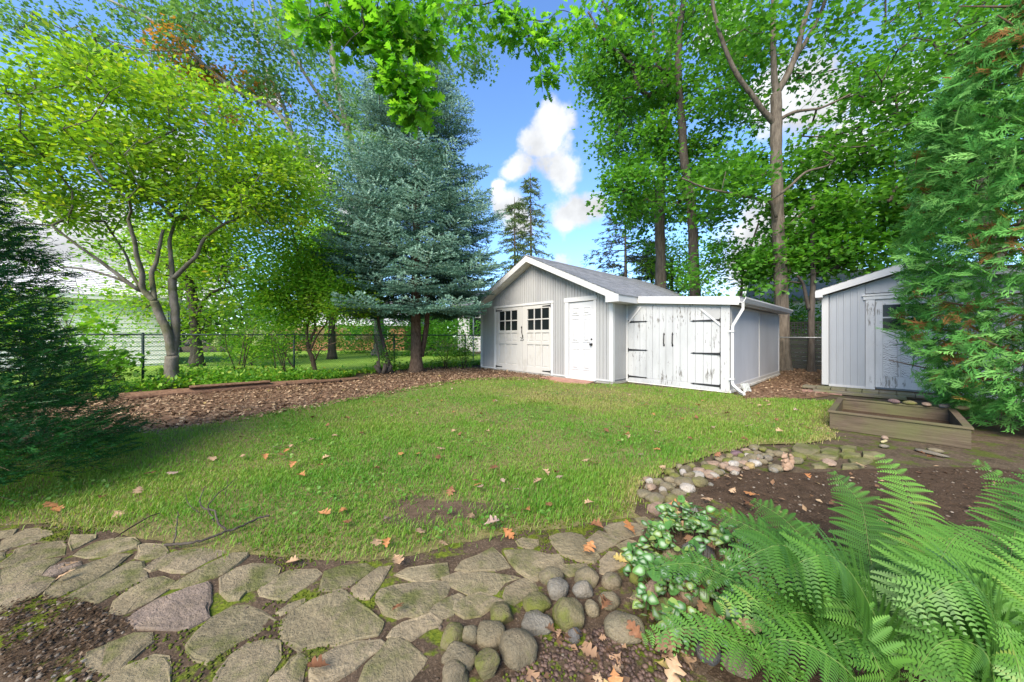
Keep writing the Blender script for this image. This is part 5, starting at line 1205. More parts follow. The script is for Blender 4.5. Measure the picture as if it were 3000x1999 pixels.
def blue_spruce(root, x, y, h, rbase, z0, rnd_seed=3):
    rg = np.random.default_rng(rnd_seed); SP, SD, SU, SL, SR = [], [], [], [], []; W0, W1, WR = [], [], []
    z = z0; k = 0
    while z < h - .25:
        f = (z - z0) / (h - z0); R_ = rbase * (1 - f) ** .66 * (1.0 if f > .10 else .80) + .12
        nb = int(13 - 4 * f)
        for i in range(nb):
            an = 2 * math.pi * (i + rg.random() * .7) / nb + k * 1.1; hd = np.array([math.cos(an), math.sin(an), 0]); L = R_ * rg.uniform(.78, 1.1) * (1 + .05 * max(0, -hd[0])); zz = z + rg.uniform(-.09, .09)
            sag = (-.22 if f < .55 else .10 + .4 * (f - .55)) * L
            m = max(4, int(L / .115)); ts = np.linspace(0.05, 1, m)
            prev = None
            for ti in ts:
                p = np.array([x, y, zz]) + hd * L * ti + np.array([0, 0, sag * math.sin(ti * 1.9) + .09 * L * ti ** 3])
                if prev is not None: W0.append(prev); W1.append(p); WR.append(.004 + .010 * L * (1 - ti) * .5)
                d = unit(hd + np.array([0, 0, .15])) if prev is None else unit(p - prev)
                prev = p
                if ti < .16: continue
                wlen = L * (.16 + .44 * (1 - ti) ** .8 * min(1, ti * 2.6))
                for s in (-1, 1):
                    sd = unit(d * .75 + s * np.array([-hd[1], hd[0], 0]) * rg.uniform(.75, 1.1) + np.array([0, 0, rg.uniform(-.12, .06)]))
                    mm = max(1, int(wlen / .17)); q0 = p
                    for w in range(mm):
                        q1 = q0 + sd * (wlen / mm); SP.append(q0); SD.append(sd); SU.append((0, 0, 1)); SL.append(wlen / mm * 1.25); SR.append(ti)
                        if w > 0 or mm == 1:
                            for s2 in (-1, 1):
                                if rg.random() < .62:
                                    s3 = unit(sd + s2 * np.cross(sd, np.array([0, 0, 1.])) * .9 + np.array([0, 0, rg.uniform(-.15, .12)]))
                                    SP.append(q0 * .5 + q1 * .5); SD.append(s3); SU.append((0, 0, 1)); SL.append(rg.uniform(.12, .22)); SR.append(ti)
                        q0 = q1
                if ti > .9: SP.append(p); SD.append(d); SU.append((0, 0, 1)); SL.append(.22); SR.append(ti)
        z += .58 - .22 * f; k += 1
    for j in range(10): SP.append(np.array([x, y, h - .9 + j * .09])); SD.append(np.array([0, 0, 1.])); SU.append((1, 0, 0)); SL.append(.25); SR.append(1)
    SP, SD, SU, SL = np.array(SP), unit(np.array(SD)), np.array(SU, float), np.array(SL)
    V, F = needle_twigs(SP, SD, SU, SL, 12, .056, .0135)
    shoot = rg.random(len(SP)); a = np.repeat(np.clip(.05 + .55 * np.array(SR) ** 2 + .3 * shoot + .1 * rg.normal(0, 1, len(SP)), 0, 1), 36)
    print('spruce shoots', len(SP))
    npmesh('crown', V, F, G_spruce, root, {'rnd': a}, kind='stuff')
    Vb, Fb = sticks(np.array(W0), np.array(W1), np.array(WR), np.array(WR) * .8, 4)
    # twig wood under the needles
    sel = rg.random(len(SP)) < .08; Vt, Ft = sticks(SP[sel], (SP + SD * SL[:, None])[sel], .004, .002, 3)
    npmesh('branches', np.concatenate([Vb, Vt]), np.concatenate([Fb, Ft + len(Vb)]), M_spruce_bark, root, kind='stuff')


SX, SY = -3.2, 11.2
sp = thing('blue_spruce', 'tall blue green spruce with a bare reddish trunk beside the garage', 'tree', (SX, SY, 0))
q = MB(); q.tube([(0, 0, -.05), (0, 0, .15), (0, 0, .5), (-.02, 0, 2.0), (0, 0, 4), (.02, 0, 7.5), (0, 0, 11.3)], [.33, .24, .185, .155, .13, .07, .015], 12); q.build('trunk', M_spruce_bark, sp, True)
q = MB(); q.tube([(.14, .1, .5), (.22, .15, 1.0), (.30, .2, 1.6), (.33, .2, 2.2), (.3, .2, 3.4)], [.08, .09, .085, .08, .05], 9); q.build('second_stem', M_spruce_bark, sp, True)
blue_spruce(sp, SX, SY, 11.6, 3.15, 2.45)


def conifer(name, label, x, y, h, rb, z0, lm, dens, droop, group=None, sparse=1.0):
    root = thing(name, label, 'tree', (x, y, 0), 0, group)
    q = MB(); q.tube([(0, 0, 0), (.05, 0, h * .4), (0, 0, h)], [.18 + h * .008, .13, .02], 8); q.build('trunk', M_maple_bark, root, True)
    P, D, L, W0, W1, WR = [], [], [], [], [], []
    z = z0
    while z < h - .2:
        f = (z - z0) / (h - z0); r = rb * (1 - f) ** .8 + .15
        for i in range(int(6 * sparse + 1)):
            an = random.random() * 6.28; l = r * random.uniform(.55, 1.1); hd = np.array([math.cos(an), math.sin(an), 0]); prev = np.array([x, y, z])
            m = max(3, int(l / .4))
            for j in range(1, m + 1):
                t = j / m; p = np.array([x, y, z]) + hd * l * t + np.array([0, 0, droop * l * t * t + random.uniform(-.05, .05)])
                W0.append(prev); W1.append(p); WR.append(.03 * (1 - t) + .008)
                if t > .2:
                    for s in range(dens):
                        sd = unit(hd * .6 + np.array([-hd[1], hd[0], 0]) * random.choice((-1, 1)) * random.uniform(.2, 1) + np.array([0, 0, random.uniform(-.6, .15)]))
                        P.append(p + np.array([random.uniform(-.1, .1), random.uniform(-.1, .1), 0])); D.append(sd); L.append(random.uniform(.3, .6))
                prev = p
        z += random.uniform(.3, .5) / sparse ** .5
    P, D, L = np.array(P), np.array(D), np.array(L)
    V, F = needle_twigs(P, D, np.tile([0, 0, 1.], (len(P), 1)), L, 12, .17, .026)
    npmesh('crown', V, F, lm, root, {'rnd': np.repeat(rng.random(len(P)), 36)}, kind='stuff')
    V, F = sticks(np.array(W0), np.array(W1), np.array(WR), np.array(WR) * .7, 4); npmesh('branches', V, F, M_dark_bark, root, kind='stuff')
    return root


conifer('pale_spruce', 'taller light green spruce far behind the garage gable peak', 1.55, 28, 14.8, 2.5, 4.0, G_conifer, 4, -.25, sparse=.8)
conifer('pale_spruce', 'shorter thin spruce standing just left of the taller light green one', .2, 27.5, 12.6, 1.8, 4.0, G_conifer, 4, -.25, sparse=.7)
conifer('bare_spruce', 'dark sparse spruce with bare twigs behind the garage roof', 8.1, 24, 11.4, 4.0, 3.4, G_darkfir, 3, -.12, sparse=.75)
conifer('bare_spruce', 'denser dark spruce right behind the straight maple trunk', 10.6, 25.5, 8.6, 2.6, 1.5, G_darkfir, 5, -.12)

# ------------------------------------------------------------------ yew on the left
yx, yy = -4.95, 2.4
yew = thing('yew', 'dark green yew bush with soft needle sprays at the left edge', 'bush', (yx, yy, 0))
q = MB()
for k in range(7):
    an = k * .9; q.tube([(math.cos(an) * .12, math.sin(an) * .12, 0), (math.cos(an) * .4, math.sin(an) * .35, .8), (math.cos(an) * .6, math.sin(an) * .5, 1.7 + .1 * k)], [.05, .035, .012], 7)
q.build('stems', M_dark_bark, yew, True)
n = 6200
d = unit(rng.normal(0, 1, (n, 3))); rr = rng.random(n) ** .30
zrel = d[:, 2] * rr
prof = np.where(zrel > 0, (1 - np.clip(zrel, 0, 1) ** 1.6), 1.0)
an_ = np.arctan2(d[:, 1], d[:, 0]); zz_ = .10 + 2.95 * rng.random(n) ** 1.3
rr = rng.random(n) ** .33 * np.interp(zz_, [0, .35, .7, 1.2, 2.0, 2.5, 2.85, 3.1], [1.35, 1.42, 1.28, 1.0, .74, .6, .34, .05])
Pp = np.column_stack([yx + np.cos(an_) * rr, yy + np.sin(an_) * rr, zz_]); d = np.column_stack([np.cos(an_), np.sin(an_), .15 + 0 * an_])
Pp[:, :2] += (wob(Pp[:, 2] * 2, np.arctan2(d[:, 1], d[:, 0]) * 2, 2.2)[:, None] * .18) * d[:, :2]
Pp[:, 2] = np.maximum(Pp[:, 2], .05)
Dd = unit(d * np.array([1, 1, .35]) + rng.normal(0, .38, (n, 3)) + np.array([0, 0, .22]))
SPx, SDx, SLx = [Pp], [Dd], [rng.uniform(.16, .34, n)]
for s in (-1, 1):
    sd = unit(Dd + s * np.cross(Dd, np.array([0, 0, 1.])) * .8 + rng.normal(0, .15, (n, 3)))
    SPx.append(Pp + Dd * .08); SDx.append(sd); SLx.append(rng.uniform(.1, .2, n))
SPx, SDx, SLx = np.concatenate(SPx), np.concatenate(SDx), np.concatenate(SLx)
U = np.tile([0, 0, 1.], (len(SPx), 1)) + rng.normal(0, .25, (len(SPx), 3))
V, F = needle_twigs(SPx, SDx, U, SLx, 17, .033, .0038, True)
npmesh('foliage', V, F, G_yew, yew, {'rnd': np.repeat(np.clip(.5 * rng.random(len(SPx)) + .5 * rng.random(len(SPx)), 0, 1), 51)}, kind='stuff')
Vt, Ft = sticks(SPx[:n:3], (SPx + SDx * SLx[:, None])[:n:3], .0025, .0012, 3); npmesh('twigs', Vt, Ft, M_twig, yew, kind='stuff')

# ------------------------------------------------------------------ cedar on the right
cx_, cy_ = 6.8, 4.15
ced = thing('cedar', 'tall feathery cedar hedge tree with rusty patches at the right edge', 'tree', (cx_, cy_, 0))
q = MB(); q.tube([(0, 0, -.05), (.02, 0, 1.2), (0, .02, 3), (0, 0, 6)], [.14, .11, .08, .02], 9)
for k in range(46):
    an = k * 2.4; z = .5 + k * .115; l = max(.4, 1.5 - .12 * z)
    q.tube([(0, 0, z), (math.cos(an) * l * .5, math.sin(an) * l * .5, z + .02), (math.cos(an) * l, math.sin(an) * l, z + .22)], [.024, .015, .006], 5)
q.build('trunk', M_twig, ced, True)
def spray(sd):
    rg = np.random.default_rng(sd); V, F = [], []
    def strip(p, d, l, w):
        p, d = np.array(p), np.array(d); nr = np.array([-d[1], d[0]]); b = len(V)
        for x in (p, p + d * l * .45 - nr * w, p + d * l, p + d * l * .45 + nr * w): V.append((x[0], x[1], -.22 * x[1] ** 2 - .5 * abs(x[0]) ** 2))
        F.extend([(b, b + 3, b + 2), (b, b + 2, b + 1)])
    strip((0, 0), (rg.normal(0, .06), 1), 1.0, .020)
    for i, t in enumerate(np.linspace(.10, .90, 7)):
        for s in (-1, 1):
            if rg.random() < .14: continue
            an = R(rg.uniform(22, 42)) * s; d = (math.sin(an), math.cos(an)); l = (.36 * (1 - t) ** .5 + .08) * rg.uniform(.6, 1.2); p = (0, t + (.05 if s > 0 else 0))
            strip(p, d, l, .021)
            for tt in (.35, .65):
                if l > .16:
                    a2 = an + R(rg.uniform(24, 40)) * rg.choice((-1, 1)); strip((p[0] + d[0] * l * tt, p[1] + d[1] * l * tt), (math.sin(a2), math.cos(a2)), l * .5, .018)
    return np.array(V), np.array(F)
n = 9600
an = rng.random(n) * 2 * math.pi; zz = .12 + rng.random(n) ** .95 * 5.6
# keep more of them on the two sides that can be seen
R0 = np.interp(zz, [0, .5, 1.4, 2.6, 3.9, 4.9, 5.8], [.75, 1.18, 1.36, 1.38, 1.26, .92, .15])
R0 = R0 * (1 + .10 * wob(an * 2, zz * 2, 1.8)); rad = R0 * rng.random(n) ** .20
Pp = np.column_stack([cx_ + np.cos(an) * rad, cy_ + np.sin(an) * rad, zz])
outv = np.column_stack([np.cos(an), np.sin(an), np.zeros(n)])
ax = unit(outv * rng.uniform(.5, 1.1, n)[:, None] + rng.normal(0, .42, (n, 3)) + np.array([0, 0, .12]) + np.column_stack([np.zeros(n), np.zeros(n), -.25 * (zz < 1.2)]))
nr = unit(rng.normal(0, .55, (n, 3)) + np.array([0, 0, .45]) + outv * .7)
pz = wob(Pp[:, 1] * 1.5 + Pp[:, 0], Pp[:, 2] * 1.6, 1.6, 2)
cr = np.clip(rng.random(n) * .86 + np.where((pz > .42) & (rng.random(n) < .42) & (rad < R0 * .95), .9, 0) + np.where(rng.random(n) < .015, .5, 0), 0, 1)
szs = rng.uniform(.15, .30, n); var = rng.integers(0, 5, n)
V, F, a = cat_([place(*spray(40 + v), (Pp - ax * .2)[var == v], ax[var == v], nr[var == v], szs[var == v], cr[var == v]) for v in range(5)])
npmesh('foliage', V, F, G_cedar, ced, {'rnd': a}, kind='stuff')

# ------------------------------------------------------------------ oak boughs hanging into view
OAK3 = [oak(.5, .10), oak(-.3, .22), oak(.25, -.05), oak(.6, .3)]
def oak_mesh(k):
    v, f = OAK3[k % 4]; me = bpy.data.meshes.new('oak_leaf'); me.from_pydata(v.tolist(), [], f.tolist())
    a = me.attributes.new('rnd', 'FLOAT', 'POINT'); a.data.foreach_set('value', np.full(len(v), (k * .37) % 1.0, np.float32))
    me.polygons.foreach_set('use_smooth', np.ones(len(f), bool)); me.update(); me.materials.append(G_oak); return me
OAKM = [oak_mesh(k) for k in range(12)]
def bough(name, label, limbs, ells, per, spread, size, nobj):
    root = thing(name, label, 'branch', tuple(limbs[0][0][0]))
    A = np.concatenate([ellip(c, r, n) for c, r, n in ells])
    tp, td = grow(root, limbs, A, M_dark_bark, rmin=.0016, rmax=.008, flare=1, up=.1)
    n = len(tp) * per; P = np.repeat(tp, per, 0); off = rng.normal(0, 1, (n, 3)) * spread; off[:, 2] *= .5
    P = P + off * .35; ax = unit(off / spread + np.repeat(td, per, 0) * .7 + np.array([0, 0, -.55]))
    nr = unit(rng.normal(0, .5, (n, 3)) + np.array([0, -.25, 1])); sz = size * rng.uniform(.7, 1.2, n)
    dist = np.linalg.norm(P - np.array([0, 0, 1.2]), axis=1); o = np.argsort(dist / sz)
    x = unit(np.cross(ax, nr)); z = np.cross(x, ax)
    base = np.array(root.location)
    for i in o[:nobj]:
        ob = bpy.data.objects.new('leaf', OAKM[i % 12]); ob.parent = root
        M = Matrix((( *x[i], 0), (*ax[i], 0), (*z[i], 0), (0, 0, 0, 1))).transposed(); M.translation = Vector(P[i] - base)
        ob.matrix_local = M @ Matrix.Scale(sz[i], 4); COL.objects.link(ob)
    r = o[nobj:]
    if len(r):
        V, F, a = place(OAK3[0][0], OAK3[0][1], P[r], ax[r], nr[r], sz[r]); npmesh('foliage', V, F, G_oak, root, {'rnd': a}, smooth=True, kind='stuff')
    return root


bough('oak_bough', 'near oak bough with large lobed leaves hanging before the spruce', OAK_LEFT,
      [((-.98, 3.2, 3.62), (.22, .2, .25), 34), ((-.90, 3.25, 3.38), (.15, .15, .14), 13), ((-1.3, 3.15, 3.98), (.35, .25, .18), 34), ((-1.72, 3.1, 4.08), (.30, .25, .15), 24), ((-.85, 3.2, 4.12), (.35, .25, .18), 32), ((-1.3, 3.1, 4.34), (.8, .3, .14), 40)], 6, .12, .13, 200)
bough('oak_bough', 'smaller leaved oak bough reaching across the blue sky gap', OAK_RIGHT,
      [((-.53, 4.6, 5.62), (.42, .3, .22), 24), ((.07, 4.7, 5.55), (.35, .3, .28), 24), ((.31, 4.8, 5.40), (.26, .25, .26), 20), ((.48, 4.9, 5.02), (.20, .2, .24), 15), ((.75, 4.9, 5.65), (.45, .35, .35), 32), ((1.35, 5.0, 5.85), (.4, .3, .25), 18), ((-.62, 4.5, 5.15), (.14, .1, .12), 5)], 6, .14, .13, 95)

# ------------------------------------------------------------------ shrubs along the fence and beyond
def bush(name, label, cat, c, rad, n, per, size, lm, tmpl=LEAF, stems=5, group=None, spread=.14, flat=.6, barkm=None):
    root = thing(name, label, cat, (c[0], c[1], 0), 0, group)
    q = MB(); tops = []
    for k in range(stems):
        a = random.random() * 6.28; t = np.array([c[0] + math.cos(a) * rad[0] * .55, c[1] + math.sin(a) * rad[1] * .55, c[2] + rad[2] * random.uniform(.2, .8)])
        b = np.array([c[0] + random.uniform(-.1, .1), c[1] + random.uniform(-.1, .1), 0]); m = (b + t) / 2 + np.array([random.uniform(-.1, .1), random.uniform(-.1, .1), .1])
        q.tube([b, m, t], [.014, .010, .004], 5)
    q.build('stems', barkm or M_twig, root, True, world=True)
    A = ellip(c, rad, n); A[:, 2] = np.maximum(A[:, 2], .04)
    V, F, a = leaves(A, unit(A - np.array([c[0], c[1], 0]) + 1e-6), per, spread, size, tmpl, flat)
    npmesh('foliage', V, F, lm, root, {'rnd': a}, kind='stuff'); return root


bush('maple_shrub', 'young maple shrub with wide green leaves left of the grey trunk', 'shrub', (-9.9, 7.0, 1.35), (1.3, .7, .8), 46, 12, .15, G_lime, MAPLE_S)
bush('maple_shrub', 'maple seedlings with tilted leaves at the foot of the grey trunk', 'shrub', (-8.7, 7.2, .55), (.9, .5, .4), 40, 12, .12, G_bush, MAPLE_S)
bush('yellow_shrub', 'low golden yellow shrub by the chain link fence near the yew', 'shrub', (-9.7, 7.6, .45), (1.1, .5, .42), 80, 20, .09, G_yellow)
bush('lacy_shrub', 'tall pale lacy shrub in front of the white neighbour garage', 'shrub', (-12.2, 9.6, 1.5), (1.7, 1.0, 1.3), 110, 20, .08, G_lime, spread=.2)
bush('sapling', 'thin sapling with compound leaves just right of the grey trunk', 'sapling', (-7.25, 8.95, 1.3), (.7, .5, .9), 34, 13, .09, G_lime)
bush('sapling', 'leaning thin sapling at the left foot of the twin stemmed tree', 'sapling', (-6.35, 9.3, 1.1), (.6, .4, .6), 24, 12, .09, G_lime)
bush('leafy_shrub', 'feathery light green shrub right of the spruce trunk', 'shrub', (-2.4, 12.3, .55), (.75, .45, .5), 60, 22, .06, G_lime)
bush('leafy_shrub', 'small dark leaved shrub near the last fence post before the garage', 'shrub', (-1.75, 12.3, .5), (.35, .3, .5), 34, 18, .08, G_bush)
bush('leafy_shrub', 'low shrub against the fence left of the spruce trunk', 'shrub', (-4.35, 11.6, .4), (.35, .3, .4), 24, 14, .08, G_bush)
bush('hydrangea', 'pale flowered hydrangea bush on the neighbour lawn', 'shrub', (-10.6, 13.6, .7), (1.5, .8, .7), 120, 16, .13, G_lime)
hy = bpy.data.objects['hydrangea']
def head_mesh(m):
    v = unit(rng.normal(0, 1, (150, 3))) * np.array([1, 1, .75]); V, F, a = place(LEAF[0], LEAF[1], v, rng.normal(0, 1, v.shape), v, .38)
    o = npmesh('flower_head', V, F, m, attrs={'rnd': a}); me = o.data; bpy.data.objects.remove(o); return me
HM, HM2 = head_mesh(G_hyd), head_mesh(G_pinkhyd)
for k in range(30):
    a = random.random() * 6.28; b = random.uniform(.1, 1.3); o = link('flower_head', HM, hy, (math.cos(a) * 1.5 * math.sin(b), math.sin(a) * .8 * math.sin(b) - .1, .72 + .68 * math.cos(b)))
    s = random.uniform(.09, .14); o.scale = (s, s, s)
bush('faded_hydrangea', 'row of faded pinkish hydrangeas before the brick house', 'shrub', (-12.2, 21, .9), (3.6, .8, .75), 120, 12, .16, G_bush)
hy = bpy.data.objects['faded_hydrangea']
for k in range(46):
    a = random.random() * 6.28; b = random.uniform(.1, 1.4); o = link('flower_head', HM2, hy, (math.cos(a) * 3.6 * math.sin(b), math.sin(a) * .8 * math.sin(b) - .2, .95 + .72 * math.cos(b)))
    s = random.uniform(.13, .19); o.scale = (s, s, s)
for nm, lab, c, r, n in (('hedge', 'dark green clipped hedge beyond the neighbour lawn behind the spruce', (-5.0, 20.5, 1.3), (3.6, 1.0, 1.9), 420), ('hedge', 'lower hedge reaching to the neighbour trunk on the left', (-10.6, 23.5, 1.0), (3.2, .9, 1.4), 300),
                         ('hedge', 'bright hedge far right behind the lattice fence', (17.5, 15.2, 1.6), (3.4, 1.2, 1.5), 300), ('hedge', 'shaded hedge behind the lean-to and the maple trunk', (11.5, 14.8, 1.3), (3.2, 1.2, 1.6), 320), ('hedge', 'leafy hedge to the right of the white garage', (-13.4, 18.5, 1.1), (2.2, 1.2, 1.3), 220)):
    bush(nm, lab, 'hedge', c, r, n, 20, .15, G_maple_deep if 'dark' in lab or 'lower' in lab else G_bush, spread=.3)
# ivy and seedlings under the fence: nobody could count them
n = 5200; g = np.array(GROUND_COVER); lo, hi = g.min(0) - .1, g.max(0) + .1
P = np.column_stack([rng.uniform(lo[0], hi[0], n * 4), rng.uniform(lo[1], hi[1], n * 4)])
P = P[inside(P[:, 0], P[:, 1], GROUND_COVER)]
band = F0[None, :2] + D2[None, :2] * rng.uniform(-5, 10, 5200)[:, None] - D1[None, :2] * np.abs(rng.normal(0.1, .32, 5200))[:, None]
P = np.concatenate([P, band]); P = P[(wob(P[:, 0], P[:, 1], 2.2) > -.45)]; n = len(P)
zz = np.abs(rng.normal(0, .085, n)) * (1.2 + wob(P[:, 0], P[:, 1], 1.1, 4)) + .03
V, F, a = place(LEAF[0], LEAF[1], np.column_stack([P, zz]), rng.normal(0, 1, (n, 3)), rng.normal(0, .45, (n, 3)) + np.array([0, 0, 1]), rng.uniform(.06, .12, n))
tag(npmesh('ground_cover', V, F, G_cover, attrs={'rnd': a}), 'leafy green ground cover between the split timbers and the fence', 'ground cover', None, 'stuff')

# ------------------------------------------------------------------ split timbers, stumps
def timber(p0, p1, r, lab, lift=0.0):
    root = thing('split_timber', lab, 'timber', (*p0, 0), 0, 'split timbers edging the mulch bed'); q = MB()
    p0, p1 = np.array([*p0, r * .7 + lift]), np.array([*p1, r * .55 + lift]); n = 14; L = np.linalg.norm(p1 - p0)
    d = (p1 - p0) / L; s = np.cross(d, [0, 0, 1]); k = 9; V = []; pr = rng.uniform(.65, 1.15, k)
    for i in range(n):
        t = i / (n - 1)
        for j in range(k):
            an = 2 * math.pi * j / k; rr = r * pr[j] * (1 + rng.normal(0, .06)) * (1 if 0 < i < n - 1 else .9)
            V.append(p0 + d * L * t + s * math.cos(an) * rr * 1.2 + np.array([0, 0, math.sin(an) * rr * .85]))
    F = [(i * k + j, i * k + (j + 1) % k, (i + 1) * k + (j + 1) % k, (i + 1) * k + j) for i in range(n - 1) for j in range(k)] + [tuple(range(k - 1, -1, -1)), tuple((n - 1) * k + j for j in range(k))]
    q.add(V, F); q.build('log', M_timber, root, world=True)
timber((-7.35, 6.25), (-5.4, 8.0), .085, 'nearest long split cedar timber at the left end of the mulch bed')
timber((-7.1, 6.62), (-5.0, 8.55), .075, 'split timber lying behind the nearest one')
timber((-5.5, 7.98), (-4.2, 9.15), .07, 'farther split timber ending below the twin stemmed tree')
timber((-5.2, 8.1), (-4.5, 8.75), .04, 'thin broken timber leaning on the farther one', .03)
timber((-6.6, 6.85), (-5.6, 7.75), .045, 'thin slat lying on top of the nearest timbers', .12)
st = thing('stump', 'broken grey tree stump with ivy left of the spruce', 'stump', (-4.05, 10.55, 0)); q = MB()
for k in range(5):
    a = k * 1.3; q.tube([(math.cos(a) * .05, math.sin(a) * .05, 0), (math.cos(a) * .2, math.sin(a) * .14, .18), (math.cos(a) * (.26 + .05 * k % .1), math.sin(a) * .2, .28 + .06 * (k % 3))], [.09, .07, .045], 7)
q.build('wood', M_dark_bark, st, True)
tree('leaning_stem', 'thin leaning tree stem with ivy rising beside the stump', 'tree', [([(-3.86, 10.75, 0), (-4.1, 10.8, .8), (-4.3, 10.8, 1.6), (-4.42, 10.9, 2.6), (-4.5, 11, 3.4)], .06, .03), ([(-4.12, 10.5, 0), (-4.2, 10.5, .7), (-4.35, 10.6, 1.2)], .03, .015)],
     [((-4.4, 10.8, 2.2), (.5, .4, .7), 24), ((-4.0, 10.7, .5), (.25, .2, .45), 14)], 14, .15, .08, LEAF, G_bush, M_dark_bark, rmin=.003, rmax=.01, flare=1.3)

# ------------------------------------------------------------------ houses, fences and bits beyond
ng = thing('neighbour_garage', 'white clapboard garage with pale grey hipped roof beyond the fence', 'garage', (-19.5, 9.23, 0), R(41.84))
gx0, gx1, gy0, gy1, ez, rz = 0, 7.0, 0, 6, 2.62, 4.3
q = MB(); q.box(gx0, gx1, gy0, gy1, 0, ez - .05); q.build('wall', M_clap, ng)
for i in range(14):
    z = .08 + i * .18
    q = MB(); q.add([(gx0 - .01, -.012, z + .18), (gx1 + .01, -.012, z + .18), (gx1 + .01, -.04, z), (gx0 - .01, -.04, z), (gx0 - .01, -.0, z), (gx1 + .01, 0, z)], [(3, 2, 1, 0), (4, 5, 2, 3)])
    q.add([(gx1 + .012, -.01, z + .18), (gx1 + .012, gy1, z + .18), (gx1 + .04, gy1, z), (gx1 + .04, -.01, z), (gx1, -.01, z), (gx1, gy1, z)], [(3, 2, 1, 0), (4, 5, 2, 3)])
    q.build('clapboard', M_clap, ng)
q = MB(); q.box(gx0 - .4, gx1 + .4, -.4, gy1 + .4, ez - .05, ez + .09); q.build('eave_board', M_clap, ng)
q = MB(); e = .42; ov = [(gx0 - e, -e), (gx1 + e, -e), (gx1 + e, gy1 + e), (gx0 - e, gy1 + e)]; rd = [(gx0 + 2.2, gy1 / 2), (gx1 - 2.2, gy1 / 2)]
nr_ = 18
for r in range(nr_):
    t0, t1 = r / nr_, (r + 1.15) / nr_; t1 = min(t1, 1)
    def ring(t, dz): return [tuple(np.array([*a, ez + .09]) * (1 - t) + np.array([*b, rz]) * t + np.array([0, 0, dz])) for a, b in zip(ov, (rd[0], rd[1], rd[1], rd[0]))]
    A, B = ring(t0, .03), ring(t1, .006)
    for i in range(4):
        j = (i + 1) % 4; m = 12
        for k in range(m):
            f = lambda Q, u: tuple(np.array(Q[i]) * (1 - u) + np.array(Q[j]) * u)
            q.add([f(A, k / m), f(A, (k + 1) / m - .002), f(B, (k + 1) / m - .002), f(B, k / m)], [(0, 1, 2, 3)], max(.02, random.random()))
q.build('shingles', M_palesh, ng, kind='stuff')
q = MB(); q.flat([(gx0 - e, -e), (gx1 + e, -e), (gx1 + e, gy1 + e), (gx0 - e, gy1 + e)], ez + .075, ez + .10); q.build('roof_deck', M_palesh, ng)


def house(label, x, y, w, d, ez, rz, wallm, roofm, wins, rot=0.0, name='house'):
    h = thing(name, label, 'house', (x, y, 0), rot)
    q = MB(); q.box(0, w, 0, d, 0, ez); q.build('wall', wallm, h)
    q = MB(); q.add([(-.4, -.4, ez), (w + .4, -.4, ez), (w + .4, d / 2, rz), (-.4, d / 2, rz), (w + .4, d + .4, ez), (-.4, d + .4, ez), (-.4, -.4, ez - .15), (w + .4, -.4, ez - .15), (w + .4, d + .4, ez - .15), (-.4, d + .4, ez - .15)],
                    [(0, 1, 2, 3), (3, 2, 4, 5), (6, 7, 1, 0), (8, 9, 5, 4), (9, 8, 7, 6), (7, 8, 4, 2, 1), (9, 6, 0, 3, 5)]); q.build('roof', roofm, h)
    for (a, b, c, e2) in wins:
        q = MB(); q.box(a - .06, b + .06, -.05, .0, c - .06, e2 + .06); wo = q.build('window', M_white, h)
        q = MB(); q.box(a, b, -.058, -.05, c, e2); q.build('pane', M_glass, wo)
    return h
house('brown brick house with a pale roof seen through the leaves on the left', -20, 28, 11, 7, 2.2, 4.6, M_brickwall, M_palesh, [(2, 3.4, 1.0, 1.9), (6, 7.4, 1.0, 1.9), (8.6, 9.6, 1.0, 1.9)])
house('white sided house glimpsed between the spruce and the garage', -4.2, 26, 9, 7, 3.6, 5.2, M_clap, M_shingle, [(.9, 1.9, 1.3, 2.6), (3, 4.2, 1.3, 2.6)])
wh = house('white rendered house wall behind the lattice fence', 12.6, 16.6, 8, 6, 3.0, 4.6, plain('white render', (.74, .72, .68), .8, .2, .06, 3), M_shingle, [(3.0, 4.0, 1.4, 2.4)], R(-30))
orn = MB()
for r in (.33, .22, .10): orn.tube([(.85 + r * math.cos(t), -.03, 1.95 + r * math.sin(t)) for t in np.linspace(0, 6.2832, 22)], .018, 5)
for t in np.arange(0, 6.28, .785): orn.tube([(.85 + .1 * math.cos(t), -.03, 1.95 + .1 * math.sin(t)), (.85 + .33 * math.cos(t), -.03, 1.95 + .33 * math.sin(t))], .012, 5)
oo = orn.build('wall_ornament', M_iron, None); oo.location = (12.6, 16.6, 0); oo.rotation_euler = (0, 0, R(-30)); tag(oo, 'round black scrollwork ornament hung on the white house wall', 'ornament')
wp = thing('garden_pole', 'thin white garden pole with short arms on the neighbour lawn', 'pole', (-1.9, 16.5, 0)); q = MB(); q.tube([(0, 0, 0), (0, 0, 2.9)], .03, 7)
for z in (1.1, 2.2, 2.6): q.tube([(-.25, 0, z), (.25, 0, z)], .018, 6)
q.build('pole', M_white, wp, True)
disc = MB(); disc.flat([(math.cos(t) * .75, math.sin(t) * .5) for t in np.arange(0, 6.28, .4)], 0, .05); do = disc.build('paving_disc', M_concrete); do.location = (-8.35, 10.6, 0)
tag(do, 'pale round paving slab on the neighbour lawn beside the grey trunk', 'paving slab')

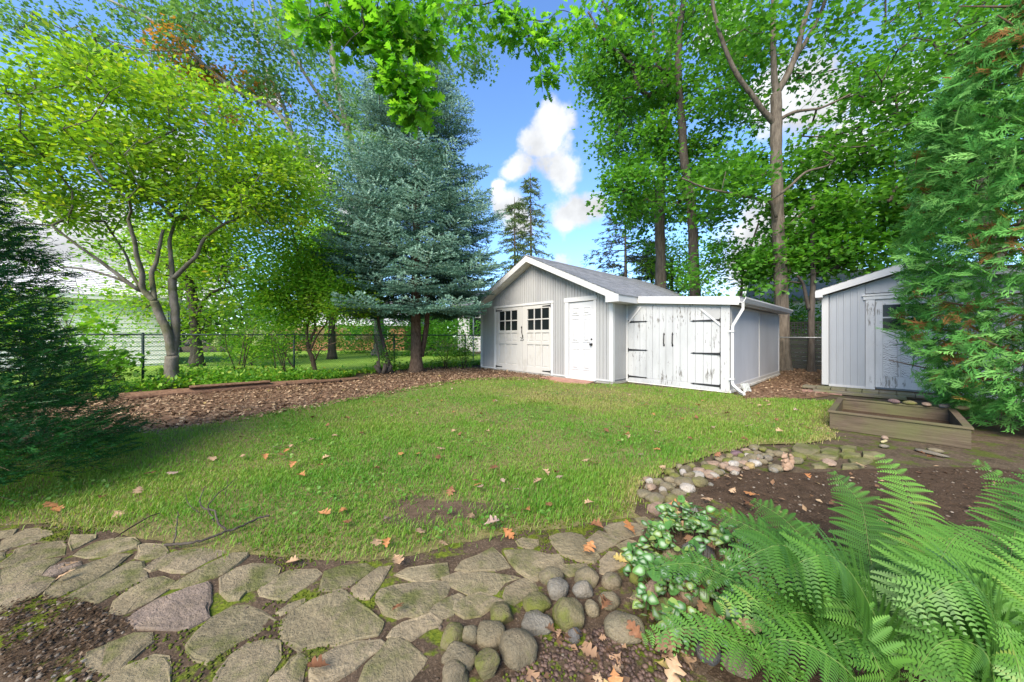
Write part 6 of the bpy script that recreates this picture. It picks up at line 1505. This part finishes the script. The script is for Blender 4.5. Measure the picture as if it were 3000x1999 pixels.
wf = thing('wooden_fence', 'dark board fence topped with lattice between the sheds', 'fence', (9.5, 12.9, 0), YAW)
for i in range(8):
    q = MB(); z = .04 + i * .145; q.box(-1.2, 3.8, 0, .02, z, z + .137); q.build('board', M_fencewood, wf)
for x in (-1.2, .45, 2.1, 3.75):
    q = MB(); q.box(x - .05, x + .05, .021, .11, 0, 1.72); q.build('post', M_fencewood, wf)
q = MB()
for z in (1.21, 1.66): q.box(-1.2, 3.8, -.01, .03, z, z + .05)
q.build('rail', M_fencewood, wf)
q = MB()
for i in range(56): q.box(-1.2 + i * .09, -1.2 + i * .09 + .032, .0, .008, 1.262, 1.658)
for i in range(5): q.box(-1.2, 3.8, .0085, .0165, 1.27 + i * .085, 1.27 + i * .085 + .032)
q.build('lattice', M_fencewood, wf, kind='stuff')
cg = thing('wire_gate', 'low galvanised chain link panel in front of the dark board fence', 'fence', (9.15, 11.55, 0), YAW)
q = MB()
for x in (-.3, 1.9): q.tube([(x, 0, 0), (x, 0, 1.15)], .022, 8)
q.tube([(-.3, 0, 1.15), (1.9, 0, 1.15)], .02, 8); q.build('frame', M_galv, cg, True)
a0 = np.arange(-.3 - 1.1, 1.9, .065); W0, W1 = [], []
for s in a0:
    u0, u1 = max(s, -.3), min(s + 1.1, 1.9)
    if u1 - u0 > .02: W0.append((u0, -.02, u0 - s + .03)); W1.append((u1, -.02, u1 - s + .03)); W0.append((u0, -.024, 1.13 - (u0 - s))); W1.append((u1, -.024, 1.13 - (u1 - s)))
V, F = sticks(np.array(W0), np.array(W1), .0012, .0012); npmesh('wire_mesh', V, F, M_chain, cg, local=False, kind='stuff')

# odd stones and scraps on the soil before the planter
for nm, cat, lab, m, x, y, sx, sy, sz in (('rock', 'rock', 'small pale grey stone on the soil before the planter', MC['g'], 4.02, 3.62, .045, .035, .02), ('rock', 'rock', 'flat blue grey slate on the soil below the planter', MC['g'], 4.28, 3.42, .13, .05, .014),
        ('rock', 'rock', 'pale flat stone lying beside the blue grey slate', MC['o'], 4.40, 3.48, .06, .05, .02), ('wood_scrap', 'wood', 'pale yellow wood scrap leaning near the planter front', M_timber_pale, 4.22, 3.80, .085, .02, .012), ('rock', 'rock', 'small pinkish stone lying behind the yellow wood scrap', MC['p'], 4.34, 3.90, .03, .03, .025)):
    v, f = ICO2; v = v * np.array([sx, sy, sz]) * (1 + .12 * rng.normal(0, .6, (len(v), 1)))
    o = npmesh(nm, v, f, m, smooth=nm == 'rock'); o.location = (x, y, sz * .6); o.rotation_euler = (0, 0, random.random() * 3); tag(o, lab, cat)

# ------------------------------------------------------------------ squirrel figurine
sq = thing('squirrel_figurine', 'small tan squirrel figurine sitting at the inner edge of the cobbles', 'figurine', (2.46, 3.0, 0), R(15))
bm = bmesh.new()
def blob(c, r, s=(1, 1, 1)):
    m = Matrix.Translation(c) @ Matrix.Diagonal((*[r * k for k in s], 1)); bmesh.ops.create_uvsphere(bm, u_segments=14, v_segments=10, radius=1, matrix=m)
blob((0, 0, .045), .042, (1, .9, 1.15)); blob((-.012, -.0, .085), .030, (.95, .85, 1.1)); blob((-.025, 0, .125), .024, (1.15, .9, .95)); blob((-.048, 0, .118), .011, (1.2, .8, .8))
for s in (-1, 1):
    blob((-.016, s * .014, .150), .009, (.7, .6, 1.3)); blob((-.03, s * .02, .018), .020, (1.7, .8, .8)); blob((-.035, s * .016, .082), .010, (1.5, .7, 1)); blob((.005, s * .024, .035), .026, (1, .7, 1.1))
blob((.045, 0, .035), .026); blob((.060, 0, .070), .026, (.9, .85, 1.2)); blob((.058, 0, .105), .022, (1, .8, 1.1)); blob((.044, 0, .128), .014)
me = bpy.data.meshes.new('body'); bm.to_mesh(me); bm.free(); me.materials.append(M_terra); o = link('body', me, sq)
md = o.modifiers.new('merge', 'REMESH'); md.mode = 'VOXEL'; md.voxel_size = .0045; md.use_smooth_shade = True

# ------------------------------------------------------------------ ferns
FLAB = ['lime green fern leaning over the boulders on the left of the ferns', 'upright fern with the tallest fronds in the middle of the ferns', 'rightmost fern at the edge of the photo below the cedar']
def frond(rachis, width):
    hue = rng.uniform(.15, .85); c = catmull(rachis[::-1], 10); n0 = len(c)          # base to tip
    seg = np.linalg.norm(np.diff(c, axis=0), axis=1); s = np.concatenate([[0], np.cumsum(seg)]); L = s[-1]
    m = int(min(30, max(18, L / .030))); ts = np.linspace(.16, .985, m)
    p = np.column_stack([np.interp(ts * L, s, c[:, k]) for k in range(3)]); d = unit(np.gradient(p, axis=0))
    view = unit(np.array([0, 0, 1.2]) - p); up = unit(np.array([0, -.3, 1.0]) + view * .5 + rng.normal(0, .1, 3))
    side = unit(np.cross(d, up)); nrm = np.cross(side, d)
    prof = np.sin(np.clip((1 - (ts - .16) / .84), 0, 1) ** .75 * math.pi * .62 + .05); prof = prof / prof.max()
    PV, PF, PA, b = [], [], [], 0
    for sgn in (-1, 1):
        for i in range(m):
            l = width * prof[i] * rng.uniform(.92, 1.05) + .006; ax = unit(side[i] * sgn * 1.0 + d[i] * .45 + nrm[i] * rng.normal(.05, .06))
            k = max(5, int(l / .0085)); tt = np.linspace(.04, .97, k)
            droop = np.array([0, 0, -l * rng.uniform(.1, .5)]) + d[i] * l * rng.normal(.05, .10)
            q = p[i] + ax[None] * (tt * l)[:, None] + droop[None] * (tt ** 2)[:, None]
            pl_ = (l * .10 + .010) * (1 - tt ** 1.6 * .85) + .0015
            cr = unit(np.cross(nrm[i], ax))
            for s2 in (-1, 1):
                o_ = unit(cr * s2 + ax * .45); hw = l / k * .62
                A_, B_, C_, D_ = q - ax * hw * .7, q + o_ * pl_[:, None] * .6 - ax * hw * .6, q + o_ * pl_[:, None] + ax * hw * .15 + np.array([0, 0, -.1])[None] * pl_[:, None], q + ax * hw * .75
                v = np.stack([A_, B_, C_, D_], 1).reshape(-1, 3); f = (np.array([(0, 1, 2), (0, 2, 3)])[None] + (np.arange(k) * 4)[:, None, None]).reshape(-1, 3)
                PV.append(v); PF.append(f + b); b += len(v); PA.append(np.full(len(v), np.clip(hue + rng.normal(0, .12), 0, 1)))
    return np.concatenate(PV), np.concatenate(PF), np.concatenate(PA), c
for fi, fronds in enumerate(FERNS):
    b = np.mean([f[-1][:2] for f in fronds], axis=0)
    root = thing('fern', FLAB[fi], 'fern', (b[0], b[1], 0), 0, 'ferns by the path')
    extra = []
    for k in range(4):                                   # shorter inner fronds round the crown
        an = random.random() * 6.28; h = random.uniform(.22, .5); r = random.uniform(.3, .5)
        extra.append([(b[0] + math.cos(an) * r, b[1] + math.sin(an) * r * .7 + .05, h * .8), (b[0] + math.cos(an) * r * .6, b[1] + math.sin(an) * r * .5, h), (b[0] + math.cos(an) * r * .2, b[1] + math.sin(an) * r * .2, h * .55), (b[0], b[1], 0)])
    for rc in list(fronds) + extra:
        rc = [tuple(p) for p in rc]
        if rc[-1][2] > .03: rc = rc + [(rc[-1][0] * .6 + b[0] * .4, rc[-1][1] * .6 + b[1] * .4, 0.0)]
        L = sum(np.linalg.norm(np.array(rc[i]) - np.array(rc[i + 1])) for i in range(len(rc) - 1))
        V, F, a, c = frond(rc, min(.155, L * .2) * (.6 if fi == 0 and any(rc[0] == tuple(f[0]) for f in fronds[2:]) else 1))
        fo = npmesh('frond', V, F, G_fern, root, {'rnd': a})
        q = MB(); q.tube(c[::2], list(np.linspace(.0021, .0006, len(c[::2]))), 5); q.build('stalk', leafless if False else M_stalk if 'M_stalk' in globals() else globals().setdefault('M_stalk', plain('fern stalk', (.13, .20, .05), .6, .2)), fo, True, world=False)
        st_ = fo.children[0]; st_.location = (-root.location.x, -root.location.y, 0)

# ------------------------------------------------------------------ variegated ground cover over the boulders
lam = np.array(LAMIUM); lo, hi = lam.min(0), lam.max(0)
P = np.column_stack([rng.uniform(lo[0], hi[0], 9000), rng.uniform(lo[1], hi[1], 9000)]); P = P[inside(P[:, 0], P[:, 1], LAMIUM)]
P = P[wob(P[:, 0] * 6, P[:, 1] * 6, 2.0, 1) > -.45]; P = P[wob(P[:, 0] * 16, P[:, 1] * 16, 2.0, 4) > .0][:720]; n = len(P)
HEART = (np.array([(0, 0, 0), (-.30, .05, .05), (-.42, .35, .08), (-.25, .72, .04), (0, 1, -.05), (.25, .72, .04), (.42, .35, .08), (.30, .05, .05), (0, .42, -.03)]), np.array([(8, i, (i + 1) % 8) for i in range(8)]))
zz = .04 + .08 * rng.random(n) + .03 * wob(P[:, 0] * 4, P[:, 1] * 4, 2)
V, F, a = place(HEART[0], HEART[1], np.column_stack([P, zz]), rng.normal(0, 1, (n, 3)) * np.array([1, 1, .35]), rng.normal(0, .5, (n, 3)) + np.array([0, -.3, 1]), rng.uniform(.026, .062, n))
mid = np.tile([.1, 0, 0, 0, 0, 0, 0, 0, 1.0], n) * np.repeat((rng.random(n) < .75).astype(float), 9)
Vs, Fs = sticks(np.column_stack([P, np.zeros(n)]), np.column_stack([P, zz]), .0012, .0010, 3)
tag(npmesh('creeping_plant', V, F, G_lam, attrs={'rnd': a, 'mid': mid}), 'creeping plant with silver centred leaves over the boulders', 'ground cover', None, 'stuff')
tag(npmesh('creeping_stems', Vs, Fs, M_twig), 'thin stems under the silver centred creeping leaves', 'ground cover', None, 'stuff')

# ------------------------------------------------------------------ grass
def grass(poly, z, n_near, n_far, label, name):
    g = np.array(poly); lo = np.maximum(g.min(0), (-8.5, .5)); hi = np.minimum(g.max(0), (9, 12)); S = []
    for (y0, y1, dens) in ((lo[1], 3.0, n_near), (3.0, 4.6, n_near * .62), (4.6, 6.5, n_near * .36), (6.5, hi[1], n_far)):
        m = int((hi[0] - lo[0]) * (y1 - y0) * dens); S.append(np.column_stack([rng.uniform(lo[0], hi[0], m), rng.uniform(y0, y1, m)]))
    P = np.concatenate(S); P = P[inside(P[:, 0], P[:, 1], poly)]
    P = P[np.abs(P[:, 0]) < P[:, 1] * 1.62 + .4]          # the part of the lawn one could see
    x, y = P[:, 0], P[:, 1]
    b = np.array(BARE[0]); db = np.hypot((x - b[0]) * .9, (y - b[1]) * 1.5) + .05 * wob(x * 5, y * 5, 2)
    keep = rng.random(len(P)) < np.clip((db - .12) / .30, .10, 1); fade = wob(x, y, 1.7) * .5 + wob(x, y, 5.3, 3) * .5
    keep &= rng.random(len(P)) < .72 + .5 * fade
    pl4 = np.array(poly); e0, e1 = pl4, np.roll(pl4, -1, 0); dm = np.full(len(P), 9.0)
    for a_, b_ in zip(e0, e1):
        v_ = b_ - a_; t_ = np.clip(((P - a_) @ v_) / (v_ @ v_ + 1e-9), 0, 1); dm = np.minimum(dm, np.linalg.norm(P - a_ - t_[:, None] * v_, axis=1))
    edge = dm / np.where(y < 2.45, .13 + .09 * wob(x * 2, y * 2, 3.1, 8), .012) ; keep &= rng.random(len(P)) < np.clip(edge, .10, 1)
    P = P[keep] + rng.normal(0, .05, (int(keep.sum()), 2)) * ((dm[keep] < .2) * np.where(y[keep] < 2.45, 1.0, .8))[:, None]; x, y = P[:, 0], P[:, 1]; n = len(P); fade = fade[keep]; dm = dm[keep]
    h = np.clip(rng.normal(.031, .011, n) * (1 + .35 * wob(x, y, 2.6, 5) + .35 * wob(x, y, 9.0, 15)), .018, .10); wdt = .0016 + .0007 * y / 2.2
    an = rng.random(n) * 2 * math.pi + 2.0 * wob(x, y, 3.5, 7); lean = rng.uniform(.15, 1.0, n)
    d = np.column_stack([np.cos(an), np.sin(an), np.zeros(n)]); s = np.column_stack([-np.sin(an + .6), np.cos(an + .6), np.zeros(n)])
    B = np.column_stack([P, np.full(n, z)]); up = np.array([0, 0, 1.])
    Mid = B + up * (h * .62)[:, None] + d * (h * lean * .35)[:, None]; T = B + up * (h * (1 - .25 * lean))[:, None] + d * (h * lean)[:, None]
    w = s * wdt[:, None]
    V = np.stack([B - w, B + w, Mid - w * .8, Mid + w * .8, T], 1).reshape(-1, 3)
    F = (np.array([(0, 1, 3), (0, 3, 2), (2, 3, 4)])[None] + (np.arange(n) * 5)[:, None, None]).reshape(-1, 3)
    dry = .61 + .24 * wob(x, y, .9, 2) + .24 * wob(x, y, 3.1, 9) + rng.normal(0, .19, n) - .40 * np.exp(-((x - 1.2) ** 2 + (y - 6.6) ** 2) / 1.5) - .45 * np.exp(-dm / .10)
    print(name, n)
    tag(npmesh(name, V, F, G_grass, attrs={'rnd': np.repeat(np.clip(dry, 0, 1), 5)}), label, 'grass', None, 'stuff')
grass(lawn_poly, .003, 10500, 2100, 'short green grass with straw coloured patches covering the lawn', 'grass')
# broad leaved weeds and clover in the lawn
P = np.column_stack([rng.uniform(-6, 6, 5200), rng.uniform(1.6, 8, 5200)]); P = P[inside(P[:, 0], P[:, 1], lawn_poly) & (wob(P[:, 0], P[:, 1], 3.3, 11) > .32)]
P = np.repeat(P, 4, 0) + rng.normal(0, .03, (len(P) * 4, 2)); n = len(P)
V, F, a = place(HEART[0], HEART[1], np.column_stack([P, rng.uniform(.03, .06, n)]), rng.normal(0, 1, (n, 3)) * np.array([1, 1, .3]), rng.normal(0, .3, (n, 3)) + np.array([0, -.2, 1]), rng.uniform(.014, .032, n))
tag(npmesh('lawn_weeds', V, F, G_weed, attrs={'rnd': a}), 'small round leaved weeds scattered in the lawn', 'weeds', None, 'stuff')

# ------------------------------------------------------------------ mulch chips, litter, pebbles
OAKL = oak(.5, .2)
def flakes(poly, n, size, m, name, label, cat, tm=LEAF, zmax=.03, tilt=.35):
    g = np.array(poly); lo, hi = np.maximum(g.min(0), (-9, .5)), g.max(0)
    P = np.column_stack([rng.uniform(lo[0], hi[0], n * 3), rng.uniform(lo[1], hi[1], n * 3)]); P = P[inside(P[:, 0], P[:, 1], poly)][:n]; k = len(P)
    V, F, a = place(tm[0], tm[1], np.column_stack([P, rng.uniform(.006, zmax, k)]), rng.normal(0, 1, (k, 3)) * np.array([1, 1, .2]), rng.normal(0, tilt, (k, 3)) + np.array([0, 0, 1]), size * rng.uniform(.5, 1.4, k))
    tag(npmesh(name, V, F, m, attrs={'rnd': a}), label, cat, None, 'stuff')
flakes(mulch_poly, 16000, .055, G_chips, 'mulch_chips', 'shredded bark chips covering the mulch strip', 'mulch')
flakes(mulch_poly, 1500, .09, G_litter, 'leaf_litter', 'dry brown leaf litter strewn over the mulch strip', 'leaf litter', OAKL)
flakes(MULCH_SIDE, 5000, .055, G_chips, 'mulch_chips', 'bark chips in the gap between the two sheds', 'mulch')
flakes(MULCH_SIDE, 350, .09, G_litter, 'leaf_litter', 'dry leaves lying in the gap between the two sheds', 'leaf litter', OAKL)
flakes(BED_SOIL, 2600, .016, G_crumb, 'soil_crumbs', 'bark crumbs on the dark soil of the bed', 'soil')
flakes(BED_SOIL, 120, .05, G_litter, 'leaf_litter', 'scraps of dry leaf on the dark soil bed', 'leaf litter')
flakes(ACORN_SOIL, 20, .06, G_litter, 'leaf_litter', 'torn dry leaves on the acorn strewn soil by the boulders', 'leaf litter', OAKL)
flakes(LAMIUM, 90, .07, G_litter, 'leaf_litter', 'dry leaves caught between boulders and creeping plants', 'leaf litter', OAKL, .09, .5)
flakes(SIDE_SOIL, 1500, .014, G_crumb, 'soil_crumbs', 'bark crumbs on the soil below the path at lower left', 'soil')
def pebbles(poly, n, r, m, name, label):
    g = np.array(poly); lo, hi = g.min(0), g.max(0); P = np.column_stack([rng.uniform(lo[0], hi[0], n * 3), rng.uniform(lo[1], hi[1], n * 3)]); P = P[inside(P[:, 0], P[:, 1], poly)][:n]; k = len(P)
    v = ICO1[0] * np.array([1, 1.3, .7]); V, F, a = place(v, ICO1[1], np.column_stack([P, np.full(k, r * .4)]), rng.normal(0, 1, (k, 3)) * np.array([1, 1, .1]), np.tile([0, 0, 1.], (k, 1)), r * rng.uniform(.5, 1.3, k))
    tag(npmesh(name, V, F, m, attrs={'rnd': a}, smooth=True), label, 'pebbles', None, 'stuff')
G_peb = leafmat('soil pebbles', [(0, (.06, .042, .028)), (.6, (.10, .075, .052)), (1, (.22, .19, .15))], 0, .8)
G_acorn = leafmat('acorns', [(0, (.045, .028, .020)), (1, (.12, .075, .055))], 0, .6)
pebbles(SIDE_SOIL, 260, .008, G_peb, 'pebbles', 'small pebbles on the soil at lower left')
pebbles(BED_SOIL, 500, .008, G_peb, 'pebbles', 'tiny pale pebbles on the dark soil bed')
pebbles(ACORN_SOIL, 480, .0085, G_acorn, 'acorns', 'brown acorns lying on the soil below the boulders')
pebbles(pp, 700, .007, G_peb, 'pebbles', 'grit in the joints of the flagstone path')
# moss cushions in the joints of the path
P = np.column_stack([rng.uniform(-3.2, 1.3, 22000), rng.uniform(.95, 2.4, 22000)]); mk = wob(P[:, 0] * 2, P[:, 1] * 2, 2.3, 6) > .22
fs = np.zeros(len(P), bool)
for s in FLAGSTONES:
    c = np.mean(s, axis=0); fs |= inside(P[:, 0], P[:, 1], c + (np.array(s) - c) * .97)
P = P[mk & ~fs & inside(P[:, 0], P[:, 1], pp) & ~inside(P[:, 0], P[:, 1], SIDE_SOIL)]; n = len(P)
G_moss = leafmat('moss', [(0, (.045, .065, .008)), (1, (.11, .13, .02))], .15, .9, .1)
V, F, a = place(ICO1[0] * np.array([1, 1, .8]), ICO1[1], np.column_stack([P, np.full(n, .004)]), rng.normal(0, 1, (n, 3)), rng.normal(0, .5, (n, 3)) + np.array([0, 0, 1]), rng.uniform(.003, .0075, n))
tag(npmesh('moss', V, F, G_moss, attrs={'rnd': a}), 'yellow green moss in the joints between flagstones', 'moss', None, 'stuff')

# ------------------------------------------------------------------ fallen branch, stick, fallen leaves
fb = thing('fallen_branch', 'forked grey fallen branch lying at the edge of lawn and path', 'branch', (*FALLEN_BRANCH[0][0], 0)); q = MB()
for bi, l in enumerate(FALLEN_BRANCH):
    n = len(l); pts = [(x, y, .035 + (0 if bi == 0 else .06 * min(1, i * .6))) for i, (x, y) in enumerate(l)]
    c = catmull(pts, 5); r0, r1 = ((.0075, .0055), (.006, .003), (.0045, .002), (.004, .002), (.003, .0015), (.0025, .0012))[bi]
    q.tube(c + rng.normal(0, .002, c.shape), list(np.linspace(r0, r1, len(c))), 7)
q.build('wood', M_dark_bark, fb, True, world=True)
q = MB(); q.tube([(x, y, .035) for x, y in STICK], [.004, .005, .005, .004, .003], 6); o = q.build('stick', M_twig, None, True); tag(o, 'short thin straight stick lying across the path edge left of the branch', 'stick')
FC = [('tan', [(0, (.40, .26, .15)), (1, (.50, .34, .20))]), ('orange brown', [(0, (.40, .17, .06)), (1, (.48, .23, .09))]), ('dark brown', [(0, (.19, .085, .04)), (1, (.28, .13, .06))]), ('pale pinkish', [(0, (.36, .25, .19)), (1, (.43, .31, .24))])]
def m_leafcol(nm, st):
    q = Mat(nm + ' fallen oak leaf'); c = q.ramp(q.orand(), st)
    c = q.mix(q.ramp(q.noise(5, 5), [(.40, (0, 0, 0)), (.75, (.55, .55, .55))]), c, tuple(x * .45 for x in st[0][1]))
    q.col(c).rough(.55, .35).translucent(c, .15); return q.m
FCM = [m_leafcol(*x) for x in FC]
FM = []
for k in range(12):
    curled = k % 3 == 2
    v, f = oak(random.uniform(.6, 1.0) if curled else random.uniform(-.5, .7), random.uniform(.15, .35) if curled else random.uniform(-.2, .2)); v = v + np.column_stack([rng.normal(0, .012, len(v)), rng.normal(0, .01, len(v)), rng.normal(0, .018, len(v))]); v[:, 2] -= v[:, 2].min()
    for c in range(4):
        me = bpy.data.meshes.new('fallen_leaf'); me.from_pydata(v.tolist(), [], f.tolist()); me.polygons.foreach_set('use_smooth', np.ones(len(f), bool)); me.update(); me.materials.append(FCM[c]); FM.append((me, c, curled))
spots = [(x, y) for x, y in LEAF_SPOTS]
for _ in range(4000):
    if len(spots) >= 180: break
    x, y = random.uniform(-5, 5.5), random.uniform(2.2, 8.6)
    if inside(np.array([x]), np.array([y]), lawn_poly)[0] and abs(x) < y * 1.4: spots.append((x, y))
MARKS = [('before the double garage doors', -.2, 8.6), ('before the white entry door', 1.2, 7.9), ('before the lean-to doors', 3.0, 7.2), ('by the lean-to downspout', 4.2, 6.3), ('beside the raised planter', 3.7, 4.6), ('beside the small cobbles', 1.4, 3.3), ('next to the bare patch', -.35, 2.3),
         ('beside the fallen branch', -1.3, 2.2), ('at the left end of the path', -2.4, 2.3), ('near the dark yew', -3.2, 3.3), ('along the mulch strip', -2.6, 5.4), ('below the blue spruce', -1.5, 7.4), ('in its very middle', .3, 4.6), ('halfway to the garage', .3, 6.2), ('where path and cobbles meet', .6, 2.4), ('left of its middle', -1.6, 4.0), ('right of its middle', 2.1, 4.7)]
MARKS_OFF = [('on the left flagstones', -1.8, 1.6), ('on the middle flagstones', -.4, 1.5), ('on the flagstones by the boulders', .2, 1.5), ('on the soil below the boulders', .4, 1.15), ('among the creeping plants', .8, 1.7), ('on the dark soil behind the ferns', 2.0, 2.4), ('on the mossy stones near the planter', 3.0, 3.4)]
WEIGHT = (0, 0, 0, 1, 1, 2, 2, 3)
for x, y in spots:
    onl = inside(np.array([x]), np.array([y]), lawn_poly)[0]
    mark = min(MARKS if onl else MARKS_OFF, key=lambda m: (m[1] - x) ** 2 + (m[2] - y) ** 2)[0]
    zone = ('on the lawn ' if onl else 'lying ') + mark
    cw = random.choice(WEIGHT); me, c, curled = random.choice([t for t in FM if t[1] == cw])
    o = link('fallen_leaf', me, None, (x, y, .035 if onl else .04), (random.uniform(-.3, .3), random.uniform(-.3, .3), random.random() * 6.28))
    s = random.uniform(.06, .105); o.scale = (s, s, s)
    lab = f'{"large" if s > .085 else "small"} {"curled" if curled else "flat"} {FC[c][0]} oak leaf {zone}'
    tag(o, lab, 'leaf', 'leaves: ' + lab)
for o in sorted([o for o in sc.objects if o.type == 'MESH'], key=lambda o: -len(o.data.loops))[:22]: print(o.name, o.parent.name if o.parent else '', len(o.data.loops) - 2 * len(o.data.polygons))
print('tris', sum(len(o.data.loops) - 2 * len(o.data.polygons) for o in sc.objects if o.type == 'MESH'), 'objects', len(sc.objects))
